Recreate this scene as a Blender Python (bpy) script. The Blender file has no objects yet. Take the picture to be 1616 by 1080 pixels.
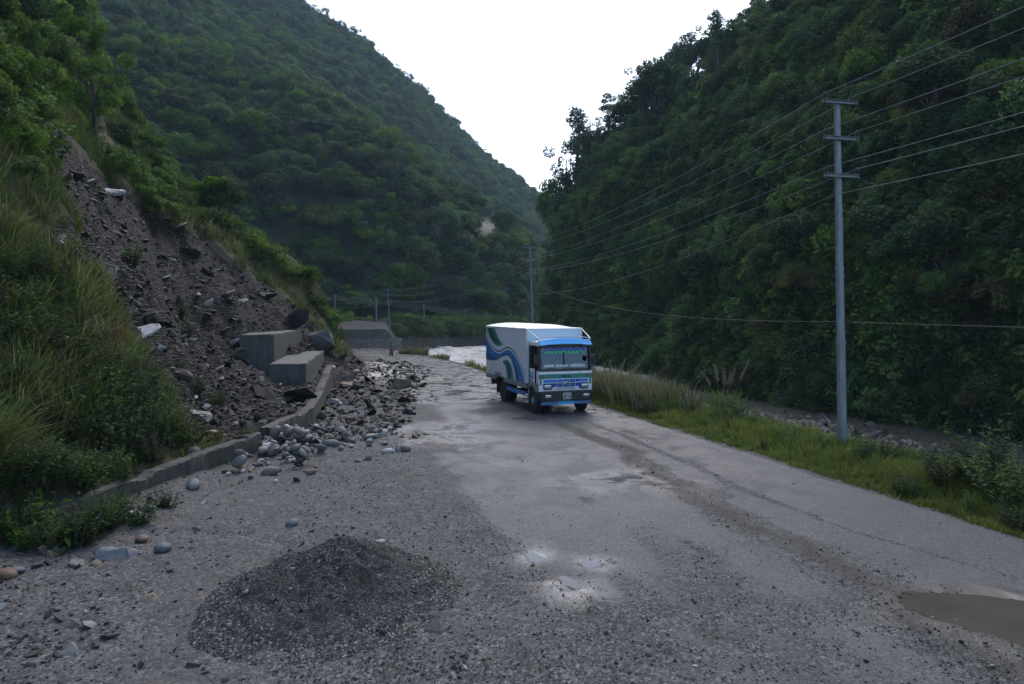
import bpy, bmesh, math, random
import numpy as np
from mathutils import Vector, Matrix, Euler

rng = np.random.default_rng(11)
random.seed(11)
SC = bpy.context.scene
COL = SC.collection
R = math.radians
FPX = 1616 * 24.0 / 36.0          # focal length in photograph pixels
CAMZ = 3.9
PITCH = math.atan(50.0 / FPX)

# ------------------------------------------------------------------ measuring helpers
def ray(px, py):
    dx, dy = (px - 808.0) / FPX, (540.0 - py) / FPX
    c, s = math.cos(PITCH), math.sin(PITCH)
    return np.array([dx, c + dy * s, dy * c - s])

def W(px, py, Y):
    """world point at distance Y along the sight line of a measured photograph point"""
    d = ray(px, py)
    t = Y / d[1]
    return np.array([d[0] * t, Y, CAMZ + d[2] * t])

def project(X, Y, Z):
    c, s = math.cos(PITCH), math.sin(PITCH)
    z = Z - CAMZ
    f = np.maximum(Y * c - z * s, 1e-3)
    u = Y * s + z * c
    return 808.0 + FPX * X / f, 540.0 - FPX * u / f

def in_poly(px, py, poly):
    px, py = np.asarray(px), np.asarray(py)
    ins = np.zeros(px.shape, bool)
    n = len(poly)
    for i in range(n):
        x0, y0 = poly[i]
        x1, y1 = poly[(i + 1) % n]
        c = ((y0 > py) != (y1 > py)) & (px < (x1 - x0) * (py - y0) / ((y1 - y0) or 1e-9) + x0)
        ins ^= c
    return ins

def sstep(a, b, x):
    t = np.clip((x - a) / (b - a), 0, 1)
    return t * t * (3 - 2 * t)

def _h(ix, iy, s):
    h = (ix.astype(np.int64) * 374761393 + iy.astype(np.int64) * 668265263 + s * 974711 + 12345) & 0xffffffff
    h = ((h ^ (h >> 13)) * 1274126177) & 0xffffffff
    h = ((h ^ (h >> 15)) * 73244475) & 0xffffffff
    return ((h ^ (h >> 16)) & 0xffff) / 65535.0

def vnoise(x, y, s=0):
    x, y = np.asarray(x, float), np.asarray(y, float)
    ix, iy = np.floor(x), np.floor(y)
    fx, fy = x - ix, y - iy
    fx, fy = fx * fx * (3 - 2 * fx), fy * fy * (3 - 2 * fy)
    a = _h(ix, iy, s) * (1 - fx) + _h(ix + 1, iy, s) * fx
    b = _h(ix, iy + 1, s) * (1 - fx) + _h(ix + 1, iy + 1, s) * fx
    return (a * (1 - fy) + b * fy) * 2 - 1

def fbm(x, y, octs=4, s=0, gain=0.5):
    v, a, t = 0, 1.0, 0
    for i in range(octs):
        v = v + a * vnoise(x * 2 ** i + 17.3 * i, y * 2 ** i - 9.1 * i, s + i)
        t += a
        a *= gain
    return v / t

# ------------------------------------------------------------------ object helpers
def tag(o, label=None, cat=None, group=None, kind=None):
    if label: o['label'] = label
    if cat: o['category'] = cat
    if group: o['group'] = group
    if kind: o['kind'] = kind
    return o

def link(o, parent=None):
    COL.objects.link(o)
    if parent is not None:
        o.parent = parent
    return o

def empty(name, loc=(0, 0, 0), rz=0.0, parent=None):
    o = bpy.data.objects.new(name, None)
    o.empty_display_size = 0.3
    link(o, parent)
    o.location = loc
    o.rotation_euler = (0, 0, rz)
    return o

def np_mesh(name, V, F, mats=(), attrs=None, colors=None, smooth=False, mi=None):
    V = np.ascontiguousarray(V, dtype=np.float32)
    F = np.ascontiguousarray(F, dtype=np.int32)
    k = F.shape[1]
    me = bpy.data.meshes.new(name)
    me.vertices.add(len(V))
    me.vertices.foreach_set('co', V.ravel())
    me.loops.add(F.size)
    me.loops.foreach_set('vertex_index', F.ravel())
    me.polygons.add(len(F))
    me.polygons.foreach_set('loop_start', np.arange(0, F.size, k, dtype=np.int32))
    for m in mats:
        me.materials.append(m)
    if mi is not None:
        me.polygons.foreach_set('material_index', np.asarray(mi, np.int32))
    me.update(calc_edges=True)
    me.polygons.foreach_set('use_smooth', np.full(len(F), bool(smooth)))
    for a, arr in (attrs or {}).items():
        at = me.attributes.new(a, 'FLOAT', 'POINT')
        at.data.foreach_set('value', np.ascontiguousarray(arr, np.float32).ravel())
    for a, arr in (colors or {}).items():
        at = me.attributes.new(a, 'FLOAT_COLOR', 'POINT')
        c = np.ones((len(V), 4), np.float32)
        c[:, :3] = arr
        at.data.foreach_set('color', c.ravel())
    return me

def obj(name, me, parent=None, loc=(0, 0, 0)):
    o = bpy.data.objects.new(name, me)
    link(o, parent)
    o.location = loc
    return o

def grid_faces(nr, nc):
    i = np.arange(nr - 1)[:, None] * nc + np.arange(nc - 1)[None, :]
    i = i.ravel()
    return np.stack([i, i + 1, i + nc + 1, i + nc], 1)

class MB:
    """collects shapes and builds them as ONE mesh object"""
    def __init__(self):
        self.v, self.f, self.m = [], [], []
    def add(self, V, F, m=0):
        o = len(self.v)
        self.v += [tuple(p) for p in V]
        self.f += [tuple(i + o for i in f) for f in F]
        self.m += [m] * len(F)
        return self
    def box(self, x0, x1, y0, y1, z0, z1, m=0, top=None):
        V = [(x0, y0, z0), (x1, y0, z0), (x1, y1, z0), (x0, y1, z0), (x0, y0, z1), (x1, y0, z1), (x1, y1, z1), (x0, y1, z1)]
        return self.add(V, [(3, 2, 1, 0), (4, 5, 6, 7), (0, 1, 5, 4), (1, 2, 6, 5), (2, 3, 7, 6), (3, 0, 4, 7)], m)
    def hexa(self, V, m=0):
        return self.add(V, [(3, 2, 1, 0), (4, 5, 6, 7), (0, 1, 5, 4), (1, 2, 6, 5), (2, 3, 7, 6), (3, 0, 4, 7)], m)
    def prism(self, poly, axis, a, b, m=0):
        def p(q, t):
            return {'x': (t, q[0], q[1]), 'y': (q[0], t, q[1]), 'z': (q[0], q[1], t)}[axis]
        n = len(poly)
        V = [p(q, a) for q in poly] + [p(q, b) for q in poly]
        F = [tuple(range(n))[::-1], tuple(range(n, 2 * n))] + [(i, (i + 1) % n, n + (i + 1) % n, n + i) for i in range(n)]
        return self.add(V, F, m)
    def tube(self, pts, r, n=8, m=0, cap=True):
        P = [Vector(p) for p in pts]
        rs = r if hasattr(r, '__len__') else [r] * len(P)
        V, F = [], []
        up = None
        for i, p in enumerate(P):
            d = (P[min(i + 1, len(P) - 1)] - P[max(i - 1, 0)]).normalized()
            if up is None:
                up = Vector((0, 0, 1)) if abs(d.z) < 0.9 else Vector((1, 0, 0))
            a = d.cross(up)
            if a.length < 1e-5:
                a = d.cross(Vector((0, 1, 0)))
            a.normalize()
            b = a.cross(d).normalized()
            up = b
            for k in range(n):
                t = 2 * math.pi * k / n
                V.append(p + (a * math.cos(t) + b * math.sin(t)) * rs[i])
        for i in range(len(P) - 1):
            for k in range(n):
                k2 = (k + 1) % n
                F.append((i * n + k, (i + 1) * n + k, (i + 1) * n + k2, i * n + k2))
        if cap:
            F.append(tuple(range(n)))
            F.append(tuple(range((len(P) - 1) * n, len(P) * n))[::-1])
        return self.add(V, F, m)
    def lathe(self, prof, c, axis='z', n=24, m=0):
        """prof: (radius, height) pairs along the axis"""
        V, F = [], []
        for r, h in prof:
            for k in range(n):
                t = 2 * math.pi * k / n
                a, b = r * math.cos(t), r * math.sin(t)
                V.append({'z': (c[0] + a, c[1] + b, c[2] + h), 'x': (c[0] + h, c[1] + a, c[2] + b), 'y': (c[0] + a, c[1] + h, c[2] + b)}[axis])
        for i in range(len(prof) - 1):
            for k in range(n):
                k2 = (k + 1) % n
                F.append((i * n + k, i * n + k2, (i + 1) * n + k2, (i + 1) * n + k))
        F.append(tuple(range(n))[::-1])
        F.append(tuple(range((len(prof) - 1) * n, len(prof) * n)))
        return self.add(V, F, m)
    def build(self, name, mats, parent=None, bevel=0.0, smooth=False, loc=(0, 0, 0), seg=2):
        me = bpy.data.meshes.new(name)
        me.from_pydata(self.v, [], self.f)
        for mm in (mats if isinstance(mats, (list, tuple)) else [mats]):
            me.materials.append(mm)
        me.polygons.foreach_set('material_index', self.m)
        bm = bmesh.new()
        bm.from_mesh(me)
        bmesh.ops.recalc_face_normals(bm, faces=bm.faces)
        if bevel > 0:
            es = [e for e in bm.edges if len(e.link_faces) == 2 and e.calc_face_angle(0) > 0.5]
            bmesh.ops.bevel(bm, geom=es, offset=bevel, segments=seg, profile=0.5, affect='EDGES', clamp_overlap=True)
        bm.to_mesh(me)
        bm.free()
        if smooth:
            me.polygons.foreach_set('use_smooth', [True] * len(me.polygons))
            try:
                me.set_sharp_from_angle(angle=R(38))
            except Exception:
                pass
        return obj(name, me, parent, loc)

# ------------------------------------------------------------------ material helpers
class NT:
    def __init__(self, name):
        self.mat = bpy.data.materials.new(name)
        self.mat.use_nodes = True
        self.t = self.mat.node_tree
        self.t.nodes.clear()
        self.out = self.t.nodes.new('ShaderNodeOutputMaterial')
    def n(self, typ, ins=None, **props):
        nd = self.t.nodes.new('ShaderNode' + typ)
        for k, v in props.items():
            setattr(nd, k, v)
        for k, v in (ins or {}).items():
            s = nd.inputs[k]
            if isinstance(v, bpy.types.NodeSocket):
                self.t.links.new(v, s)
            elif isinstance(v, (tuple, list)) and len(v) == 3 and s.type == 'RGBA':
                s.default_value = (*v, 1)
            else:
                s.default_value = v
        return nd
    def attr(self, name, out='Fac'):
        return self.n('Attribute', attribute_name=name).outputs[out]
    def math(self, op, a, b=0.0, c=0.0, clamp=False):
        nd = self.n('Math', {0: a, 1: b, 2: c}, operation=op)
        nd.use_clamp = clamp
        return nd.outputs[0]
    def mix(self, f, a, b, blend='MIX'):
        nd = self.n('Mix', data_type='RGBA', blend_type=blend)
        for i, v in ((0, f), (6, a), (7, b)):
            s = nd.inputs[i]
            if isinstance(v, bpy.types.NodeSocket): self.t.links.new(v, s)
            elif isinstance(v, (tuple, list)): s.default_value = (*v[:3], 1)
            else: s.default_value = v
        return nd.outputs[2]
    def fmix(self, f, a, b):
        nd = self.n('Mix', data_type='FLOAT')
        for i, v in ((0, f), (2, a), (3, b)):
            s = nd.inputs[i]
            if isinstance(v, bpy.types.NodeSocket): self.t.links.new(v, s)
            else: s.default_value = v
        return nd.outputs[0]
    def noise(self, vec, scale, detail=4, rough=0.55, dist=0.0, out='Fac'):
        return self.n('TexNoise', {'Vector': vec, 'Scale': scale, 'Detail': detail, 'Roughness': rough, 'Distortion': dist}).outputs[out]
    def vor(self, vec, scale, feature='F1', out='Distance', rnd=1.0):
        return self.n('TexVoronoi', {'Vector': vec, 'Scale': scale, 'Randomness': rnd}, feature=feature).outputs[out]
    def ramp(self, f, stops):
        nd = self.n('ValToRGB', {0: f})
        e = nd.color_ramp.elements
        while len(e) < len(stops):
            e.new(0.5)
        for i, (p, c) in enumerate(stops):
            e[i].position = p
            e[i].color = (*c, 1) if isinstance(c, (tuple, list)) else (c, c, c, 1)
        return nd.outputs[0]
    def maprange(self, v, a, b, c=0.0, d=1.0):
        return self.n('MapRange', {0: v, 1: a, 2: b, 3: c, 4: d}).outputs[0]
    def bump(self, h, strength, dist, normal=None):
        ins = {'Height': h, 'Strength': strength, 'Distance': dist}
        if normal is not None:
            ins['Normal'] = normal
        return self.n('Bump', ins).outputs[0]
    def pbr(self, color, rough=0.6, normal=None, **kw):
        ins = {'Base Color': color, 'Roughness': rough}
        if normal is not None:
            ins['Normal'] = normal
        for k, v in kw.items():
            ins[k.replace('_', ' ')] = v
        b = self.n('BsdfPrincipled', ins)
        self.t.links.new(b.outputs[0], self.out.inputs[0])
        return self.mat
    def oc(self):
        return self.n('TexCoord').outputs['Object']

def paint(name, color, rough=0.4, metal=0.0, dirt=0.25, dcol=(0.16, 0.15, 0.14), coat=0.0, scale=3.0, mud=0.0):
    m = NT(name)
    v = m.oc()
    n1 = m.noise(v, scale, 6, 0.65)
    f = m.maprange(n1, 0.5, 0.8, 0.0, dirt)
    c = m.mix(f, color, dcol)
    n2 = m.noise(v, scale * 9, 3)
    c = m.mix(m.maprange(n2, 0.3, 0.8, 0.0, 0.12), c, tuple(x * 0.6 for x in color))
    r = m.maprange(n1, 0.3, 0.8, rough * 0.85, min(1, rough * 1.35))
    if mud:                                       # road spray dried on the lower bodywork
        z = m.n('SeparateXYZ', {0: v}).outputs[2]
        s_ = m.noise(m.n('Mapping', {'Vector': v, 'Scale': (1.6, 1.6, 0.7)}).outputs[0], 3.2, 7, 0.75, 0.4)
        k = m.maprange(m.math('ADD', m.math('MULTIPLY', z, -0.5), m.math('MULTIPLY', s_, 1.5)), -0.05, 0.75, 0.0, mud)
        c = m.mix(k, c, (0.13, 0.12, 0.105))
        r = m.fmix(k, r, 0.85)
    return m.pbr(c, r, m.bump(n2, 0.08, 0.01), Metallic=metal, Coat_Weight=coat)
# ------------------------------------------------------------------ materials
def ground_material():
    m = NT('gravel_and_asphalt')
    v = m.oc()
    # fine grit: every cell a stone of its own colour
    cell = m.n('TexVoronoi', {'Vector': v, 'Scale': 42.0, 'Randomness': 1.0}, feature='F1')
    cell2 = m.n('TexVoronoi', {'Vector': v, 'Scale': 19.0, 'Randomness': 1.0}, feature='F1')
    sepa = m.n('SeparateColor', {0: cell.outputs['Color']})
    sepb = m.n('SeparateColor', {0: cell2.outputs['Color']})
    big = m.noise(v, 0.45, 5, 0.6)
    mid = m.noise(v, 2.3, 5, 0.65)
    fine = m.noise(v, 60.0, 3, 0.6)
    g1 = m.ramp(sepa.outputs[0], [(0.0, (0.024, 0.0235, 0.023)), (0.5, (0.066, 0.064, 0.062)), (0.82, (0.125, 0.121, 0.118)), (1.0, (0.33, 0.325, 0.32))])
    g2 = m.ramp(sepb.outputs[0], [(0.0, (0.033, 0.032, 0.031)), (0.6, (0.085, 0.081, 0.078)), (1.0, (0.23, 0.225, 0.22))])
    grit = m.mix(0.4, g1, g2)
    grit = m.mix(m.maprange(mid, 0.35, 0.7, 0.0, 0.55), grit, (0.036, 0.035, 0.034))
    grit = m.mix(m.maprange(big, 0.42, 0.7, 0.0, 0.5), grit, (0.105, 0.102, 0.1))
    # asphalt, worn and dusty
    a0 = m.ramp(sepa.outputs[1], [(0.0, (0.04, 0.042, 0.048)), (0.75, (0.062, 0.066, 0.075)), (1.0, (0.13, 0.13, 0.135))])
    a0 = m.mix(m.maprange(m.noise(v, 1.1, 6, 0.7), 0.38, 0.68, 0.0, 0.7), a0, (0.085, 0.085, 0.09))
    a0 = m.mix(m.maprange(m.noise(v, 3.7, 6, 0.7, 1.5), 0.52, 0.74, 0.0, 0.55), a0, (0.052, 0.051, 0.053))
    asph = m.attr('asph')
    fa = m.maprange(m.math('ADD', asph, m.math('MULTIPLY', m.math('SUBTRACT', mid, 0.5), 0.9)), 0.35, 0.65)
    sp = m.ramp(sepa.outputs[2], [(0.0, (0.025, 0.025, 0.027)), (0.6, (0.062, 0.062, 0.067)), (1.0, (0.18, 0.18, 0.18))])
    a0 = m.mix(0.4, a0, sp)
    col = m.mix(fa, grit, a0)
    # brown silt
    silt = m.attr('silt')
    col = m.mix(m.math('MULTIPLY', silt, m.maprange(mid, 0.3, 0.55, 0.5, 1.0)), col, (0.06, 0.055, 0.045))
    # landslide shale
    rockm = m.attr('rock')
    vs = m.n('Mapping', {'Vector': v, 'Rotation': (0.5, 0.25, 0.6), 'Scale': (1.0, 1.0, 3.2)}).outputs[0]
    rc = m.n('TexVoronoi', {'Vector': vs, 'Scale': 4.2}, feature='F1')
    rs = m.n('SeparateColor', {0: rc.outputs['Color']})
    rk = m.ramp(rs.outputs[0], [(0.0, (0.009, 0.008, 0.0075)), (0.7, (0.02, 0.0175, 0.016)), (0.93, (0.05, 0.047, 0.045)), (1.0, (0.16, 0.16, 0.16))])
    rk = m.mix(0.45, rk, m.mix(sepb.outputs[1], (0.011, 0.01, 0.0095), (0.04, 0.036, 0.034)))
    rk = m.mix(m.maprange(m.noise(v, 0.8, 5, 0.6), 0.45, 0.7, 0.0, 0.6), rk, (0.017, 0.014, 0.012))
    col = m.mix(m.maprange(m.math('ADD', rockm, m.math('MULTIPLY', m.math('SUBTRACT', mid, 0.5), 0.5)), 0.35, 0.65), col, rk)
    # soil under the plants
    soil = m.attr('soil')
    so = m.mix(m.maprange(mid, 0.35, 0.65), (0.03, 0.027, 0.018), (0.045, 0.05, 0.02))
    col = m.mix(m.maprange(m.math('ADD', soil, m.math('MULTIPLY', m.math('SUBTRACT', mid, 0.5), 0.5)), 0.35, 0.65), col, so)
    wet = m.attr('wet')
    wetn = m.math('MULTIPLY', wet, m.maprange(m.noise(v, 0.9, 5, 0.6, 0.8), 0.38, 0.58))
    col = m.mix(m.math('MULTIPLY', wetn, 0.35), col, (0.05, 0.05, 0.052))
    r = m.fmix(fa, 0.8, 0.6)
    r = m.fmix(wetn, r, 0.17)
    h = m.math('ADD', m.math('MULTIPLY', cell.outputs['Distance'], -0.7), m.math('MULTIPLY', fine, 0.5))
    bs = m.fmix(fa, 0.7, 0.4)
    bs = m.fmix(wetn, bs, 0.06)
    b1 = m.n('Bump', {'Height': h, 'Strength': bs, 'Distance': 0.02}).outputs[0]
    hr = m.math('ADD', m.math('MULTIPLY', rc.outputs['Distance'], -1.0), m.math('MULTIPLY', mid, 0.8))
    b2 = m.n('Bump', {'Height': hr, 'Strength': m.math('MULTIPLY', rockm, 0.9), 'Distance': 0.22, 'Normal': b1}).outputs[0]
    return m.pbr(col, r, b2, Specular_IOR_Level=m.fmix(wetn, m.fmix(fa, 0.14, 0.2), 0.6))

def heap_material():
    m = NT('damp_sand')
    v = m.oc()
    cell = m.n('TexVoronoi', {'Vector': v, 'Scale': 55.0}, feature='F1')
    s = m.n('SeparateColor', {0: cell.outputs['Color']})
    g = m.ramp(s.outputs[0], [(0.0, (0.03, 0.03, 0.03)), (0.6, (0.07, 0.069, 0.067)), (0.9, (0.125, 0.122, 0.119)), (1.0, (0.26, 0.26, 0.255))])
    mid = m.noise(v, 3.2, 6, 0.7)
    g = m.mix(m.maprange(mid, 0.46, 0.62, 0.0, 0.75), g, (0.03, 0.03, 0.03))
    g = m.mix(m.maprange(m.noise(v, 1.4, 5, 0.6), 0.5, 0.75, 0.0, 0.35), g, (0.06, 0.058, 0.056))
    c2 = m.n('SeparateColor', {0: m.n('TexVoronoi', {'Vector': v, 'Scale': 40.0}, feature='F1').outputs['Color']})
    grit = m.ramp(c2.outputs[0], [(0.0, (0.026, 0.0255, 0.025)), (0.5, (0.07, 0.068, 0.066)), (0.85, (0.13, 0.126, 0.122)), (1.0, (0.32, 0.315, 0.31))])
    e = m.maprange(m.math('ADD', m.attr('toe'), m.math('MULTIPLY', m.math('SUBTRACT', mid, 0.5), 1.6)), 0.25, 0.75)
    g = m.mix(e, g, grit)
    h = m.math('ADD', m.math('MULTIPLY', cell.outputs['Distance'], -0.6), m.noise(v, 14, 4, 0.7))
    return m.pbr(g, 0.9, m.bump(h, 0.9, 0.06), Specular_IOR_Level=0.1)

def foliage_material(name, lo, mid_, hi, trans=0.3):
    m = NT(name)
    t = m.attr('tint')
    info = m.n('ObjectInfo')
    c = m.ramp(t, [(0.0, lo), (0.5, mid_), (1.0, hi)])
    rnd = info.outputs['Random']
    hsv = m.n('HueSaturation', {'Hue': m.maprange(rnd, 0, 1, 0.482, 0.513), 'Saturation': m.maprange(m.math('FRACT', m.math('MULTIPLY', rnd, 7.3)), 0, 1, 0.9, 1.25),
                                'Value': m.maprange(m.math('FRACT', m.math('MULTIPLY', rnd, 3.7)), 0, 1, 0.5, 1.5), 'Color': c}).outputs[0]
    hsv = m.mix(1.0, hsv, info.outputs['Color'], 'MULTIPLY')
    d = m.n('BsdfPrincipled', {'Base Color': hsv, 'Roughness': 0.65, 'Specular IOR Level': 0.12})
    tr = m.n('BsdfTranslucent', {'Color': m.mix(1.0, hsv, (1.0, 1.15, 0.55), 'MULTIPLY')})
    mx = m.n('MixShader', {0: trans, 1: d.outputs[0], 2: tr.outputs[0]})
    m.t.links.new(mx.outputs[0], m.out.inputs[0])
    return m.mat

def grass_material(name, trans=0.3):
    m = NT(name)
    c = m.attr('Col', 'Color')
    d = m.n('BsdfPrincipled', {'Base Color': c, 'Roughness': 0.65, 'Specular IOR Level': 0.1})
    tr = m.n('BsdfTranslucent', {'Color': c})
    mx = m.n('MixShader', {0: trans, 1: d.outputs[0], 2: tr.outputs[0]})
    m.t.links.new(mx.outputs[0], m.out.inputs[0])
    return m.mat

def stone_material():
    m = NT('river_stone')
    v = m.oc()
    info = m.n('ObjectInfo')
    c = info.outputs['Color']
    vec = m.n('VectorMath', {0: v, 1: m.n('CombineXYZ', {0: m.math('MULTIPLY', info.outputs['Random'], 50.0)}).outputs[0]}, operation='ADD').outputs[0]
    n1 = m.noise(vec, 3.0, 6, 0.65, 0.6)
    n2 = m.noise(vec, 26.0, 4, 0.7)
    k = m.mix(m.maprange(n1, 0.35, 0.7, 0.0, 0.55), c, m.mix(1.0, c, (0.5, 0.48, 0.46), 'MULTIPLY'))
    k = m.mix(m.maprange(n2, 0.5, 0.8, 0.0, 0.35), k, (0.3, 0.29, 0.28))
    return m.pbr(k, m.maprange(n1, 0.3, 0.7, 0.5, 0.75), m.bump(m.math('ADD', n1, m.math('MULTIPLY', n2, 0.3)), 0.35, 0.05))

def rubble_material():
    m = NT('broken_shale')
    c = m.attr('Col', 'Color')
    v = m.oc()
    n = m.noise(v, 9.0, 5, 0.7)
    k = m.mix(m.maprange(n, 0.4, 0.7, 0.0, 0.5), c, m.mix(1.0, c, (0.45, 0.43, 0.42), 'MULTIPLY'))
    return m.pbr(k, 0.7, m.bump(n, 0.4, 0.05), Specular_IOR_Level=0.2)

def concrete_material(name, base, dark, wear=0.6):
    m = NT(name)
    v = m.oc()
    n = m.noise(v, 1.4, 7, 0.7)
    st = m.noise(m.n('Mapping', {'Vector': v, 'Scale': (3.5, 3.5, 0.35)}).outputs[0], 1.6, 6, 0.7, 0.4)
    n3 = m.noise(v, 30, 4, 0.7)
    pit = m.vor(v, 9.0)
    c = m.mix(m.maprange(n, 0.35, 0.68, 0.0, 0.75), base, tuple(x * 0.55 for x in base))
    c = m.mix(m.maprange(st, 0.47, 0.62, 0.0, wear), c, dark)
    c = m.mix(m.maprange(n3, 0.5, 0.75, 0.0, 0.3), c, tuple(min(1, x * 1.5) for x in base))
    bd = m.n('Mapping', {'Vector': v, 'Scale': (0.02, 0.02, 1.0)}).outputs[0]
    line = m.n('TexWave', {'Vector': bd, 'Scale': 2.6, 'Distortion': 1.2, 'Detail': 2.0}, bands_direction='Z').outputs['Fac']
    h = m.math('ADD', m.math('MULTIPLY', n, 1.2), m.math('ADD', m.math('MULTIPLY', n3, 0.35), m.math('MULTIPLY', line, 0.12)))
    return m.pbr(c, 0.85, m.bump(h, 0.5, 0.04))

def masonry_material():
    m = NT('rubble_masonry')
    v = m.n('Mapping', {'Vector': m.oc(), 'Scale': (1.0, 1.0, 1.6)}).outputs[0]
    vo = m.n('TexVoronoi', {'Vector': v, 'Scale': 2.4}, feature='F1')
    e = m.n('TexVoronoi', {'Vector': v, 'Scale': 2.4}, feature='DISTANCE_TO_EDGE').outputs['Distance']
    s = m.n('SeparateColor', {0: vo.outputs['Color']})
    t = m.attr('tier')
    c1 = m.ramp(s.outputs[0], [(0.0, (0.06, 0.056, 0.052)), (1.0, (0.13, 0.12, 0.11))])
    c2 = m.ramp(s.outputs[0], [(0.0, (0.14, 0.12, 0.1)), (1.0, (0.26, 0.225, 0.19))])
    c = m.mix(t, c1, c2)
    c = m.mix(m.maprange(e, 0.0, 0.06, 0.7, 0.0), c, (0.05, 0.048, 0.045))
    c = m.mix(m.maprange(m.noise(m.oc(), 0.4, 5), 0.4, 0.7, 0, 0.5), c, (0.09, 0.085, 0.078))
    return m.pbr(c, 0.85, m.bump(e, 0.5, 0.1))

def cliff_material(name, rock=(0.17, 0.15, 0.125), soil=(0.02, 0.024, 0.012)):
    m = NT(name)
    v = m.oc()
    ex = m.attr('bare')
    st = m.n('Mapping', {'Vector': v, 'Rotation': (0.15, 0.1, 0), 'Scale': (0.25, 0.25, 1.0)}).outputs[0]
    n = m.noise(v, 0.35, 7, 0.7)
    n2 = m.noise(st, 0.9, 7, 0.7, 0.6)
    rk = m.mix(m.maprange(n2, 0.35, 0.65), tuple(x * 0.5 for x in rock), rock)
    rk = m.mix(m.maprange(m.noise(v, 2.2, 5, 0.7), 0.5, 0.7, 0.0, 0.6), rk, tuple(x * 0.35 for x in rock))
    so = m.mix(m.maprange(n, 0.35, 0.65), soil, tuple(x * 1.9 for x in soil))
    f = m.maprange(m.math('ADD', ex, m.math('MULTIPLY', m.math('SUBTRACT', n, 0.5), 0.8)), 0.42, 0.58)
    c = m.mix(f, so, rk)
    return m.pbr(c, 0.85, m.bump(m.math('ADD', n2, m.noise(v, 1.8, 5, 0.7)), 0.8, 0.6))

def river_material():
    m = NT('river_water')
    v = m.oc()
    mp = m.n('Mapping', {'Vector': v, 'Rotation': (0, 0, 0.35), 'Scale': (1.0, 0.45, 1.0)}).outputs[0]
    n = m.noise(mp, 0.5, 8, 0.72, 0.9)
    n2 = m.noise(mp, 2.6, 6, 0.7, 0.6)
    foam = m.attr('foam')
    f = m.maprange(m.math('ADD', m.math('ADD', m.math('MULTIPLY', n, 0.75), m.math('MULTIPLY', n2, 0.35)), m.math('MULTIPLY', foam, 0.3)), 0.68, 0.9)
    c = m.mix(f, (0.045, 0.045, 0.04), (0.6, 0.61, 0.61))
    r = m.fmix(f, 0.12, 0.6)
    return m.pbr(c, r, m.bump(m.math('ADD', n, n2), 0.8, 0.5), IOR=1.33)

def puddle_material(name, col, rough=0.03):
    m = NT(name)
    v = m.oc()
    n = m.noise(v, 1.3, 4, 0.6)
    n2 = m.noise(v, 7.0, 2, 0.5)
    c = m.mix(m.maprange(n, 0.3, 0.7), col, tuple(x * 0.75 for x in col))
    return m.pbr(c, rough, m.bump(n2, 0.02, 0.02), IOR=1.33)

def bark_material():
    m = NT('bark')
    v = m.n('Mapping', {'Vector': m.oc(), 'Scale': (5, 5, 0.8)}).outputs[0]
    n = m.noise(v, 2.0, 6, 0.7)
    c = m.mix(m.maprange(n, 0.35, 0.65), (0.035, 0.028, 0.022), (0.12, 0.105, 0.09))
    return m.pbr(c, 0.9, m.bump(n, 0.6, 0.05))

def galv_material():
    m = NT('galvanised_steel')
    v = m.oc()
    n = m.noise(m.n('Mapping', {'Vector': v, 'Scale': (4, 4, 0.6)}).outputs[0], 2.5, 6, 0.7)
    n2 = m.noise(v, 1.1, 5, 0.7)
    c = m.mix(m.maprange(n, 0.35, 0.7), (0.14, 0.165, 0.185), (0.24, 0.27, 0.295))
    c = m.mix(m.maprange(n2, 0.6, 0.75, 0.0, 0.55), c, (0.1, 0.06, 0.04))
    return m.pbr(c, 0.5, m.bump(n, 0.1, 0.01), Metallic=0.35)

M = {}
M['ground'] = ground_material()
M['heap'] = heap_material()
M['leaf'] = foliage_material('leaf_green', (0.045, 0.08, 0.032), (0.075, 0.125, 0.042), (0.13, 0.185, 0.055))
M['leaf_dark'] = foliage_material('leaf_dark', (0.04, 0.072, 0.038), (0.064, 0.108, 0.05), (0.1, 0.15, 0.065))
M['leaf_bright'] = foliage_material('leaf_bright', (0.035, 0.075, 0.018), (0.06, 0.115, 0.022), (0.12, 0.17, 0.03), 0.35)
M['leaf_olive'] = foliage_material('leaf_olive', (0.06, 0.07, 0.028), (0.1, 0.11, 0.04), (0.17, 0.16, 0.06))
M['grass'] = grass_material('grass_blades')
M['stone'] = stone_material()
M['rubble'] = rubble_material()
M['concrete'] = concrete_material('weathered_concrete', (0.105, 0.107, 0.098), (0.04, 0.042, 0.039))
M['wall'] = concrete_material('stained_wall', (0.075, 0.071, 0.062), (0.02, 0.019, 0.018), 0.9)
M['masonry'] = masonry_material()
M['cliff'] = cliff_material('cliff_rock')
M['mountain'] = cliff_material('mountain_soil', (0.2, 0.18, 0.14), (0.025, 0.034, 0.015))
M['river'] = river_material()
M['mud_water'] = puddle_material('muddy_water', (0.085, 0.079, 0.062), 0.1)
M['clear_water'] = puddle_material('puddle_water', (0.05, 0.05, 0.052), 0.03)
M['bark'] = bark_material()
M['galv'] = galv_material()
M['insulator'] = paint('insulator_brown', (0.03, 0.018, 0.014), 0.25, 0, 0.1)
M['wire'] = paint('aluminium_wire', (0.32, 0.33, 0.34), 0.45, 0.3, 0.1)
M['cable'] = paint('black_cable', (0.03, 0.03, 0.032), 0.5, 0, 0.1)
M['wood'] = paint('driftwood', (0.12, 0.09, 0.065), 0.85, 0, 0.5, (0.05, 0.04, 0.03), 0, 6)
# ------------------------------------------------------------------ terrain functions
def lin(tab):
    a = np.array(tab, float)
    return lambda y: np.interp(y, a[:, 0], a[:, 1])

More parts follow.
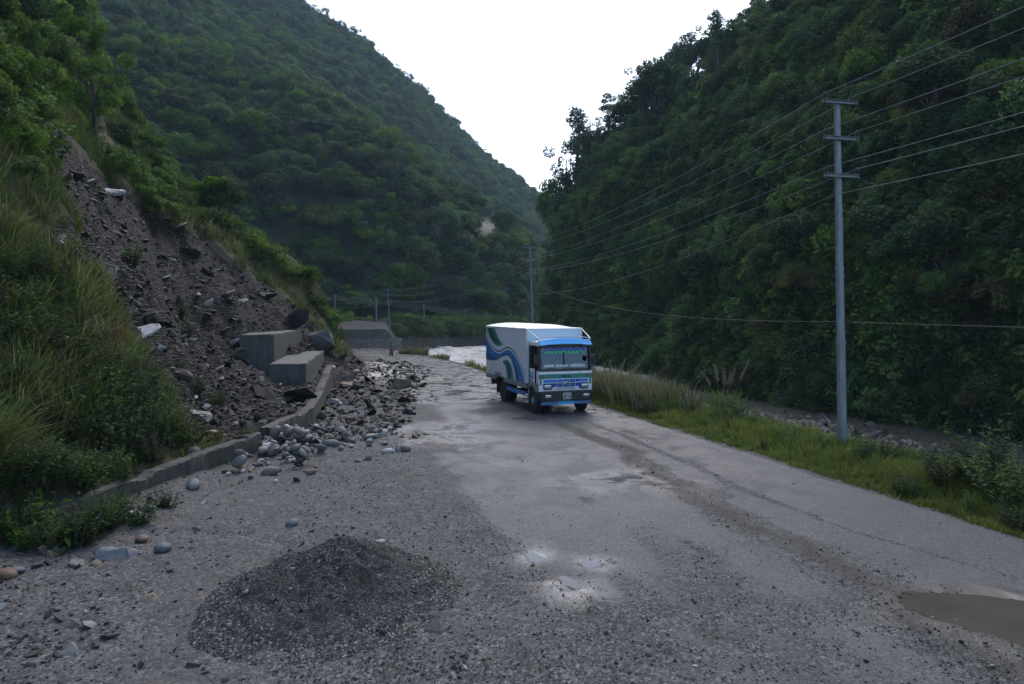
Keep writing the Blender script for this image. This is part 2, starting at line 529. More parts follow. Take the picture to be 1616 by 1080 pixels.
zroad = lin([(-60, 0), (0, 0), (30, 0), (45, -0.42), (60, -1.02), (75, -1.62), (89, -2.1), (110, -2.5), (150, -2.6), (400, -2.6)])
XR = lin([(-60, 30), (2, 12.2), (5, 10.9), (11.7, 8.7), (18.3, 6.6), (24.7, 4.45), (28, 3.35), (35, 1.3), (45, -1.1), (60, -4.0), (75, -7.4), (89, -11.8), (100, -15.5), (110, -19.0), (120, -25.0), (140, -40), (400, -160)])
XL = lin([(-60, -1), (5, -0.6), (7, -1.0), (12, -2.6), (20, -3.8), (30, -4.8), (40, -6.0), (50, -8.2), (60, -10.6), (75, -14.0), (89, -18.0), (100, -23), (110, -29), (120, -37), (400, -200)])
VW = lin([(-60, 4.2), (5, 4.0), (18, 3.2), (30, 2.4), (45, 1.2), (60, 0.7), (89, 0.6), (400, 0.6)])
WALLX = lin([(3, -8.9), (10, -8.7), (13.5, -8.05), (18, -6.85), (23.3, -6.8), (31, -8.35), (35, -9.2), (42, -11.2), (50, -13.0), (400, -13)])
WATER_Z = -3.4

_pts = [(0, 700, 12.0), (50, 771, 13.2), (175, 765, 14.3), (300, 712, 16.4), (50, 640, 15.5), (30, 480, 18.0), (0, 330, 21), (0, 180, 26), (0, 20, 34), (100, 300, 27), (100, 470, 21.5),
        (180, 490, 22), (200, 580, 19), (200, 670, 16.5), (300, 600, 22), (380, 596, 28), (390, 645, 22), (300, 500, 30), (200, 400, 31), (150, 285, 36), (400, 500, 38), (300, 405, 42),
        (400, 435, 48), (480, 500, 46), (300, 355, 46), (516, 545, 50), (554, 568, 56), (585, 573, 62), (500, 475, 56), (500, 425, 58.5), (410, 385, 57), (270, 280, 56), (130, 80, 55), (0, -90, 50),
        (440, 640, 21.5), (468, 622, 28.5), (478, 612, 32), (440, 572, 38), (350, 577, 30), (382, 582, 36), (410, 584, 35.5), (434, 584, 35), (220, 340, 40), (60, 230, 26), (510, 560, 44), (100, 180, 42), (200, 230, 52), (350, 345, 56), (465, 430, 56), (-150, 500, 17), (-300, 600, 14)]
_hill = [W(*p) for p in _pts] + [np.array(p, float) for p in [
    (-15.1, 58.5, 1.9), (-14.4, 57.5, .5), (-15.6, 61.5, 1.2), (-14.6, 63, -.9), (-10, 60, -1.3), (-10.5, 70, -2.2), (-7, 50, -1.2), (-17.5, 74, -2.3), (-24, 80, -2.6), (-31, 90, -2.7), (-20, 66, 1.5), (-26, 71, 4.5), (-33, 74, 10), (-42, 80, 15), (-50, 92, 8), (-45, 100, -1),
    (-55, 65, 38), (-60, 50, 46), (-60, 85, 25), (-45, 30, 38), (-35, 15, 32), (-25, 8, 24), (-14, 8, 5.5), (-10.2, 8, 0.5), (-5, 12, -.3), (-4.5, 25, -.5), (-5, 38, -1), (-9, 9, 0.2), (-60, 10, 60), (-75, 60, 60), (-70, 100, 20)]]
_hill = np.array(_hill)

def _tps_fit(P, lam=0.4):
    n = len(P)
    d = np.hypot(P[:, None, 0] - P[None, :, 0], P[:, None, 1] - P[None, :, 1]) / 20.0
    K = np.where(d > 0, d * d * np.log(np.maximum(d, 1e-9)), 0) + lam * 0.02 * np.eye(n)
    Q = np.c_[np.ones(n), P[:, :2] / 20.0]
    A = np.block([[K, Q], [Q.T, np.zeros((3, 3))]])
    return np.linalg.solve(A, np.r_[P[:, 2], 0, 0, 0])
_tw = _tps_fit(_hill)

def hill_h(X, Y):
    sh = np.shape(X)
    x, y = np.ravel(X), np.ravel(Y)
    out = np.zeros(len(x))
    for i in range(0, len(x), 40000):
        a, b = x[i:i + 40000], y[i:i + 40000]
        d = np.hypot(a[:, None] - _hill[None, :, 0], b[:, None] - _hill[None, :, 1]) / 20.0
        K = np.where(d > 0, d * d * np.log(np.maximum(d, 1e-9)), 0)
        out[i:i + 40000] = K @ _tw[:-3] + _tw[-3] + _tw[-2] * a / 20 + _tw[-1] * b / 20
    return out.reshape(sh)

SLIDE = [(62, 195), (95, 205), (128, 250), (215, 318), (300, 362), (400, 440), (490, 505), (522, 545), (600, 566), (680, 600), (650, 700), (520, 720), (380, 700), (285, 690), (262, 610), (192, 505), (165, 450), (110, 400), (62, 372), (120, 335)]

PUDDLES = [  # (x, y, rx, ry, rot, depth)
    (6.3, 8.5, 1.0, 0.62, -0.5, 0.05), (0.36, 10.62, 0.1, 0.2, 0.25, 0.03), (1.22, 10.35, 0.15, 0.12, 0.2, 0.03), (0.84, 9.6, 0.09, 0.16, 0.5, 0.025), (1.56, 10.45, 0.07, 0.07, 0.0, 0.02),
    (-10.1, 41.0, 0.75, 4.2, 0.16, 0.06), (-6.4, 36.5, 0.7, 2.0, 0.1, 0.04)]

def hill_part(X, Y):
    zl = hill_h(X, Y)
    rock = np.zeros_like(zl)
    px, py = project(X, Y, zl)
    rock = in_poly(px + 14 * fbm(X * .5, Y * .5, 3, 5), py + 14 * fbm(X * .5, Y * .5, 3, 9), SLIDE).astype(float)
    amp = np.clip((zl - zroad(Y)) / 2.0, 0, 1)
    n = fbm(X * 0.55, Y * 0.55, 5, 21, 0.55)
    gul = np.abs(vnoise(X * 0.4 + Y * 0.25, zl * 0.12, 31))
    zl = zl + amp * (0.75 * n + rock * (0.5 * np.abs(fbm(X * 1.3, Y * 1.3, 4, 55, .6)) - 0.55 * (1 - gul) ** 3 - 0.25))
    return zl, rock

def road_micro(X, Y):
    return 0.03 * fbm(X * .35, Y * .35, 3, 3) + 0.012 * fbm(X * 2.1, Y * 2.1, 3, 4)

def ground_parts(X, Y):
    X, Y = np.asarray(X, float), np.asarray(Y, float)
    zr = zroad(Y)
    base = zr + road_micro(X, Y)
    z = base.copy()
    out_r = X - XR(Y)
    inroad = (X > XL(Y)) & (out_r < 0)
    # loose gravel apron between the wall and the road
    ap = sstep(0.0, 2.0, XL(Y) - X)
    z = z + ap * (0.05 * fbm(X * 0.9, Y * 0.9, 4, 13) + 0.025 * fbm(X * 4, Y * 4, 3, 14))
    # rubble thrown on the road from the slide
    for cx, cy, sx, sy, h in [(-9.0, 44, 1.7, 6.0, 0.5), (-7.2, 36, 1.3, 5, 0.28), (-11.5, 54, 2.4, 7, 0.7), (-5.8, 27, 1.6, 2.6, 0.16), (-5.6, 19.0, 1.35, 1.7, 0.3), (-4.0, 20.4, 1.4, 0.7, 0.1), (-7.4, 15.0, 0.8, 3, 0.12), (-9.3, 10.2, 1.4, 1.6, 0.2)]:
        z = z + h * np.exp(-((X - cx) / sx) ** 2 - ((Y - cy) / sy) ** 2) * (0.75 + 0.5 * fbm(X * 1.4, Y * 1.4, 3, 17))
    # verge and river bank
    v = VW(Y)
    z = np.where(out_r > 0, z - 0.04 + 0.1 * sstep(0.2, 1.2, out_r) * (1 + fbm(X, Y, 3, 8)), z)
    over = out_r - v
    slope = lin([(0, .85), (40, .95), (60, 1.2), (400, 1.2)])(Y)
    bank = zr + 0.05 - np.maximum(over, 0) * slope + 0.25 * np.clip(over, 0, 1) * fbm(X * .8, Y * .8, 4, 41)
    bar = sstep(4.5, 9, X) * sstep(53, 45, Y) * sstep(26, 33, Y)
    bed = -4.05 + bar * 1.7 * sstep(24, 16, over) * (.7 + .6 * fbm(X * .12, Y * .12, 2, 46)) + 0.32 * fbm(X * .5, Y * .5, 5, 43) + 0.2 * np.abs(fbm(X * 1.6, Y * 1.6, 3, 44))
    z = np.where(over > 0, np.maximum(bank, bed), z)
    # left hillside
    zl, rock = hill_part(X, Y)
    wallr = (Y < 35)
    left = X < WALLX(Y) - 0.2
    d = zl - z
    soft = np.where(d > 0.6, zl, np.where(d < -0.6, z, z + (d + 0.6) ** 2 / 2.4))
    bench = np.maximum(zl, np.interp(Y, [3, 10, 13.5, 18, 27, 33, 35], [0.1, .2, .26, .5, .48, .35, .3]) - 0.03 + 0.03 * fbm(X * 2, Y * 2, 3, 77))
    z2 = np.where(wallr, np.where(left, bench, z), np.where(X < -3, soft, z))
    hillmask = np.where(wallr, left, (X < -3) & (d > 0.1))
    slide_floor = ((X < XL(Y) - 0.2) & (Y > 27) & (out_r < 0))
    rockm = np.where(hillmask, rock, np.where(slide_floor, 0.15 + 0.5 * sstep(0, 3, XL(Y) - X + fbm(X * .6, Y * .4, 3, 155)), 0.0))
    rockm = np.where(over > 0.2, 0.75, rockm)
    soil = np.where(hillmask & (rock < .5) & (zl > zr + .35), 1.0, 0.0)
    rockm = np.where(hillmask & (soil < .5), np.maximum(rockm, .85), rockm)
    soil = np.maximum(soil, sstep(0.1, 0.45, out_r) * sstep(1.6, 0.6, over))
    for x, y, rx, ry, ro, dep in PUDDLES:
        c, s = math.cos(ro), math.sin(ro)
        a, b = ((X - x) * c + (Y - y) * s) / rx, (-(X - x) * s + (Y - y) * c) / ry
        q = (a * a + b * b) * (1 + (1.1 if rx < .5 else .35) * fbm(X * (5 if rx < .5 else 1.5), Y * (5 if rx < .5 else 1.5), 3, 99))
        z2 = z2 - dep * sstep(2.0, 0.7, q)
    return z2, rockm, soil, inroad

def ground_h(X, Y):
    return ground_parts(X, Y)[0]

def gh(x, y):
    return float(ground_h(np.array([x]), np.array([y]))[0])

def pix_ground(px, py, y0=5, y1=130):
    """where the sight line of a measured photograph point meets the ground"""
    ys = np.geomspace(y0, y1, 1500)
    d = ray(px, py)
    t = ys / d[1]
    X, Z = d[0] * t, CAMZ + d[2] * t
    hh = ground_h(X, ys)
    hit = np.nonzero(Z < hh)[0]
    i = hit[0] if len(hit) else len(ys) - 1
    return X[i], ys[i], float(hh[i])

# ---- asphalt, gravel-strip, wetness masks
SEAM = lin([(5.5, 5.9), (7.4, 5.55), (9.1, 5.25), (10.6, 4.86), (12.2, 4.4), (14, 3.85), (16.8, 3.15), (18.7, 3.3), (20, 2.7), (23.6, 1.6), (26, 0.6), (30, -1.0), (60, -8)])
SEAMW = lin([(5, .8), (8, 0.7), (12, 0.5), (16, 0.4), (20, 0.35), (25, 0.3), (30, 0.2)])
CRACK = lin([(5, 9.6), (8, 8.2), (9.7, 7.3), (12, 5.9), (14.6, 5.05), (17.5, 4.4), (22, 3.2), (30, 0.8)])

def road_masks(X, Y):
    a = np.ones_like(X)
    wob = 0.3 * fbm(X * .9, Y * .9, 4, 61)
    a *= sstep(0.1, 3.6, X - XL(Y) + 3.5 * wob)
    g = np.exp(-((X - SEAM(Y) + 0.6 * wob) / SEAMW(Y)) ** 2 * 1.3)
    a -= 1.5 * g * (Y < 31)
    cr = np.exp(-((X - CRACK(Y) + 0.35 * wob) / 0.13) ** 2) * (Y < 24)
    a -= 0.7 * cr
    a -= 0.75 * sstep(0.35, 0.0, XR(Y) - X + 0.6 * wob)
    # the foreground is strewn with grit
    a -= 0.75 * sstep(13.5, 6.5, Y + 5 * wob) * sstep(5.6, 0.0, X + 2 * wob)
    a -= 0.35 * sstep(13.5, 10, Y) * sstep(1.5, -1.5, X)
    # broken patches further up
    a -= 0.9 * sstep(0.08, 0.4, fbm(X * .28, Y * .22, 4, 66)) * sstep(22, 27, Y)
    a -= 0.45 * sstep(0.15, 0.5, fbm(X * .5, Y * .35, 4, 68)) * (Y < 22)
    a -= 0.35 * sstep(0.05, 0.5, fbm((X - XR(Y)) * 1.1, Y * .13, 4, 201)) * sstep(30, 24, Y)
    a -= 0.3 * sstep(0.15, 0.5, fbm(X * 1.3, Y * .8, 4, 203))
    silt = 0.95 * np.exp(-((X - SEAM(Y) - 0.02 + wob) / (SEAMW(Y) * 0.42)) ** 2) * (Y < 24)
    silt = np.maximum(silt, sstep(1.9, 0.9, ((X - 6.15) / 1.2) ** 2 + ((Y - 8.62) / .74) ** 2))
    wet = sstep(20, 27, Y) * sstep(-0.25, 0.25, fbm(X * .18 + 3, Y * .16, 4, 71)) + 1.0 * sstep(27, 36, Y)
    for px, py, rx, ry in [(0.84, 9.5, .5, .7), (0.4, 10.6, .35, .6), (1.25, 10.3, .4, .4), (-1.9, 20.5, 2.0, 1.0), (-2.2, 22.5, 2.4, 1.2), (0.3, 24.5, 1.8, .9), (6.5, 8.5, 1.7, 1.1), (2.6, 15.5, 1.6, 1.2)]:
        wet = np.maximum(wet, 1.0 * np.exp(-((X - px) / rx) ** 2 - ((Y - py) / ry) ** 2))
    wet = np.maximum(wet, 0.3 * sstep(0.0, 0.6, a) * sstep(9, 20, Y))
    return np.clip(a, 0, 1), np.clip(silt, 0, 1), np.clip(wet, 0, 1)

# ---- ground sheet: fine near the photographer, coarser away
def build_ground():
    Ys = np.geomspace(2.2, 140, 560)
    t = np.sinh(np.linspace(-1.75, 1.75, 760)) / np.sinh(1.75) * 1.75
    # keep the wall step crisp: columns follow the sight fan
    Y = np.repeat(Ys[:, None], len(t), 1)
    X = Y * t[None, :]
    z, rock, soil, inroad = ground_parts(X, Y)
    rise = fbm(X * 6, Y * 6, 3, 88) * 0.012 * (Y < 40)
    inner = sstep(0.15, 0.5, X - XL(Y)) * sstep(0.15, 0.45, XR(Y) - X) * (Y < 118)
    z = z + rise * (1 - inner) - 0.06 * inner
    silt = np.zeros_like(z)
    wet = 0.9 * sstep(33, 42, Y) * (X > -12.5) * (rock < .9) * (X < XR(Y))
    wet = np.maximum(wet, 0.8 * (z < WATER_Z + 0.5))
    me = np_mesh('ground', np.stack([X, Y, z], -1).reshape(-1, 3), grid_faces(len(Ys), len(t)), [M['ground']],
                 dict(rock=rock.ravel(), soil=soil.ravel(), asph=np.zeros(z.size), silt=silt.ravel(), wet=wet.ravel()), smooth=True)
    tag(obj('ground', me), 'grey gravel ground, debris slope and river bed', None, None, 'structure')

def build_road():
    Ys = np.geomspace(2.2, 117, 620)
    u = np.linspace(0, 1, 260)
    Y = np.repeat(Ys[:, None], len(u), 1)
    xl, xr = XL(Ys)[:, None], XR(Ys)[:, None]
    X = xl + (xr - xl) * u[None, :]
    X = X + 0.12 * fbm(X * .7, Y * .7, 3, 90) * (np.abs(u[None, :] - .5) * 2) ** 3
    z = ground_h(X, Y)
    a, silt, wet = road_masks(X, Y)
    rough = (1 - a)
    z = z + 0.012 * rough * fbm(X * 7, Y * 7, 3, 92) * (Y < 30) + 0.02 * rough * fbm(X * 1.7, Y * 1.7, 3, 93) - 0.012 * rough
    edge = np.minimum(u, 1 - u)[None, :] * (xr - xl)
    z = z + 0.014 - 0.09 * sstep(0.14, 0.0, edge)
    me = np_mesh('road', np.stack([X, Y, z], -1).reshape(-1, 3), grid_faces(len(Ys), len(u)), [M['ground']],
                 dict(rock=np.zeros(z.size), soil=np.zeros(z.size), asph=a.ravel(), silt=silt.ravel(), wet=wet.ravel()), smooth=True)
    tag(obj('road', me), 'worn wet asphalt road strewn with grit', None, None, 'structure')

build_ground()
build_road()

def build_river():
    xs, ys = np.linspace(-70, 60, 460), np.geomspace(18, 330, 560)
    X, Y = np.meshgrid(xs, ys)
    near = sstep(5, 16, X) * sstep(80, 60, Y)
    foam = np.clip(1.0 - 1.1 * near, -0.4, 1)
    z = WATER_Z + (0.3 * fbm(X * .3, Y * .16, 5, 101, .6) + 0.45 * np.clip(fbm(X * .5, Y * .22, 4, 102), 0, 1) ** 1.0) * (1 - .8 * near)
    me = np_mesh('river', np.stack([X, Y, z], -1).reshape(-1, 3), grid_faces(len(ys), len(xs)), [M['river']], dict(foam=foam.ravel()), smooth=True)
    tag(obj('river', me), 'grey river with white rapids', None, None, 'structure')
build_river()
b = MB()
b.box(-415, 330, -55, 615, -5.6, -5.2)
tag(b.build('terrain', M['ground']), 'valley bottom under the river and hills', None, None, 'structure')

def water_patch(name, x, y, rx, ry, rot, lift, mat, label, seed):
    n = 40
    c, s = math.cos(rot), math.sin(rot)
    ring = []
    for k in range(n):
        t = 2 * math.pi * k / n
        q = 1 + (0.22 if rx > .5 else .55) * float(fbm(np.array([math.cos(t) * 1.3 + seed]), np.array([math.sin(t) * 1.3]), 3, 7)[0])
        a, b_ = rx * q * math.cos(t), ry * q * math.sin(t)
        ring.append((a * c - b_ * s, a * s + b_ * c))
    V = [(0, 0, 0)] + [(p[0] * f, p[1] * f, 0) for f in (0.5, 1.0) for p in ring]
    F = [(0, 1 + k, 1 + (k + 1) % n) for k in range(n)] + [(1 + k, 1 + n + k, 1 + n + (k + 1) % n, 1 + (k + 1) % n) for k in range(n)]
    m = MB()
    m.add(V, F)
    o = m.build(name, mat, loc=(x, y, gh(x, y) + lift))
    return tag(o, label, 'puddle')

P = PUDDLES
PLAB = [
    'large muddy brown puddle in the gravel strip of the road',
    'narrow sky-reflecting puddle in a tyre rut, farthest from the muddy puddle',
    'small oval sky-reflecting puddle with a tiny round one beside it',
    'pale puddle in the middle of the wet smear on the road',
    'tiny round puddle beside the small oval puddle',
    'long blue puddle at the foot of the stepped concrete blocks',
    'thin puddle across the rubble in front of the brown boulders',
]
for k, (x, y, rx, ry, ro, dep) in enumerate(P):
    water_patch('puddle', x, y, rx * 1.4, ry * 1.4, ro, 0.02 + dep * 0.3, M['mud_water' if k == 0 else 'clear_water'], PLAB[k], k + 1)

# ------------------------------------------------------------------ cliff on the far bank (right) and the mountain
CF = np.array([(46, 12), (38, 24), (29.5, 38), (24.5, 47), (20.6, 56.7), (16.5, 72), (13.2, 88), (9.6, 106), (6.6, 120), (6.2, 130), (10, 142), (22, 156), (48, 172), (90, 190)], float)

def _resample(P, n):
    s = np.r_[0, np.cumsum(np.hypot(*np.diff(P, axis=0).T))]
    k = np.linspace(0, s[-1], n)
    # corner-rounded polyline
    Q = np.stack([np.interp(k, s, P[:, 0]), np.interp(k, s, P[:, 1])], 1)
    for _ in range(max(2, n // 60)):
        Q[1:-1] = (Q[:-2] + 2 * Q[1:-1] + Q[2:]) / 4
    return Q

def cliff_surface(ns=420, nd=230):
    Q = _resample(CF, ns)
    T = np.gradient(Q, axis=0)
    for _ in range(12):
        T[1:-1] = (T[:-2] + 2 * T[1:-1] + T[2:]) / 4
    T /= np.hypot(*T.T)[:, None]
    N = np.stack([T[:, 1], -T[:, 0]], 1)
    d = np.linspace(0, 1, nd) ** 1.9 * 62
    S = np.arange(ns) / (ns - 1)
    D, Si = np.meshgrid(d, np.arange(ns))
    Yf = Q[:, 1][:, None]
    A = 35 * (1 - np.exp(-D / 12)) + 0.75 * D - 4.4
    B = 27 * (1 - np.exp(-D / 1.9)) + 0.52 * D + 5 * (1 - np.exp(-np.maximum(D - 6, 0) / 12)) - 4.4
    C = 26 * (1 - np.exp(-D / 3.0)) + 0.3 * D - 4.4
    arc = np.linspace(0, 1, ns)[:, None]
    wB = sstep(72, 108, Yf + 0 * D) * (Si < np.argmax(Q[:, 1] > 131)) + 1.0 * (Si >= np.argmax(Q[:, 1] > 131))
    iC = np.argmax(Q[:, 1] > 150)
    wC = sstep(iC - 20, iC + 30, Si.astype(float))
    Z = A * (1 - wB) + B * wB
    Z = Z * (1 - wC) + C * wC
    Z = Z + 0.9 * np.minimum(D, 3) / 3 * 1.6 * fbm(Q[:, 0][:, None] * .16 + D * .05, Q[:, 1][:, None] * .16 + D * .16, 5, 120, .55)
    # benches and overhung ledges
    off = 3.2 * fbm(Q[:, 0][:, None] * .07 + Q[:, 1][:, None] * .05, Z * .09, 4, 131, .55) + 0.9 * np.sin(Z * 0.55 + 3 * fbm(Q[:, 0][:, None] * .05, Q[:, 1][:, None] * .05, 2, 133)) * sstep(0, 3, Z + 4)
    Dm = D + off * sstep(0.2, 2.5, D)
    X = Q[:, 0][:, None] + N[:, 0][:, None] * Dm
    Y = Q[:, 1][:, None] + N[:, 1][:, None] * Dm
    return X, Y, Z, D

def surf_normals(X, Y, Z):
    P = np.stack([X, Y, Z], -1)
    a, b_ = np.gradient(P, axis=0), np.gradient(P, axis=1)
    n = np.cross(a, b_)
    n /= np.linalg.norm(n, axis=-1, keepdims=True) + 1e-9
    return n

CX, CY, CZ, CD = cliff_surface()
CN = surf_normals(CX, CY, CZ)
if CN[200, 60, 0] > 0 and CN[..., 2].mean() < 0:
    CN = -CN
CN = np.where((CN[..., 2:3] < -0.3), -CN, CN) if CN[..., 2].mean() < 0 else CN
cpx, cpy = project(CX, CY, CZ)
bare = np.zeros_like(CX)
BARE = [(1052, 500, 15, 40), (1560, 522, 52, 18), (1390, 578, 42, 20), (1490, 705, 70, 18), (1330, 680, 90, 14)]
for x, y, rx, ry in BARE:
    bare = np.maximum(bare, np.exp(-((cpx - x) / rx) ** 2 - ((cpy - y) / ry) ** 2) * 1.3)
# broken ledges: the rock shows in ragged strata, and stands out in steps
ledge = fbm(CX * .35 + CY * .2, CZ * 1.1, 4, 211)
bare = np.clip(bare * (.75 + 1.1 * ledge) + 0.08, 0, 1)
stp = np.clip(bare - .2, 0, 1) * (np.floor((CZ + .6 * fbm(CX * .6, CY * .6, 3, 213)) / .8) % 2 * .45 + .5 * fbm(CX * 1.1 + CY, CZ * 1.6, 4, 212))
CX, CY = CX + CN[..., 0] * stp, CY + CN[..., 1] * stp
me = np_mesh('cliff', np.stack([CX, CY, CZ], -1).reshape(-1, 3), grid_faces(*CX.shape), [M['cliff']], dict(bare=bare.ravel()), smooth=True)
tag(obj('cliff', me), 'steep wooded rock cliff above the river', None, None, 'structure')

FOOT = [(-130, 60), (-90, 74), (-66, 92), (-45, 106), (-31, 116), (-20, 124), (-11, 135), (-5, 141), (0, 150), (3, 172), (9, 235), (40, 330)]
RIDGE = [(-340, 290, 280), (-300, 330, 262), (-235, 370, 236), (-184, 390, 205), (-137, 400, 180), (-99, 430, 165), (-69, 445, 146), (-45, 455, 124), (-12, 465, 97), (9.7, 475, 83), (32, 480, 69), (75, 500, 50)]

def mountain_surface(ns=440, nf=330):
    k = np.linspace(0, len(FOOT) - 1, ns)
    i = np.arange(len(FOOT))
    F2, R2 = np.array(FOOT, float), np.array(RIDGE, float)
    fx, fy = np.interp(k, i, F2[:, 0]), np.interp(k, i, F2[:, 1])
    rx, ry, rz = (np.interp(k, i, R2[:, j]) for j in range(3))
    def sm(a, n):
        for _ in range(n):
            a = np.r_[a[0], (a[:-2] + 2 * a[1:-1] + a[2:]) / 4, a[-1]]
        return a
    fx, fy = sm(fx, 12), sm(fy, 12)
    rx, ry, rz = sm(rx, 60), sm(ry, 60), sm(rz, 60)
    f = np.r_[np.linspace(0, 0.02, 14)[:-1], np.linspace(0.02, 0.12, 60)[:-1], np.linspace(0.12, 1.25, nf - 72)]
    F, K = np.meshgrid(f, np.arange(ns))
    L = np.hypot(rx - fx, ry - fy)[:, None]
    X = fx[:, None] + (rx - fx)[:, None] * F
    Y = fy[:, None] + (ry - fy)[:, None] * F
    d = F * L                                  # metres from the river's edge
    z0 = -4.4 + 4.0 * sstep(0, 1.8, d) + 1.3 * sstep(1.8, 6, d)
    fr = np.clip((d - 12) / (L - 12), 0, None)
    up = np.where(fr < 1, fr ** 0.92, 1 - (fr - 1) * 1.2)
    z = z0 + rz[:, None] * up
    # the wooded step above the river
    z += 16 * sstep(10, 34, d) * sstep(150, 34, d) * (0.75 + 0.5 * fbm(X * .02, Y * .02, 2, 140))
    edge = sstep(0, 60, d) * np.minimum(1, np.abs(1 - fr) / 0.12 + 0.25)
    z += edge * (13 * fbm(X * .013, Y * .013, 4, 141) + 10 * (np.abs(fbm(X * .02 + Y * .004, Y * .006, 3, 142)) - .25))
    z += 0.5 * sstep(0, 3, d) * fbm(X * .3, Y * .3, 4, 143)
    X = X + 0.8 * sstep(0, 1, d) * fbm(X * .2, z * .4, 3, 144) * sstep(12, 4, d)
    return X, Y, z, d

MX, MY, MZ, MD = mountain_surface()
mpx, mpy = project(MX, MY, MZ)
mb = np.zeros_like(MX)
for x, y, rx, ry, a in [(772, 358, 16, 12, 1.2), (735, 330, 10, 14, .5), (700, 470, 70, 20, .42), (800, 490, 18, 18, .9)]:
    mb = np.maximum(mb, a * np.exp(-((mpx - x) / rx) ** 2 - ((mpy - y) / ry) ** 2))
mb = np.maximum(mb, 0.75 * sstep(3.0, 0.5, MD))
me = np_mesh('mountain', np.stack([MX, MY, MZ], -1).reshape(-1, 3), grid_faces(*MX.shape), [M['mountain']], dict(bare=np.clip(mb, 0, 1).ravel()), smooth=True)
tag(obj('mountain', me), 'forested mountain across the river', None, None, 'structure')
_mvis = None
def on_mountain(px, py):
    """the nearest mountain surface point seen at a measured photograph point"""
    d2 = (mpx - px) ** 2 + (mpy - py) ** 2
    c = np.nonzero(d2 < 16)
    if not len(c[0]):
        i = np.unravel_index(np.argmin(d2), d2.shape)
    else:
        j = np.argmin(MY[c])
        i = (c[0][j], c[1][j])
    return float(MX[i]), float(MY[i]), float(MZ[i])
# ------------------------------------------------------------------ plants
def unit(a):
    return a / (np.linalg.norm(a, axis=-1, keepdims=True) + 1e-9)

def leaf_cloud(clumps, per, L, wid, g, up=0.8, droop=0.25, shell=0.5, flat=0.75, tint=(0.0, 1.0)):
    """many small leaf faces spread through clumps [(centre, radius)]"""
    Vs, Ts = [], []
    for c, r in clumps:
        n = max(6, int(per * (r / np.mean([q[1] for q in clumps])) ** 1.6))
        d = unit(g.normal(size=(n, 3)))
        rad = r * (shell + (1 - shell) * g.random(n)[:, None] ** 0.6)
        p = np.array(c) + d * rad * np.array([1, 1, flat])
        nn = unit(d * 0.55 + np.array([0, 0, up]) + g.normal(size=(n, 3)) * 0.45)
        t = unit(np.cross(nn, g.normal(size=(n, 3))))
        t[:, 2] -= droop
        t = unit(t)
        bb = unit(np.cross(nn, t))
        ll = (L * (0.6 + 0.8 * g.random(n)))[:, None]
        ww = ll * wid
        q = np.stack([p - t * ll * .5, p + bb * ww * .5 + t * ll * .05, p + t * ll * .5 - nn * ll * .12, p - bb * ww * .5 + t * ll * .05], 1)
        Vs.append(q.reshape(-1, 3))
        tc = tint[0] + (tint[1] - tint[0]) * g.random()
        Ts.append(np.repeat(np.clip(tc + g.normal(size=n) * 0.16, 0, 1), 4))
    V = np.concatenate(Vs)
    T = np.concatenate(Ts)
    return V, np.arange(len(V)).reshape(-1, 4), T

def crown_clumps(style, g):
    C = []
    if style == 'round':
        for _ in range(34):
            d = unit(g.normal(size=3)); d[2] = abs(d[2]) * 1.1 - 0.35
            k = (0.5 + 0.5 * g.random() ** 0.5)
            C.append((np.array([d[0] * 2.1 * k, d[1] * 2.1 * k, 3.9 + d[2] * 2.0 * k]), 0.5 + 0.4 * g.random()))
    elif style == 'tiered':
        for lv in range(5):
            z = 1.9 + lv * 0.95
            rr = [2.4, 2.7, 2.3, 1.7, 0.9][lv]
            n = [8, 9, 8, 6, 3][lv]
            a0 = g.random() * 6.28
            for k in range(n):
                a = a0 + 6.28 * k / n + g.normal() * .25
                q = rr * (0.35 + 0.65 * g.random())
                C.append((np.array([q * math.cos(a), q * math.sin(a), z + g.normal() * .22 - 0.1 * q]), 0.5 + 0.35 * g.random()))
    elif style == 'tall':
        for k in range(30):
            h = g.random()
            a = g.random() * 6.28
            q = (1.5 * (1 - h) ** 0.7 + 0.35) * (0.3 + 0.7 * g.random())
            C.append((np.array([q * math.cos(a), q * math.sin(a), 2.4 + 6.4 * h]), 0.3 + 0.35 * g.random()))
    elif style == 'sparse':
        for k in range(20):
            a = g.random() * 6.28
            h = g.random()
            q = 1.9 * g.random() ** .6
            C.append((np.array([q * math.cos(a), q * math.sin(a), 3.4 + 3.2 * h]), 0.35 + 0.4 * g.random()))
    elif style == 'mound':
        for _ in range(26):
            d = unit(g.normal(size=3)); d[2] = abs(d[2])
            k = 0.55 + 0.45 * g.random()
            C.append((np.array([d[0] * 1.5 * k, d[1] * 1.5 * k, 0.15 + d[2] * 1.35 * k]), 0.35 + 0.3 * g.random()))
    elif style == 'drape':
        for _ in range(30):
            a = g.normal() * .8
            z = -2.4 * g.random() ** 0.8 + 0.4
            C.append((np.array([a * (1 + .2 * z), 0.15 * g.normal(), z]), 0.3 + 0.22 * g.random()))
    return C

PER = {'round': 110, 'tiered': 110, 'tall': 80, 'sparse': 95, 'mound': 95, 'drape': 70}
LEAF = {'round': 0.27, 'tiered': 0.3, 'tall': 0.23, 'sparse': 0.25, 'mound': 0.2, 'drape': 0.2}

def crown_mesh(style, seed, mat, per=None, leaf=None, tint=(0, 1)):
    g = np.random.default_rng(seed)
    C = crown_clumps(style, g)
    V, F, T = leaf_cloud(C, per or PER[style], leaf or LEAF[style], 0.5, g, flat=0.5 if style == 'tiered' else 0.8, tint=tint)
    return np_mesh('crown', V, F, [mat], dict(tint=T)), C

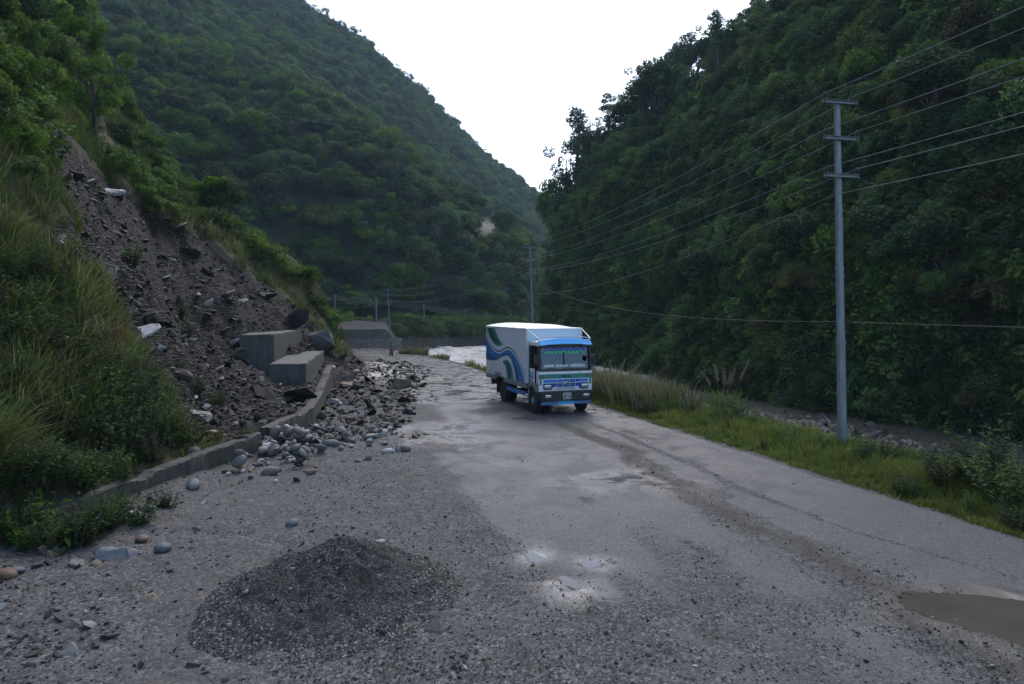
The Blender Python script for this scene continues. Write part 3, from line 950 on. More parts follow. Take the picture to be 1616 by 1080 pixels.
def trunk_mesh(C, seed, r=0.16, top=None):
    g = np.random.default_rng(seed)
    m = MB()
    zs = [c[0][2] for c in C]
    H = top or (min(zs) * .3 + max(zs) * .7)
    pts = [(0.12 * g.normal() * k / 5, 0.12 * g.normal() * k / 5, -0.8 + (H + 0.8) * k / 5) for k in range(6)]
    m.tube(pts, [r * 1.3, r, r * .85, r * .7, r * .5, r * .2], 7)
    for c, rr in sorted(C, key=lambda c: -c[1])[:9]:
        b0 = Vector(pts[1 + int(g.integers(0, 4))])
        e = Vector(c)
        mid = (b0 + e) / 2 + Vector((0, 0, -0.2))
        m.tube([b0, mid, e], [r * .42, r * .28, r * .1], 5)
    me_o = m.build('trunk', M['bark'], smooth=True)
    me = me_o.data
    bpy.data.objects.remove(me_o)
    return me

KINDS = {}
for kind, style, mat, seeds, tint in [
        ('round_dark', 'round', 'leaf_dark', (1, 2, 3), (0, .8)), ('round_green', 'round', 'leaf', (4, 5, 6), (0.1, .9)), ('tiered', 'tiered', 'leaf', (7, 8, 9), (0, .75)),
        ('tall', 'tall', 'leaf_dark', (10, 11, 12), (0, .7)), ('sparse', 'sparse', 'leaf_dark', (13, 14), (0, .7)), ('mound', 'mound', 'leaf', (15, 16, 17), (0.1, 1)), ('olive', 'round', 'leaf_olive', (31, 32), (0, .8)),
        ('bright', 'sparse', 'leaf_bright', (18, 19), (0.2, 1)), ('mound_bright', 'mound', 'leaf_bright', (20, 21), (0, .8)), ('drape', 'drape', 'leaf', (22, 23), (0, .8))]:
    KINDS[kind] = []
    for s in seeds:
        cm, C = crown_mesh(style, s, M[mat], tint=tint)
        KINDS[kind].append((cm, trunk_mesh(C, s) if style not in ('drape',) else None, C))

def plant(name, kind, i, loc, scale, rz, label, cat, group=None, tilt=(0, 0), color=None):
    cm, tm, _ = KINDS[kind][i % len(KINDS[kind])]
    r = empty(name, loc, rz)
    r.rotation_euler = (tilt[0], tilt[1], rz)
    r.scale = scale if hasattr(scale, '__len__') else (scale,) * 3
    tag(r, label, cat, group)
    c = obj('crown', cm, r)
    if color: c.color = (*color, 1)
    if tm is not None:
        obj('trunk' if kind not in ('mound', 'mound_bright') else 'stem', tm, r)
    return r

# ---- trees clothing the cliff: sampled on its surface, spaced by size
def cliff_sites(n_try, rmin, dmax, seed, crown=(1.2, 1.6), down=.6):
    g = np.random.default_rng(seed)
    P, out = [], []
    ok = (CD < dmax)
    px, py = cpx, cpy
    ok &= (px > 780) & (px < 1800) & (py < 740) & (py > -160) & (CY > 14)
    # facing the photographer or on the skyline
    view = np.stack([CX, CY, CZ - CAMZ], -1)
    facing = (CN * unit(view)).sum(-1)
    ok &= facing < 0.25
    idx = np.argwhere(ok)
    area = np.linalg.norm(np.cross(np.gradient(np.stack([CX, CY, CZ], -1), axis=0), np.gradient(np.stack([CX, CY, CZ], -1), axis=1)), axis=-1)
    wgt = area[ok]
    pick = g.choice(len(idx), size=n_try, p=wgt / wgt.sum())
    for k in pick:
        i, j = idx[k]
        p = np.array([CX[i, j], CY[i, j], CZ[i, j]])
        if bare[i, j] > 0.5:
            continue
        # keep the rock faces clear of crowns standing in front of them
        k_ = FPX / p[1]
        if any(abs(px[i, j] - bx_) < brx * .6 + crown[0] * k_ and py[i, j] - crown[1] * k_ < by_ + bry * .3 and py[i, j] + down * k_ > by_ - bry * .3 for bx_, by_, brx, bry in BARE[:3]):
            continue
        if P and np.min(np.linalg.norm(np.array(P) - p, axis=1)) < rmin:
            continue
        P.append(p)
        out.append((p, CN[i, j], CD[i, j], px[i, j], py[i, j]))
    return out

KIND_WORDS = {'olive': 'olive brown round-crowned tree', 'round_dark': 'dense dark broadleaf tree', 'round_green': 'mid green round-crowned tree', 'tiered': 'flat-tiered spreading tree', 'tall': 'slender tall dark tree',
              'sparse': 'thin-crowned grey-green tree', 'mound': 'low domed green bush', 'bright': 'light yellow-green open tree', 'mound_bright': 'bright green leafy mound', 'drape': 'hanging green creeper'}

def zone_words(px, z, base):
    hz = ('behind the second steel pole' if px < 905 else 'above the truck cab' if px < 1010 else 'between truck and pampas plumes' if px < 1100 else
          'over the pampas plumes' if px < 1200 else 'just before the nearest pole' if px < 1300 else 'just past the nearest pole' if px < 1400 else
          'above the leafy roadside shrub' if px < 1530 else 'at the end of the cables')
    vz = 'at the cliff foot' if z < 3 else 'low on the cliff' if z < 10 else 'halfway up the cliff' if z < 20 else 'high on the cliff' if z < 34 else 'near the slope top'
    return vz + ' ' + hz

sites = cliff_sites(6000, 3.7, 46, 5, (1.3, 3.6))
g = np.random.default_rng(77)
sites.sort(key=lambda s: np.linalg.norm(s[0]))
n_tree = 0
for p, n, d, px, py in sites:
    if n_tree >= 285:
        break
    z = p[2]
    u = g.random()
    ridge = (py < 320 - (px - 870) * 0.9 + 60) if px < 1230 else False
    if z < 4:
        kind = 'tiered' if u < .5 else 'round_green' if u < .7 else 'mound' if u < .9 else 'round_dark'
    elif ridge:
        kind = 'tall' if u < .3 else 'sparse' if u < .55 else 'round_dark'
    else:
        kind = 'round_dark' if u < .36 else 'round_green' if u < .56 else 'tiered' if u < .7 else 'mound' if u < .8 else 'sparse' if u < .86 else 'olive' if u < .91 else 'bright' if u < .96 else 'tall'
    s = (0.68 + 0.45 * g.random() + .55 * g.random() ** 4) * (0.95 if z < 4 else 1.0)
    if kind == 'mound': s *= 1.35
    if kind == 'bright': s *= 0.8
    lean = 0.16
    loc = p - n * 0.3 + np.array([0, 0, -1.4 * s if kind not in ('mound',) else -.3])
    w_ = KIND_WORDS[kind]
    plant('bush' if kind == 'mound' else 'forest_tree', kind, int(g.integers(0, 9)), loc, (s * (0.9 + .3 * g.random()), s, s * (0.85 + .35 * g.random())), g.random() * 6.28,
          w_ + ' ' + zone_words(px, z, 0), 'bush' if kind == 'mound' else 'tree', 'bushes clothing the cliff' if kind == 'mound' else 'trees clothing the cliff', (-n[1] * lean, n[0] * lean))
    n_tree += 1

# ---- trees standing against the sky on the skyline, each placed where the photograph has it
SKY_TREES = [(872, 300, 268, 116, 'round_dark', 'dark tree closing the skyline at the valley gap'), (925, 240, 206, 112, 'round_dark', 'rounded crest tree between the slender and the conical one'), (975, 195, 172, 110, 'tiered', 'flat crest tree just past the conical one'),
             (992, 190, 150, 110, 'round_dark', 'bushy crest tree before the wispy one'), (1028, 160, 110, 107, 'round_dark', 'bushy crest tree behind the wispy one'), (1058, 140, 92, 105, 'tiered', 'layered crest tree in the middle of the skyline'), (1096, 100, 62, 103, 'round_dark', 'thick crest tree under the feathery one'),
             (1135, 80, 48, 101, 'round_dark', 'thick crest tree past the feathery one'), (1172, 60, 24, 99, 'tiered', 'layered crest tree just below the tall airy one'), (1208, 40, 4, 97, 'round_dark', 'thick crest tree between the two highest ones'),
             (905, 262, 178, 112, 'tall', 'slender leaning ridge tree with a ragged open crown against the white sky'), (955, 195, 158, 110, 'tall', 'conical dark ridge tree with a pointed top against the white sky'),
             (888, 285, 240, 114, 'sparse', 'lowest ridge tree, its branches reaching out over the valley gap'), (1012, 165, 112, 108, 'sparse', 'small wispy ridge tree above the bright creeper mound'),
             (1040, 150, 88, 106, 'round_dark', 'broad dark ridge tree in the middle of the skyline'), (1075, 118, 58, 104, 'round_dark', 'dense dark ridge tree left of the feathery one'), (1115, 78, 45, 102, 'sparse', 'feathery flat-topped ridge tree against the sky'),
             (1158, 60, 36, 100, 'round_dark', 'compact round ridge tree below the tall pair'), (1190, 40, 2, 98, 'tall', 'tall airy ridge tree nearest the top edge of the sky'), (1225, 20, -25, 96, 'sparse', 'highest ridge tree with pale bare stems showing sky between')]
for x, yb, yt, Y, kind, lab in SKY_TREES:
    # stands on the crest of the cliff in that direction
    col = np.abs(cpx - x) < 6
    col &= CD < 40
    k = np.argmin(np.where(col, cpy, 1e9))
    i = np.unravel_index(k, cpy.shape)
    b0 = np.array([CX[i], CY[i], CZ[i] - 1.0])
    h = W(x, yt, CY[i])[2] - b0[2]
    H = {'tall': 9.0, 'sparse': 7.0, 'round_dark': 6.3, 'tiered': 6.0}[kind]
    plant('ridge_tree', kind, int(x) % 3, b0, ((1.45 if kind == 'tall' else 1.15) * max(.75, min(1.5, 1.15 * h / H)),) * 2 + (max(.7, 1.1 * h / H),), x * .7, lab, 'tree', None)

# ---- instanced undergrowth and far forest: nobody could count it
def scatter_object(name, P, Rt, S, I, sources, label):
    me = bpy.data.meshes.new(name)
    n = len(P)
    me.vertices.add(n)
    me.vertices.foreach_set('co', np.asarray(P, np.float32).ravel())
    for nm, typ, arr, key in (('rot', 'FLOAT_VECTOR', Rt, 'vector'), ('scl', 'FLOAT_VECTOR', S, 'vector'), ('idx', 'INT', I, 'value')):
        a = me.attributes.new(nm, typ, 'POINT')
        a.data.foreach_set(key, np.ascontiguousarray(arr, np.int32 if typ == 'INT' else np.float32).ravel())
    me.update()
    o = obj(name, me)
    ng = bpy.data.node_groups.new(name, 'GeometryNodeTree')
    ng.interface.new_socket('Geometry', in_out='INPUT', socket_type='NodeSocketGeometry')
    ng.interface.new_socket('Geometry', in_out='OUTPUT', socket_type='NodeSocketGeometry')
    N = ng.nodes.new
    gi, go = N('NodeGroupInput'), N('NodeGroupOutput')
    inst, join = N('GeometryNodeInstanceOnPoints'), N('GeometryNodeJoinGeometry')
    for s in reversed(sources):
        oi = N('GeometryNodeObjectInfo')
        oi.transform_space = 'ORIGINAL'
        oi.inputs['Object'].default_value = s
        oi.inputs['As Instance'].default_value = True
        ng.links.new(oi.outputs['Geometry'], join.inputs[0])
    def at(nm, typ):
        a = N('GeometryNodeInputNamedAttribute')
        a.data_type = typ
        a.inputs['Name'].default_value = nm
        return a.outputs['Attribute']
    ng.links.new(gi.outputs[0], inst.inputs['Points'])
    ng.links.new(join.outputs[0], inst.inputs['Instance'])
    inst.inputs['Pick Instance'].default_value = True
    ng.links.new(at('idx', 'INT'), inst.inputs['Instance Index'])
    ng.links.new(at('rot', 'FLOAT_VECTOR'), inst.inputs['Rotation'])
    ng.links.new(at('scl', 'FLOAT_VECTOR'), inst.inputs['Scale'])
    ng.links.new(inst.outputs[0], go.inputs[0])
    md = o.modifiers.new('scatter', 'NODES')
    md.node_group = ng
    tag(o, label, None, None, 'stuff')
    return o

def first_crown(kind, i=0):
    cm = KINDS[kind][i][0]
    for o in COL.objects:
        if o.type == 'MESH' and o.data == cm:
            return o
    return None

def sources(*kinds):
    out = []
    for k in kinds:
        for i in range(len(KINDS[k])):
            o = first_crown(k, i)
            if o is not None:
                out.append(o)
    return out
# ---- undergrowth on the cliff
us = cliff_sites(15000, 0.95, 50, 8, (.7, 1.2), .3)
src = sources('mound', 'round_green', 'round_dark', 'olive')
g = np.random.default_rng(3)
n = len(us)
Pp = np.array([u[0] for u in us]) + np.array([u[1] for u in us]) * 0.1
sc = (0.5 + 0.55 * g.random(n))
I = g.integers(0, len(src), n)
bigk = I >= len([s for s in src if s.data in [k[0] for k in KINDS['mound']]])
Pp[:, 2] -= np.where(bigk, 2.4 * sc * 0.7, 0.2)
S = np.stack([sc, sc, sc], 1) * np.where(bigk, 0.7, 1.0)[:, None]
Rt = np.stack([-np.array([u[1][1] for u in us]) * .5, np.array([u[1][0] for u in us]) * .5, g.random(n) * 6.28], 1)
scatter_object('undergrowth', Pp, Rt, S, I, src, 'dark undergrowth filling the cliff between its trees')

# ---- forest over the mountain: the trees that show largest are things, the rest one mass
g = np.random.default_rng(19)
ok = (mpx > -60) & (mpx < 900) & (mpy > -60) & (mpy < 560) & (MD > 2.2)
# hidden behind the near hill
ok &= ~((mpx < 480) & (mpy > 480))
P3 = np.stack([MX, MY, MZ], -1)
area = np.linalg.norm(np.cross(np.gradient(P3, axis=0), np.gradient(P3, axis=1)), axis=-1)
idx = np.argwhere(ok)
wg = area[ok] / (60 + np.linalg.norm(P3[ok] - np.array([0, 0, 4]), axis=1)) ** 0.9
pick = g.choice(len(idx), 30000, p=wg / wg.sum(), replace=True)
cell, keep = {}, []
for k in pick:
    i, j = idx[k]
    p = P3[i, j]
    bm_ = mb[i, j]
    if bm_ > 0.5 and g.random() < 0.85:
        continue
    if abs(mpx[i, j] - 772) < 22 and 344 < mpy[i, j] < 392:
        continue
    rr = 1.5 if MD[i, j] < 8 else 2.7 + 1.6 * (vnoise(p[0] * .03, p[1] * .03, 5) + 1) * .5
    key = tuple((p // 4).astype(int))
    bad = False
    for a in (-1, 0, 1):
        for b_ in (-1, 0, 1):
            for c_ in (-1, 0, 1):
                for q in cell.get((key[0] + a, key[1] + b_, key[2] + c_), ()):
                    if np.sum((q - p) ** 2) < rr * rr:
                        bad = True
                        break
    if bad:
        continue
    cell.setdefault(key, []).append(p)
    keep.append((p, MD[i, j], bm_))
src = sources('round_dark', 'round_green', 'tiered', 'mound', 'sparse', 'tall', 'bright', 'olive')
kinds = [next(k for k, v in KINDS.items() if s.data in [q[0] for q in v]) for s in src]
n = len(keep)
P = np.array([k[0] for k in keep])
md_ = np.array([k[1] for k in keep])
pat = vnoise(P[:, 0] * .02, P[:, 1] * .02, 51) + .5 * g.normal(size=n)
opts = {k: [i for i, q in enumerate(kinds) if q == k] for k in set(kinds)}
I = np.zeros(n, int)
S = np.zeros((n, 3))
for q in range(n):
    if md_[q] < 9:
        k = 'mound'
        s = 0.8 + 0.8 * g.random()
        P[q, 2] -= .3
    else:
        u = pat[q]
        k = 'round_green' if u < -.35 else 'round_dark' if u < .45 else 'tiered' if u < .75 else 'mound' if u < .95 else 'sparse' if u < 1.12 else 'tall' if u < 1.2 else 'bright'
        if g.random() < .07: k = 'olive'
        if vnoise(P[q:q+1, 0] * .012 + 5, P[q:q+1, 1] * .012, 77)[0] > .35 and g.random() < .3:
            k = 'bright' if g.random() < .5 else 'round_green'
        s = 0.9 + 0.75 * g.random()
        if k == 'mound': s *= 1.9
        P[q, 2] -= 1.0 * s if k != 'mound' else .5
    I[q] = opts[k][int(g.integers(0, len(opts[k])))]
    S[q] = s * np.array([1.1, 1.1, 0.9 + .35 * g.random()])
Rt = np.stack([g.normal(size=n) * .06, g.normal(size=n) * .06, g.random(n) * 6.28], 1)
scatter_object('forest', P, Rt, S, I, src, 'distant mixed forest covering the mountain across the river')
print('forest', n, 'undergrowth', len(us), 'trees', n_tree)
# ------------------------------------------------------------------ stones
def stone_mesh(seed, sub=3, sq=(1, .75, .55), amp=.18, name='stone'):
    g = np.random.default_rng(seed)
    bm = bmesh.new()
    bmesh.ops.create_icosphere(bm, subdivisions=sub, radius=1)
    o = g.random(3) * 40
    for v in bm.verts:
        p = np.array(v.co)
        k = 1 + amp * float(fbm(np.array([p[0] * .9 + o[0] + p[2] * .4]), np.array([p[1] * .9 + o[1] - p[2] * .6]), 2, seed)[0])
        v.co = Vector((p[0] * sq[0] * k, p[1] * sq[1] * k, p[2] * sq[2] * k))
    me = bpy.data.meshes.new(name)
    bm.to_mesh(me)
    bm.free()
    me.materials.append(M['stone'])
    me.polygons.foreach_set('use_smooth', [True] * len(me.polygons))
    return me

def slab_mesh(seed, sq=(1, .7, .35), n=16, name='rock', bev=.05, mat='stone'):
    g = np.random.default_rng(seed)
    bm = bmesh.new()
    for p in unit(g.normal(size=(n, 3))) * (0.75 + .25 * g.random((n, 1))):
        bm.verts.new((p[0] * sq[0], p[1] * sq[1], np.clip(p[2], -.75, .75) * sq[2]))
    r = bmesh.ops.convex_hull(bm, input=bm.verts)
    bmesh.ops.delete(bm, geom=[v for v in bm.verts if not v.link_faces], context='VERTS')
    if bev:
        bmesh.ops.dissolve_limit(bm, angle_limit=0.25, verts=bm.verts, edges=bm.edges)
        bmesh.ops.bevel(bm, geom=list(bm.edges), offset=bev, segments=1, affect='EDGES', clamp_overlap=True)
        bmesh.ops.triangulate(bm, faces=bm.faces)
        bmesh.ops.subdivide_edges(bm, edges=bm.edges, cuts=1)
        for v in bm.verts:
            p = v.co
            v.co += Vector(g.normal(size=3)) * .018
    bmesh.ops.recalc_face_normals(bm, faces=bm.faces)
    me = bpy.data.meshes.new(name)
    bm.to_mesh(me)
    bm.free()
    me.materials.append(M[mat])
    return me

STONES = [stone_mesh(i, 3, q) for i, q in enumerate([(1, .8, .5), (1, .7, .42), (1, .85, .6), (1, .6, .42), (1, .8, .36), (1, .52, .45), (1, .72, .55), (1, .64, .32)])]
SLABS = [slab_mesh(40 + i, q) for i, q in enumerate([(1, .7, .35), (1, .55, .25), (1, .8, .5), (1, .6, .6), (1, .45, .3), (1, .85, .28)])]
PAL = {'mid grey': (.115, .113, .11), 'blue-grey': (.095, .11, .125), 'pale grey': (.25, .25, .24), 'tan': (.17, .125, .085), 'dark grey': (.04, .04, .041), 'greenish grey': (.09, .1, .09), 'whitish': (.36, .36, .34), 'rusty brown': (.12, .068, .04)}

def put_stone(me, name, loc, r, rot, col, label, cat, group=None):
    o = obj(name, me)
    o.location = loc
    o.scale = (r, r, r)
    o.rotation_euler = rot
    o.color = (*col, 1)
    return tag(o, label, cat, group)

# ---- heap of rounded river stones against the broken wall
g = np.random.default_rng(5)
placed = []
n_big = 0
for k in range(270):
    if k < 200:
        x, y = -5.8 + g.normal() * .62, 18.5 + g.normal() * 1.25
    else:
        x, y = -5.3 + g.normal() * 1.3, 18.6 + g.normal() * 1.7
    if g.random() < .12:
        x, y = -4.2 + g.normal() * .7, 20.2 + g.normal() * .4
    x = max(x, float(WALLX(y)) + .15)
    r = float(np.clip(0.078 * math.exp(g.normal() * .45), .04, .2))
    z = gh(x, y) + r * .3
    for (a, b_, c, q) in placed:
        d2 = (a - x) ** 2 + (b_ - y) ** 2
        rr = (q + r) * .72
        if d2 < rr * rr:
            z = max(z, c + math.sqrt(rr * rr - d2) * .72)
    if z - gh(x, y) > 0.55:
        continue
    placed.append((x, y, z, r))
    cn = ['mid grey', 'blue-grey', 'pale grey', 'tan', 'dark grey', 'greenish grey', 'mid grey', 'mid grey', 'whitish', 'pale grey', 'rusty brown', 'greenish grey'][int(g.integers(0, 12))]
    c = np.array(PAL[cn]) * (0.8 + .4 * g.random())
    size = 'large' if r > .15 else 'fist-sized' if r > .085 else 'small'
    tier = 'on top of' if z - gh(x, y) > .22 else 'in' if k < 200 else 'at the edge of'
    put_stone(STONES[int(g.integers(0, 8))], 'river_stone', (x, y, z), r * 1.15, (g.normal() * .4, g.normal() * .4, g.random() * 6.28), c, '%s %s rounded stone %s the heap beside the broken wall' % (size, cn, tier), 'stone', 'rounded stones heaped beside the wall')

# ---- single stones lying about the gravel, each where the photograph has it
SINGLE = [  # px, py (base), radius px, slab?, colour, label
    (185, 879, 40, 1, 'blue-grey', 'long blue-grey slab half buried in gravel near the weeds'), (224, 854, 13, 0, 'rusty brown', 'round reddish brown stone behind the blue-grey slab'), (257, 869, 14, 0, 'blue-grey', 'flat oval grey stone beside the reddish brown one'),
    (142, 846, 15, 0, 'greenish grey', 'greenish boulder at the edge of the weeds'), (28, 904, 13, 0, 'blue-grey', 'smooth blue-grey stone below the weeds, near a brown one'), (238, 945, 17, 1, 'tan', 'flat tan stone alone on the gravel'),
    (10, 912, 16, 0, 'rusty brown', 'brown stone by the smooth blue-grey one below the weeds'), (175, 1005, 20, 1, 'dark grey', 'dark jagged shard standing in the gravel beside the heap'), (238, 806, 10, 0, 'blue-grey', 'bluish stone against the low wall'), (212, 813, 10, 0, 'whitish', 'white stone at the foot of the low wall'),
    (460, 829, 10, 0, 'blue-grey', 'grey pebble behind the sand heap'), (306, 770, 16, 0, 'blue-grey', 'dark rounded boulder leaning on the low wall'), (150, 822, 9, 0, 'pale grey', 'pale stone in front of the weeds'), (60, 893, 18, 1, 'dark grey', 'dark flat stone under the weeds'),
    (120, 893, 16, 1, 'mid grey', 'grey flat stone left of the blue-grey slab'), (80, 874, 12, 1, 'tan', 'tan chip between flat stones under the weeds'), (600, 858, 8, 0, 'whitish', 'white pebble beside the sand heap'), (662, 896, 8, 1, 'whitish', 'white flat chip at the heap toe'),
    (268, 897, 8, 1, 'blue-grey', 'bluish chip on the gravel below the oval stone'), (40, 1048, 10, 1, 'blue-grey', 'bluish splinter at the photo corner'), (545, 612, 17, 1, 'rusty brown', 'large brown boulder lying on the road rubble'), (562, 606, 13, 1, 'tan', 'tan broken rock behind the brown boulder'),
    (572, 612, 12, 1, 'dark grey', 'dark rock touching the brown boulder'), (335, 683, 16, 1, 'tan', 'flat pinkish stone on the wall bench'), (381, 676, 10, 0, 'tan', 'tan round stone above the wall'), (382, 723, 13, 0, 'whitish', 'big pale egg-shaped stone at the near edge of the stone heap'),
    (306, 715, 10, 0, 'mid grey', 'round grey stone on top of the low wall'), (517, 680, 14, 1, 'dark grey', 'black broken rock behind the stone heap'), (582, 693, 11, 0, 'pale grey', 'pale round stone right of the stone heap'), (612, 715, 9, 0, 'whitish', 'orange and white stone at the tip of the stone heap'),
    (636, 712, 13, 0, 'greenish grey', 'greenish stone at the end of the stone row'), (1098, 1053, 9, 1, 'whitish', 'white chip in the gravel at the near road'), (1300, 1040, 5, 1, 'pale grey', 'pale chip near the muddy puddle'), (90, 790, 8, 1, 'mid grey', 'grey stone among the weeds')]
for k, (px, py, rp, sl, cn, lab) in enumerate(SINGLE):
    x, y, z = pix_ground(px, py)
    r = rp / FPX * y
    put_stone((SLABS if sl else STONES)[k % (6 if sl else 8)], 'loose_stone', (x, y, z + r * (.1 if sl else .28)), r * 1.05, (g.normal() * .15, g.normal() * .15, g.normal() * .5), np.array(PAL[cn]) * (.85 + .3 * g.random()), lab, 'stone')

# ---- bigger rocks of the landslide
BIG = [  # px, py, half width px, mesh, colour, squash z, label
    (462, 508, 34, 0, (.04, .037, .038), .8, 'dark overhanging rock slab above the concrete blocks'), (503, 545, 34, 3, (.06, .055, .06), 1.5, 'big dark purplish boulder behind the concrete blocks'), (366, 540, 26, 1, (.3, .3, .31), .9, 'pale grey slab leaning behind the upper concrete block'),
    (352, 528, 18, 4, (.04, .036, .034), 1, 'dark long rock above the pale leaning slab'), (168, 300, 34, 1, (.4, .41, .43), .8, 'white rock streak in the upper landslide chute'), (140, 285, 18, 5, (.3, .3, .31), .8, 'smaller white rock above the white streak'),
    (96, 378, 11, 2, (.45, .45, .46), .8, 'pale oval boulder above the tall grass'),
    (285, 358, 16, 5, (.3, .27, .24), .7, 'flat pale slab under the bushy rim'), (268, 347, 14, 1, (.2, .18, .16), .7, 'brown flat slab beside the pale one under the rim'), (360, 468, 17, 2, (.13, .075, .06), .9, 'reddish brown rock in the middle of the landslide'),
    (382, 478, 12, 2, (.16, .15, .145), 1, 'grey rock next to the reddish brown one'), (222, 520, 36, 1, (.34, .34, .34), .6, 'long whitish slab beside the tall grass'), (190, 505, 18, 0, (.25, .25, .26), .8, 'pale slab just above the long whitish one'),
    (300, 540, 14, 4, (.36, .36, .36), .9, 'white upright shard on the lower landslide'), (275, 260, 13, 2, (.04, .04, .042), 1.2, 'black rock under the bushes of the rim'), (250, 420, 16, 4, (.04, .036, .034), .9, 'dark elongated slab in the upper landslide'),
    (300, 400, 20, 0, (.04, .037, .036), .8, 'dark slab in the centre of the upper landslide'), (380, 440, 16, 1, (.045, .04, .038), .8, 'dark thin slab near the landslide rim'), (420, 470, 20, 0, (.045, .042, .04), .7, 'dark flat slab above the overhanging one'),
    (205, 380, 10, 1, (.3, .33, .36), .8, 'bluish grey shard in the upper landslide'), (262, 440, 11, 1, (.28, .31, .33), .7, 'bluish flat shard in the middle of the landslide'), (150, 395, 9, 1, (.28, .32, .36), .8, 'small blue shard at the left of the landslide'),
    (330, 480, 14, 4, (.2, .19, .185), .9, 'grey leaning slab in the middle landslide'), (240, 555, 13, 2, (.05, .047, .045), 1, 'dark lump beside the long whitish slab'), (345, 585, 15, 2, (.12, .115, .11), .9, 'grey block in the scree below the landslide'),
    (310, 600, 12, 0, (.05, .047, .045), .9, 'dark slab in the lower scree'), (270, 585, 10, 2, (.22, .19, .15), .9, 'tan block in the lower scree'), (420, 640, 9, 2, (.13, .13, .13), .9, 'grey block behind the low wall'), (440, 610, 9, 1, (.33, .33, .33), .9, 'pale chip in front of the upper concrete block'),
    (430, 592, 7, 2, (.1, .16, .19), 1, 'teal-grey stone at the foot of the upper concrete block'), (478, 640, 8, 2, (.11, .12, .12), .9, 'grey stone against the lower concrete block')]
for k, (px, py, rp, mi, c, sz, lab) in enumerate(BIG):
    x, y, z = pix_ground(px, py, 9, 90)
    r = rp / FPX * y
    o = put_stone(SLABS[mi], 'boulder' if rp > 24 else 'rock', (x, y, z + r * .12), r, (0.35 * g.normal(), -.35 + .25 * g.normal(), .5 * g.normal()), c, lab, 'rock')
    if (c[0] > .2 and rp > 15) or px < 70:            # pale bedrock showing through: sunk deep
        o.location.z -= (.3 if px > 100 else .75) * r
        r *= 1.3
    o.scale = (r, r, r * sz)

g = np.random.default_rng(31)
cnt = 0
while cnt < 135:
    px, py = 60 + 480 * g.random(), 200 + 480 * g.random()
    if not in_poly(px, py, SLIDE):
        continue
    x, y, z = pix_ground(px, py, 9, 80)
    if y > 75: continue
    r = float(np.clip(0.18 * math.exp(g.normal() * .6), .07, .75))
    cn = ['dark', 'dark', 'grey', 'grey', 'brownish', 'pale'][int(g.integers(0, 6))]
    c = {'dark': (.025, .023, .022), 'grey': (.07, .068, .066), 'brownish': (.05, .04, .033), 'pale': (.24, .24, .24)}[cn]
    w_ = 'upper' if py < 380 else 'middle' if py < 480 else 'lower'
    put_stone(SLABS[int(g.integers(0, 6))], 'shale_rock', (x, y, z + .06 * r), r, (.5 * g.normal(), -.4 + .4 * g.normal(), g.random() * 6.28), np.array(c) * (.7 + .6 * g.random()),
              '%s %s shale slab lying loose on the %s landslide' % ('large' if r > .25 else 'middling' if r > .13 else 'small', cn, w_), 'rock', 'shale slabs strewn over the landslide')
    cnt += 1

# ---- rubble nobody could count
def shards(name, X, Y, Z, r, cols, seed, nshape=10, flat=.5, label='', round_=False):
    g = np.random.default_rng(seed)
    shapes = []
    for i in range(nshape):
        bm = bmesh.new()
        pts = unit(g.normal(size=(9 if not round_ else 14, 3)))
        for p in pts:
            bm.verts.new((p[0], p[1] * (.65 + .3 * g.random()), p[2] * flat))
        bmesh.ops.convex_hull(bm, input=bm.verts)
        bmesh.ops.delete(bm, geom=[v for v in bm.verts if not v.link_faces], context='VERTS')
        bmesh.ops.triangulate(bm, faces=bm.faces)
        bm.verts.index_update()
        shapes.append((np.array([v.co[:] for v in bm.verts]), np.array([[v.index for v in f.verts] for f in bm.faces])))
        bm.free()
    Vs, Fs, Cs, o = [], [], [], 0
    which = g.integers(0, nshape, len(X))
    for i, (sv, sf) in enumerate(shapes):
        k = np.nonzero(which == i)[0]
        if not len(k): continue
        a, t = g.random(len(k)) * 6.283, g.normal(size=(len(k), 2)) * .35
        ca, sa = np.cos(a), np.sin(a)
        p = sv[None] * r[k][:, None, None]
        q = np.stack([p[..., 0] * ca[:, None] - p[..., 1] * sa[:, None], p[..., 0] * sa[:, None] + p[..., 1] * ca[:, None], p[..., 2]], -1)
        q[..., 2] += q[..., 0] * t[:, 0:1] + q[..., 1] * t[:, 1:2]
        q += np.stack([X[k], Y[k], Z[k]], -1)[:, None]
        Vs.append(q.reshape(-1, 3))
        Fs.append((sf[None] + (np.arange(len(k)) * len(sv))[:, None, None]).reshape(-1, 3) + o)
        Cs.append(np.repeat(cols[k], len(sv), 0))
        o += len(k) * len(sv)
    me = np_mesh(name, np.concatenate(Vs), np.concatenate(Fs), [M['rubble']], colors=dict(Col=np.concatenate(Cs)), smooth=round_)
    return tag(obj(name, me), label, None, None, 'stuff')

g = np.random.default_rng(41)
def scatter_xy(n, y0, y1, f, pw=1.6):
    """points denser near the photographer; f keeps the wanted ones"""
    u = g.random(n)
    y = (y0 ** (1 - pw) + u * (y1 ** (1 - pw) - y0 ** (1 - pw))) ** (1 / (1 - pw))
    x = y * (g.random(n) * 2.2 - 1.1)
    k = f(x, y)
    return x[k], y[k]

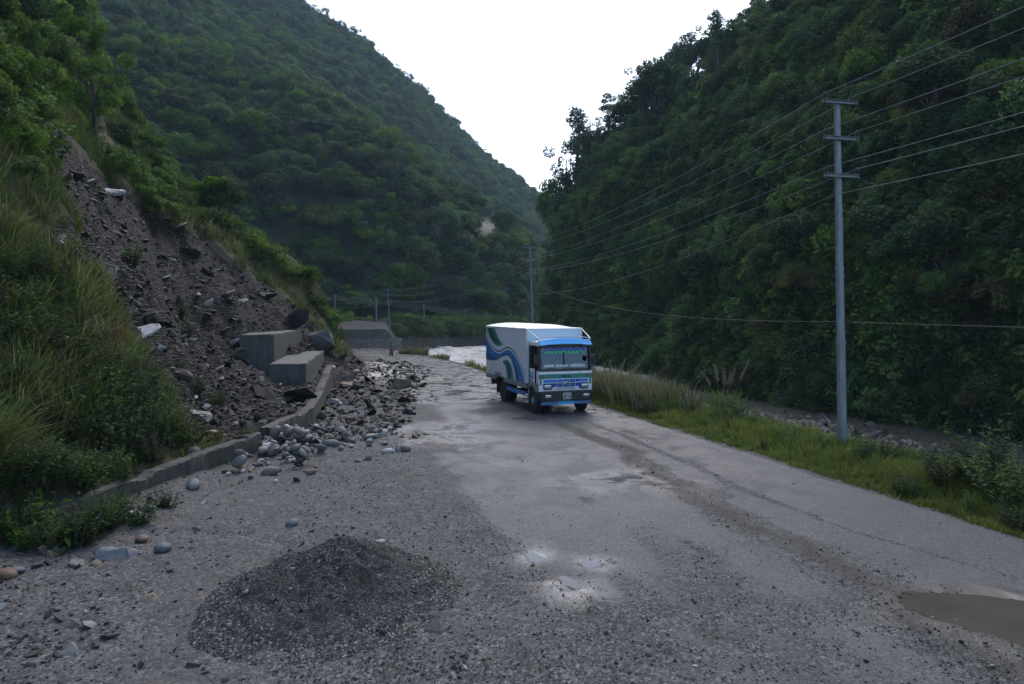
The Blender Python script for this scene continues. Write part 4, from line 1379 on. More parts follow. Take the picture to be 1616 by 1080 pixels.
def slide_f(x, y):
    px, py = project(x, y, hill_h(x, y))
    return (x < -3) & in_poly(px, py, SLIDE)
x, y = scatter_xy(90000, 11, 70, slide_f, 1.3)
x, y = x[:9500], y[:9500]
z, rk, so, ir = ground_parts(x, y)
r = np.clip(0.05 * np.exp(g.normal(size=len(x)) * .6), .018, .3) * (0.6 + y / 60)
base = np.array([(.010, .009, .0085), (.015, .0135, .0125), (.022, .02, .0185), (.045, .043, .041), (.16, .16, .16), (.026, .019, .015)])
c = base[g.choice(6, len(x), p=[.3, .27, .2, .12, .05, .06])] * (.7 + .6 * g.random((len(x), 1)))
bigger = g.random(len(x)) < .05
r = np.where(bigger, r * 2.6, r)
shards('rubble', x, y, z + r * .1, r, c, 1, label='loose grey rubble covering the landslide')
# rubble on the road side and gravel apron
def apron_f(x, y):
    d = XL(y) + np.where(y > 22, 1.6, 0.9) - x
    dens = np.where(y < 22, .16 + .3 * sstep(15, 10, y) * sstep(-4, -6, x) + .75 * np.exp(-((x - WALLX(y) - .6) / 1.0) ** 2), 1.0) * (x > WALLX(y) + .1) * (d > 0) * np.where(y > 22, .6, 1.0) * np.where(y > 22, sstep(-.2, 2.6, d + 1.2 * fbm(x * .7, y * .4, 3, 153)), 1)
    dens = dens * (0.35 + .65 * sstep(-.2, .5, fbm(x * .5, y * .5, 3, 151)))
    return g.random(len(x)) < dens
x, y = scatter_xy(60000, 7, 62, apron_f, 2.0)
x, y = x[:8500], y[:8500]
z = ground_h(x, y)
r = np.clip(0.022 * np.exp(g.normal(size=len(x)) * .6), .008, .17) * (.75 + y / 45)
pal = np.array([(.06, .06, .06), (.085, .084, .083), (.12, .119, .117), (.095, .102, .112), (.25, .25, .24), (.14, .11, .08), (.045, .042, .04)])
c = pal[g.choice(7, len(x), p=[.26, .25, .17, .09, .07, .06, .1])] * (.7 + .6 * g.random((len(x), 1)))
shards('gravel', x, y, z + r * .15, r, c, 2, flat=.6, label='stones and rubble strewn along the wall side')
# gravel of the strip between the lanes and the grit in front
def strip_f(x, y):
    a, s, w_ = road_masks(x, y)
    dens = (1 - a) * .9 * (x < XR(y)) * (x > XL(y) - 1.5) + .03
    return (g.random(len(x)) < dens) & (x < XR(y) + .3) & (x > WALLX(y))
x, y = scatter_xy(150000, 6, 30, strip_f, 2.6)
x, y = x[:12000], y[:12000]
z = ground_h(x, y)
r = np.clip(0.010 * np.exp(g.normal(size=len(x)) * .45), .005, .045) * (.8 + y / 40)
c = pal[g.choice(7, len(x), p=[.2, .25, .2, .12, .12, .06, .05])] * (.7 + .6 * g.random((len(x), 1)))
shards('gravel', x, y, z + .012 + r * .1, r, c, 3, flat=.65, label='fine loose gravel of the road strip and foreground', round_=True)
# river-bed stones on the far side
def bed_f(x, y):
    o_ = x - XR(y) - VW(y)
    return (o_ > 1.2) & (x < 0.5 * y + 18) & (x > 4)
x, y = scatter_xy(40000, 20, 75, bed_f, 1.2)
x, y = x[:5000], y[:5000]
z = ground_h(x, y)
r = np.clip(0.13 * np.exp(g.normal(size=len(x)) * .6), .05, .8)
c = np.array([(.07, .069, .066), (.12, .116, .112), (.18, .175, .168), (.28, .27, .26), (.1, .088, .075)])[g.choice(5, len(x), p=[.25, .3, .22, .1, .13])] * (.8 + .4 * g.random((len(x), 1)))
k = z + r * .5 > WATER_Z - .1
shards('pebbles', x[k], y[k], z[k] + r[k] * .2, r[k], c[k], 4, flat=.6, label='grey boulders and stones of the river bed', round_=False)

# ------------------------------------------------------------------ sand heap
def heap():
    nr, na = 90, 200
    rr = np.linspace(0, 1, nr)
    aa = np.linspace(0, 2 * np.pi, na, endpoint=False)
    Rr, A = np.meshgrid(rr, aa, indexing='ij')
    cx, cy = -2.55, 9.15
    ex = 1.72 + .2 * np.cos(A + .4) + .22 * fbm(np.cos(A) * 1.5 + 4, np.sin(A) * 1.5, 3, 160)
    ey = 1.85 + .2 * fbm(np.cos(A) * 1.5, np.sin(A) * 1.5 + 7, 3, 161)
    X, Y = cx + ex * Rr * np.cos(A), cy + ey * Rr * np.sin(A)
    # two merged tippings: the taller one away to the right
    q1 = np.hypot((X - (cx + .12)) / 1.5, (Y - (cy + .35)) / 1.6)
    q2 = np.hypot((X - (cx - .7)) / 1.2, (Y - (cy - .3)) / 1.3)
    h = np.maximum(.62 * np.clip(1 - q1, 0, 1) ** 1.05, .45 * np.clip(1 - q2, 0, 1))
    h = h + .10 * np.clip(1 - Rr, 0, 1)
    h = h - .11 * np.exp(-((X - cx - .62) / .16) ** 2 - ((Y - cy + .35) / .5) ** 2)
    n = .09 * fbm(X * 2.2, Y * 2.2, 4, 162) + .07 * fbm(X * 7, Y * 7, 4, 163, .6) + .02 * np.abs(fbm(X * 16, Y * 16, 3, 164))
    Z = ground_h(X, Y) + h + n * np.clip((1 - Rr) * 5, 0, 1) - .035 * np.clip((Rr - .93) / .07, 0, 1) + .012
    i = np.arange(nr - 1)[:, None] * na + np.arange(na)[None]
    j = np.arange(nr - 1)[:, None] * na + (np.arange(na)[None] + 1) % na
    F = np.stack([i, j, j + na, i + na][::-1], -1).reshape(-1, 4)
    me = np_mesh('sand_heap', np.stack([X, Y, Z], -1).reshape(-1, 3), F[:, ::-1], [M['heap']], dict(toe=sstep(.3, .92, Rr).ravel()), smooth=True)
    tag(obj('sand_heap', me), 'low heap of dark damp sand tipped on the gravel', 'heap')
    g = np.random.default_rng(71)
    ii, jj = (g.random(900) ** .8 * (nr - 1)).astype(int), g.integers(0, na, 900)
    r = np.clip(.011 * np.exp(g.normal(size=900) * .6), .005, .05)
    cc = np.array([(.035, .035, .035), (.055, .055, .055), (.09, .089, .087), (.24, .24, .235)])[g.choice(4, 900, p=[.4, .3, .2, .1])]
    shards('clods', X[ii, jj], Y[ii, jj], Z[ii, jj] + r * .2, r, cc, 9, flat=.7, label='clods and chips lying over the sand heap', round_=True)
    return cx, cy
heap()
m = MB()
x, y, z = -1.72, 8.0, gh(-1.72, 8.0) + .12
m.tube([(0, 0, -.05), (.03, .1, .06), (.06, .2, .12), (.11, .3, .2)], [.006, .006, .005, .003], 6)
tag(m.build('twig', M['wood'], loc=(x, y, z)), 'thin orange twig stuck in the sand heap', 'twig').color = (1, 1, 1, 1)

# ------------------------------------------------------------------ low wall and concrete blocks
def low_wall(y0, y1, n, label, seed):
    g = np.random.default_rng(seed)
    ys = np.linspace(y0, y1, n)
    top = np.interp(ys, [6, 10, 13.5, 18, 20.5, 27, 33, 35.5], [.12, .17, .36, .58, .6, .6, 1.06, 1.12])
    top = top + .02 * fbm(ys * 1.7, ys * 0 + seed, 3, 5) - .07 * np.maximum(0, fbm(ys * .9, ys * 0 + seed, 3, 6) - .15) * 4
    V, nv = [], 9
    for y, t in zip(ys, top):
        x, zb = float(WALLX(y)), float(zroad(y)) - .6
        w_ = .34
        prof = [(0, zb), (0, zb + (t - zb) * .35), (0, zb + (t - zb) * .7), (-.012, t - .03), (-.05, t), (-w_ + .05, t - .005), (-w_, t - .03), (-w_, zb + .5), (-w_, zb)]
        for a, b_ in prof:
            V.append((x + a + .012 * float(vnoise(y * 3, b_ * 3, 9)), y, b_ + (.01 * g.normal() if b_ > t - .04 else 0)))
    F = [(i * nv + k, i * nv + k + 1, (i + 1) * nv + k + 1, (i + 1) * nv + k) for i in range(n - 1) for k in range(nv - 1)]
    F += [tuple(range(nv))[::-1], tuple(range((n - 1) * nv, n * nv))]
    m = MB()
    m.add(V, F)
    o = m.build('retaining_wall', M['wall'], smooth=True)
    return tag(o, label, 'wall', 'low walls along the landslide', 'thing')
low_wall(6.5, 18.55, 190, 'low stained concrete wall half hidden by weeds at its near end', 1)
low_wall(19.2, 35.0, 190, 'low concrete wall rising towards the stepped blocks, beyond the stone heap', 2)

def block(p0, p1, wid, z0, z1, label, seed, tilt=0):
    """long cast block: road-side base edge runs p0 -> p1, its width lies away from the road"""
    a, b_ = Vector((*p0, 0)), Vector((*p1, 0))
    d = (b_ - a).normalized()
    n = Vector((-d.y, d.x, 0))
    L = (b_ - a).length
    bm = bmesh.new()
    bmesh.ops.create_cube(bm, size=1)
    bmesh.ops.bevel(bm, geom=list(bm.edges), offset=.0, segments=1, affect='EDGES') if False else None
    for v in bm.verts:
        v.co = Vector(((v.co.x + .5) * L, (v.co.y + .5) * wid, z0 + (v.co.z + .5) * (z1 - z0)))
    bmesh.ops.bevel(bm, geom=list(bm.edges), offset=.035, segments=2, affect='EDGES')
    bmesh.ops.subdivide_edges(bm, edges=[e for e in bm.edges if e.calc_length() > .5], cuts=14, use_grid_fill=True)
    for v in bm.verts:
        c = v.co
        k = float(fbm(np.array([c.x * 1.2 + seed]), np.array([c.y * 1.2 + c.z * 1.7]), 3, seed)[0])
        v.co += Vector((.035, .03, .04)) * k
    me = bpy.data.meshes.new('concrete_block')
    bm.to_mesh(me)
    bm.free()
    me.materials.append(M['concrete'])
    me.polygons.foreach_set('use_smooth', [True] * len(me.polygons))
    me.set_sharp_from_angle(angle=R(30))
    o = obj('concrete_block', me)
    o.matrix_world = Matrix(((d.x, n.x, 0, a.x), (d.y, n.y, 0, a.y), (0, 0, 1, 0), (0, 0, 0, 1)))
    return tag(o, label, 'block', 'stepped concrete blocks')
e1, e2 = W(432, 528, 36), W(477, 521, 45)
block(e1[:2], e2[:2], 1.75, 0.5, e1[2], 'upper concrete block of the pair, tall and buried in scree at its back', 3)
e1, e2 = W(483, 574, 33), W(511, 553.5, 43.5)
block(e1[:2], e2[:2], 1.75, -.3, e1[2], 'lower concrete block stepping down from the taller one beside the puddle', 5)
# ------------------------------------------------------------------ delivery truck
TR = {
    'white': paint('truck_white', (0.74, 0.76, 0.78), 0.4, 0, 0.45, (0.3, 0.28, 0.25), 0, 3.0, .45), 'panel': paint('box_panel', (0.62, 0.63, 0.64), 0.5, 0, 0.55, (0.34, 0.32, 0.29), 0, 1.2, .5),
    'roof': paint('box_roof', (0.72, 0.75, 0.78), 0.45, 0, 0.25, (0.4, 0.4, 0.39), 0, 1.2), 'pale': paint('pale_blue_panel', (0.5, 0.64, 0.76), 0.45, 0, 0.15, (0.3, 0.33, 0.36), 0, 1.5),
    'sky': paint('visor_blue', (0.035, 0.36, 0.8), 0.4, 0, 0.08), 'blue': paint('band_blue', (0.025, 0.17, 0.42), 0.4, 0, 0.15, (0.16, 0.15, 0.14), 0, 3, .35), 'navy': paint('band_navy', (0.018, 0.07, 0.22), 0.4, 0, 0.15),
    'royal': paint('grille_blue', (0.012, 0.045, 0.3), 0.3, 0, 0.1), 'mid': paint('grille_light_blue', (0.03, 0.19, 0.55), 0.3, 0, 0.1), 'green': paint('band_green', (0.012, 0.2, 0.16), 0.4, 0, 0.2, (0.16, 0.15, 0.14), 0, 3, .3),
    'dgreen': paint('band_dark_green', (0.01, 0.035, 0.035), 0.4, 0, 0.15), 'black': paint('bumper_black', (0.012, 0.014, 0.018), 0.45, 0, 0.25, (0.09, 0.085, 0.08)), 'rubber': paint('tyre_rubber', (0.014, 0.014, 0.015), 0.85, 0, 0.5, (0.07, 0.065, 0.06), 0, 5),
    'skirt': paint('grey_skirt', (0.26, 0.265, 0.27), 0.55, 0.2, 0.45, (0.15, 0.14, 0.13), 0, 3, .8), 'chassis': paint('chassis', (0.018, 0.018, 0.019), 0.7, 0, 0.5, (0.09, 0.085, 0.08)), 'chrome': paint('chrome', (0.7, 0.72, 0.74), 0.12, 1.0, 0.1),
    'teal': paint('hub_teal', (0.06, 0.36, 0.42), 0.4, 0, 0.35), 'orange': paint('indicator_orange', (0.45, 0.06, 0.02), 0.2, 0, 0.05), 'inner': paint('cab_inside', (0.03, 0.032, 0.036), 0.7, 0, 0.2),
    'letter_g': paint('letter_green', (0.02, 0.55, 0.22), 0.4, 0, 0.05), 'letter_b': paint('letter_blue', (0.015, 0.1, 0.5), 0.4, 0, 0.05), 'letter_w': paint('letter_white', (0.8, 0.82, 0.84), 0.5, 0, 0.05), 'line': paint('line_dark', (0.03, 0.035, 0.04), 0.5, 0, 0.1),
    'slat': paint('slat_grey', (0.3, 0.32, 0.36), 0.4, 0.3, 0.2), 'seat': paint('seat_cloth', (0.06, 0.055, 0.06), 0.9, 0, 0.2)}
def glass_material(name, tint, mixg=0.12):
    m = NT(name)
    fr = m.n('Fresnel', {'IOR': 1.5}).outputs[0]
    t = m.n('BsdfTransparent', {'Color': tint})
    gl = m.n('BsdfGlossy', {'Color': (0.6, 0.78, 1.0), 'Roughness': 0.03})
    f = m.math('ADD', m.math('MULTIPLY', fr, 0.55), mixg, clamp=True)
    mx = m.n('MixShader', {0: f, 1: t.outputs[0], 2: gl.outputs[0]})
    m.t.links.new(mx.outputs[0], m.out.inputs[0])
    return m.mat
TR['glass'] = glass_material('windscreen_glass', (0.16, 0.23, 0.38), 0.06)
def lens_material():
    m = NT('lamp_lens')
    v = m.oc()
    wv = m.n('TexWave', {'Vector': v, 'Scale': 22.0}).outputs['Fac']
    return m.pbr(m.mix(wv, (0.75, 0.78, 0.8), (0.5, 0.53, 0.56)), 0.08, m.bump(wv, 0.4, 0.01), Metallic=0.75)
TR['lens'] = lens_material()

def text_mesh(body, size, mats, shear=0.0, bold=0.0, ext=0.004):
    c = bpy.data.curves.new('lettering', 'FONT')
    c.body, c.size, c.shear, c.extrude, c.offset = body, size, shear, ext, bold
    c.align_x, c.align_y = 'CENTER', 'CENTER'
    o = bpy.data.objects.new('lettering', c)
    COL.objects.link(o)
    dg = bpy.context.evaluated_depsgraph_get()
    me = bpy.data.meshes.new_from_object(o.evaluated_get(dg))
    bpy.data.objects.remove(o)
    me.materials.clear()
    for m_ in mats:
        me.materials.append(m_)
    return me

def truck():
    RZ = R(200)
    ox, oy = 1.783, 26.225
    oz = gh(ox, oy - 1.0) + .02
    T = empty('delivery_truck', (ox, oy, oz), RZ)
    tag(T, 'white box truck with blue and green wave stripes and a blue-green cab front', 'truck')
    c, s = math.cos(RZ), math.sin(RZ)
    def to_local(p):
        d = np.array(p) - np.array([ox, oy, oz])
        return np.array([d[0] * c + d[1] * s, -d[0] * s + d[1] * c, d[2]])
    HW = 1.18                       # half width of the box body
    def on_side(px, py):
        """photograph point -> (y, z) on the side wall of the box"""
        a, b_ = to_local((0, 0, CAMZ)), to_local(np.array([0, 0, CAMZ]) + ray(px, py) * 10)
        t = (HW - a[0]) / (b_[0] - a[0])
        p = a + (b_ - a) * t
        return p[1], p[2]
    y0, y1, zf, zt = -5.4, -.36, 1.08, 3.17
    # box body: side panels, front, rear, curved roof, floor
    m = MB()
    m.box(HW - .04, HW, y0, y1, zf, zt)
    for k in range(1, 7):
        yy = y0 + (y1 - y0) * k / 7
        m.box(HW, HW + .0025, yy - .006, yy + .006, zf + .01, zt - .03)
    m.build('side_panel', TR['panel'], T)
    MB().box(-HW, -HW + .04, y0, y1, zf, zt).build('side_panel', TR['panel'], T)
    MB().box(-HW + .041, HW - .041, y1 - .05, y1 - .001, zf, zt).build('front_panel', TR['pale'], T)
    m = MB()
    m.box(-HW + .041, -.003, y0 + .001, y0 + .05, zf, zt)
    m.box(.003, HW - .041, y0 + .001, y0 + .05, zf, zt)
    m.build('rear_door', TR['panel'], T)
    arc = [(x, zt + .006 + .17 * (1 - (x / (HW + .02)) ** 2)) for x in np.linspace(-HW - .02, HW + .02, 15)]
    rx_, ry_ = np.linspace(-HW - .02, HW + .02, 15), np.r_[np.linspace(y0 - .03, y1 - 1.3, 9), np.linspace(y1 - 1.2, y1 + .03, 12)]
    top = [(x, y, zt + .006 + .2 * (1 - (x / (HW + .02)) ** 2) * float(sstep(y1 + .03, y1 - 1.3, y))) for y in ry_ for x in rx_] if False else \
          [(x, y, zt + .02 + .14 * (1 - (x / (HW + .02)) ** 2) * float(sstep(0.0, 1.4, y1 + .03 - y)) + .008 * math.sin(y * 7)) for y in ry_ for x in rx_]
    low = [(x, y, zt + .004) for x, y, z in top]
    gf = grid_faces(len(ry_), 15).tolist()
    n = len(top)
    rim = [k for k in range(15)] + [14 + 15 * k for k in range(1, len(ry_))] + [n - 2 - k for k in range(14)] + [15 * k for k in range(len(ry_) - 2, 0, -1)]
    m = MB()
    m.add(top + low, gf + [[i + n for i in f[::-1]] for f in gf] + [(rim[k], rim[(k + 1) % len(rim)], n + rim[(k + 1) % len(rim)], n + rim[k]) for k in range(len(rim))])
    m.build('roof', TR['roof'], T, smooth=True)
    MB().box(-HW, HW, y0, y1, zf - .06, zf - .004).build('floor', TR['chassis'], T)
    # grey skirt with its wheel cut-out
    ya, yb_ = -4.12, -2.98
    for sx in (1, -1):
        m = MB()
        a, b_ = (HW - .05, HW + .012) if sx > 0 else (-HW - .012, -HW + .05)
        m.box(a, b_, y0, ya, zf - .2, zf + .004)
        m.box(a, b_, yb_, y1, zf - .2, zf + .004)
        m.box(a, b_ + .0 , ya - .04, yb_ - .35, zf + .005, zf + .16)
        m.build('skirt', TR['skirt'], T, bevel=.008)
    # painted waves on the side wall
    def z3(p): return [on_side(755 + x / 15.43, 500 + y / 15.43) for x, y in p]
    def z1(p): return [on_side(740 + x / 6.0, 490 + y / 6.0) for x, y in p]
    def z4(p): return [on_side(755 + x / 12.0, 570 + y / 12.0) for x, y in p]
    def dense(P, n=6):
        P = np.array(P)
        out = []
        for i in range(len(P) - 1):
            p0, p1, p2, p3 = P[max(i - 1, 0)], P[i], P[i + 1], P[min(i + 2, len(P) - 1)]
            for t in np.linspace(0, 1, n, endpoint=False):
                out.append(.5 * ((2 * p1) + (-p0 + p2) * t + (2 * p0 - 5 * p1 + 4 * p2 - p3) * t * t + (-p0 + 3 * p1 - 3 * p2 + p3) * t ** 3))
        return [tuple(q) for q in out] + [tuple(P[-1])]
    def clampp(P):
        return [(min(max(a, y0 + .01), y1 - .005), min(max(b_, zf + .01), zt - .01)) for a, b_ in P]
    def strip(name, A, B, mat, lift):
        """painted band between two boundary curves resampled to the same count"""
        def rs(P, n=60):
            P = np.array(clampp(dense(P)))
            q = np.r_[0, np.cumsum(np.hypot(*np.diff(P, axis=0).T))]
            k = np.linspace(0, q[-1], n)
            return np.stack([np.interp(k, q, P[:, 0]), np.interp(k, q, P[:, 1])], 1)
        a, b_ = rs(A), rs(B)
        V = [(HW + lift, *p) for p in a] + [(HW + lift, *p) for p in b_]
        n = len(a)
        mm = MB()
        mm.add(V, [(i, i + 1, n + i + 1, n + i) for i in range(n - 1)])
        return mm.build(name, mat, T)
    up = z3([(152, 250), (200, 430), (250, 570), (300, 690), (370, 800), (440, 860), (510, 885), (580, 865), (650, 820), (720, 800), (790, 820), (850, 880), (910, 960), (975, 1080)]) + z4([(800, 90), (840, 190), (870, 290), (898, 430)])
    lo = z3([(152, 1010), (190, 1040), (250, 1050), (330, 1060), (400, 1058), (480, 1030), (560, 985), (640, 950), (690, 945), (740, 965), (790, 1020), (815, 1080)]) + z4([(660, 90), (690, 200), (705, 300), (715, 385)])
    strip('blue_wave', up, lo, TR['blue'], .003)
    mid = [((a[0] * .32 + b_[0] * .68), (a[1] * .32 + b_[1] * .68)) for a, b_ in zip(dense(up, 4)[::1], dense(lo, 4)[::1])] if False else None
    def blend(A, B, k, n=40):
        def rs(P):
            P = np.array(dense(P))
            q = np.r_[0, np.cumsum(np.hypot(*np.diff(P, axis=0).T))]
            t = np.linspace(0, q[-1], n)
            return np.stack([np.interp(t, q, P[:, 0]), np.interp(t, q, P[:, 1])], 1)
        return [tuple(p) for p in rs(A) * (1 - k) + rs(B) * k]
    strip('navy_wave', blend(up, lo, .66), lo, TR['navy'], .005)
    strip('sky_wave', blend(up, lo, .0), blend(up, lo, .07), TR['white'], .006)
    dl = z3([(172, 262), (240, 480), (330, 690), (420, 795), (500, 830), (570, 810), (650, 755), (730, 735), (800, 765), (870, 840), (940, 940), (1000, 1080)]) + z4([(820, 90), (860, 190), (888, 290)])
    dl2 = [(a, b_ - .05) for a, b_ in dl]
    strip('dark_line', dl, dl2, TR['line'], .004)
    gi = z3([(200, 268), (250, 440), (320, 580), (390, 665), (440, 705), (540, 706), (597, 676)])
    go = z3([(400, 285), (420, 350), (440, 400), (500, 540), (560, 630), (585, 660), (600, 675)])
    strip('green_wave', gi, go, TR['green'], .003)
    strip('dark_green_wave', z3([(240, 275), (290, 440), (350, 560), (420, 630), (498, 648)]), z3([(325, 280), (340, 330), (380, 450), (450, 580), (500, 646)]), TR['dgreen'], .005)
    strip('green_wave', z1([(316, 490), (335, 510), (350, 550), (358, 600), (360, 642)]), z1([(335, 471), (370, 475), (395, 510), (410, 560), (420, 610), (424, 660)]), TR['green'], .003)
    strip('dark_green_wave', z1([(352, 498), (368, 540), (378, 590), (380, 645)]), z1([(366, 496), (386, 545), (396, 600), (399, 650)]), TR['dgreen'], .005)
    # chassis
    m = MB()
    for x in (-.42, .42):
        m.box(x - .05, x + .05, y0 + .1, .5, .72, .95)
    for yy in (-5.0, -4.2, -3.5, -2.6, -1.6, -.8, 0.3):
        m.box(-.369, .369, yy - .05, yy + .05, .76, .9)
    m.tube([(-.8, -3.5, .46), (.8, -3.5, .46)], .09, 10)
    m.tube([(-.8, 0, .46), (.8, 0, .46)], .06, 10)
    m.lathe([(0.01, -.2), (.17, -.12), (.2, 0), (.17, .12), (.01, .2)], (0, -3.5, .46), 'x', 14)
    m.tube([(0, -3.3, .5), (0, -.6, .6)], .05, 8)
    m.build('chassis', TR['chassis'], T)
    MB().box(-1.02, -.55, -2.3, -1.4, .5, .9).build('fuel_tank', TR['chassis'], T, bevel=.06)
    for sx in (1, -1):
        MB().box(*sorted((sx * 1.1, sx * 1.14)), -2.75, -.62, .56, .74).build('side_guard', TR['blue'], T, bevel=.01)
        MB().box(*sorted((sx * .55, sx * 1.08)), -4.22, -4.19, .3, .95).build('mud_flap', TR['rubber'], T)
    MB().box(-.95, .95, y0 + .05, y0 + .13, .55, .68).build('rear_bar', TR['chassis'], T)
    MB().box(.75, 1.05, -5.1, -4.85, .7, .88).build('toolbox', TR['chassis'], T, bevel=.02)
    # wheels
    def wheel(x, y, z, rad, w_, sx, dual=False):
        wh = empty('wheel', (x, y, z), 0, T)
        h = w_ / 2
        def tyre(cx):
            m = MB()
            prof = [(rad * .6, -h * .8), (rad * .8, -h), (rad * .93, -h * .97), (rad * .985, -h * .78), (rad, -h * .4), (rad, h * .4), (rad * .985, h * .78), (rad * .93, h * .97), (rad * .8, h), (rad * .6, h * .8)]
            m.lathe(prof, (cx, 0, 0), 'x', 40)
            for k in range(40):                                  # tread blocks
                a = 2 * math.pi * k / 40
                for q, off in ((-.55, 0), (.05, .08), (.6, .02)):
                    aa = a + off
                    ca, sa = math.cos(aa), math.sin(aa)
                    u_, t_ = Vector((0, ca, sa)), Vector((0, -sa, ca))
                    V = []
                    for dr in (-.012, .012):
                        for (xx, tt) in ((-.2 * w_ * .6, -.028), (.2 * w_ * .6, -.028), (.2 * w_ * .6, .028), (-.2 * w_ * .6, .028)):
                            V.append(Vector((cx + q * h + xx, 0, 0)) + u_ * (rad + dr) + t_ * tt)
                    m.hexa(V)
            m.build('tyre', TR['rubber'], wh, smooth=True)
        tyre(0)
        if dual:
            tyre(-sx * (w_ + .05))
        m = MB()
        m.lathe([(rad * .62, -h * .7), (rad * .62, h * .75), (rad * .57, h * .8), (rad * .5, h * .3), (rad * .3, h * (.1 if dual else .9)), (rad * .28, -h * .2)] if sx > 0 else
                [(rad * .62, h * .7), (rad * .62, -h * .75), (rad * .57, -h * .8), (rad * .5, -h * .3), (rad * .3, -h * (.1 if dual else .9)), (rad * .28, h * .2)], (0, 0, 0), 'x', 30)
        m.build('rim', TR['teal'], wh, smooth=True)
        m = MB()
        e = sx * h * (0.75 if dual else 1.15)
        m.lathe([(rad * .22, 0), (rad * .22, e * .8), (rad * .14, e), (.01, e * 1.02)], (0, 0, 0), 'x', 18)
        for k in range(8):
            a = 2 * math.pi * k / 8
            m.tube([(sx * h * .1, math.cos(a) * rad * .4, math.sin(a) * rad * .4), (e * .95, math.cos(a) * rad * .36, math.sin(a) * rad * .36)], .016, 6, 1)
        m.build('hub', [TR['teal'], TR['chrome']], wh, smooth=True)
        return wh
    for sx in (1, -1):
        wf = wheel(sx * .95, 0, .455, .455, .24, sx)
        wheel(sx * .93, -3.5, .455, .455, .24, sx, True)
    # ---- cab
    CX_, FY = 1.09, .7
    m = MB()                                                    # back wall, floor and pillars
    m.box(-CX_ + .04, CX_ - .04, -.33, -.29, .9, 2.55)
    m.box(-CX_ + .04, CX_ - .04, -.288, .62, .88, .93)
    for sx in (1, -1):
        x_a, x_b = sorted((sx * (CX_ - .085), sx * CX_))
        m.hexa([(x_a, .58, 1.62), (x_b, .58, 1.62), (x_b, FY, 1.62), (x_a, FY, 1.62), (x_a, .49, 2.55), (x_b, .49, 2.55), (x_b, .6, 2.55), (x_a, .6, 2.55)])
        m.box(x_a, x_b, -.33, -.22, .9, 2.55)
    m.build('cab_frame', TR['inner'], T, bevel=.012)
    # cab roof and blue sun visor
    arc = [(x, 2.70 + .11 * (1 - (x / 1.12) ** 2)) for x in np.linspace(-1.1, 1.1, 13)]
    m = MB()
    m.prism(arc + [(1.1, 2.552), (-1.1, 2.552)], 'y', -.32, .56)
    m.build('cab_roof', TR['white'], T, bevel=.02, smooth=True)
    arcv = [(x, 2.755 + .085 * (1 - (x / 1.09) ** 2)) for x in np.linspace(-1.06, 1.06, 13)]
    lowv = [(x, 2.62 + .05 * (1 - (x / 1.09) ** 2)) for x in np.linspace(1.06, -1.06, 13)]
    m = MB()
    V = [(x, .565, z) for x, z in arcv] + [(x, .76, z - .03) for x, z in lowv[::-1]]
    n = 13
    V += [(x, .56, z - .012) for x, z in arcv] + [(x, .745, z - .045) for x, z in lowv[::-1]]
    F = [(i, i + 1, n + i + 1, n + i) for i in range(n - 1)] + [(2 * n + i, 3 * n + i, 3 * n + i + 1, 2 * n + i + 1) for i in range(n - 1)]
    F += [(i, 2 * n + i, 2 * n + i + 1, i + 1) for i in range(n - 1)] + [(n + i, n + i + 1, 3 * n + i + 1, 3 * n + i) for i in range(n - 1)] + [(0, n, 3 * n, 2 * n), (n - 1, 3 * n - 1, 4 * n - 1, 2 * n - 1)]
    m.add(V, F)
    m.build('sun_visor', TR['sky'], T, smooth=True)
    m = MB()                                                    # roof rail and struts to the box
    m.tube([(x, .6, 2.83 + .09 * (1 - (x / 1.09) ** 2)) for x in np.linspace(-1.06, 1.06, 12)], .018, 6)
    for sx in (1, -1):
        m.tube([(sx * 1.06, .6, 2.83), (sx * (HW - .02), y1 + .02, zt - .02)], .02, 6)
        m.tube([(sx * 1.06, .6, 2.83), (sx * 1.06, .53, 2.66)], .016, 6)
    m.tube([(-1.06, .1, 2.68), (-1.06, .58, 2.82)], .014, 6)
    m.tube([(1.06, .1, 2.68), (1.06, .58, 2.82)], .014, 6)
    m.build('roof_rail', TR['roof'], T, smooth=True)
    # windscreen
    def scr(x, z, lift=0.0):
        t = (z - 1.62) / (2.55 - 1.62)
        return (x, FY - .02 - .1 * t - .05 * (x / 1.0) ** 2 + lift, z)
    xs, zs = np.linspace(-1.0, 1.0, 13), np.linspace(1.66, 2.5, 7)
    V = [scr(x, z) for z in zs for x in xs] + [scr(x, z, -.008) for z in zs for x in xs]
    gf = grid_faces(7, 13).tolist()
    MB().add(V, gf + [[i + 91 for i in f[::-1]] for f in gf]).build('windscreen', TR['glass'], T, smooth=True)
    m = MB()
    for za, zb in ((1.6, 1.69), (2.46, 2.6)):
        V = []
        for x in xs:
            V += [scr(x, za, .012), scr(x, zb, .012), scr(x, zb, -.03), scr(x, za, -.03)]
        m.add(V, [(4 * i + k, 4 * i + (k + 1) % 4, 4 * i + 4 + (k + 1) % 4, 4 * i + 4 + k) for i in range(12) for k in range(4)])
    for sx in (1, -1):
        V = []
        for z in np.linspace(1.67, 2.49, 5):
            V += [scr(sx * .955, z, .012), scr(sx * 1.02, z, .012), scr(sx * 1.02, z, -.04), scr(sx * .955, z, -.03)]
        m.add(V, [(4 * i + k, 4 * i + (k + 1) % 4, 4 * i + 4 + (k + 1) % 4, 4 * i + 4 + k) for i in range(4) for k in range(4)])
    m.build('screen_seal', TR['black'], T)
    for x in (-.45, .3):
        MB().tube([scr(x, 1.66, .03), scr(x + .42, 1.74, .02)], .012, 5).build('wiper', TR['black'], T)
    # lettering on the glass
    me = text_mesh('SUNKOSHI', .30, [TR['letter_b'], TR['letter_g']], .3, .012)
    for p in me.polygons:
        p.material_index = 0
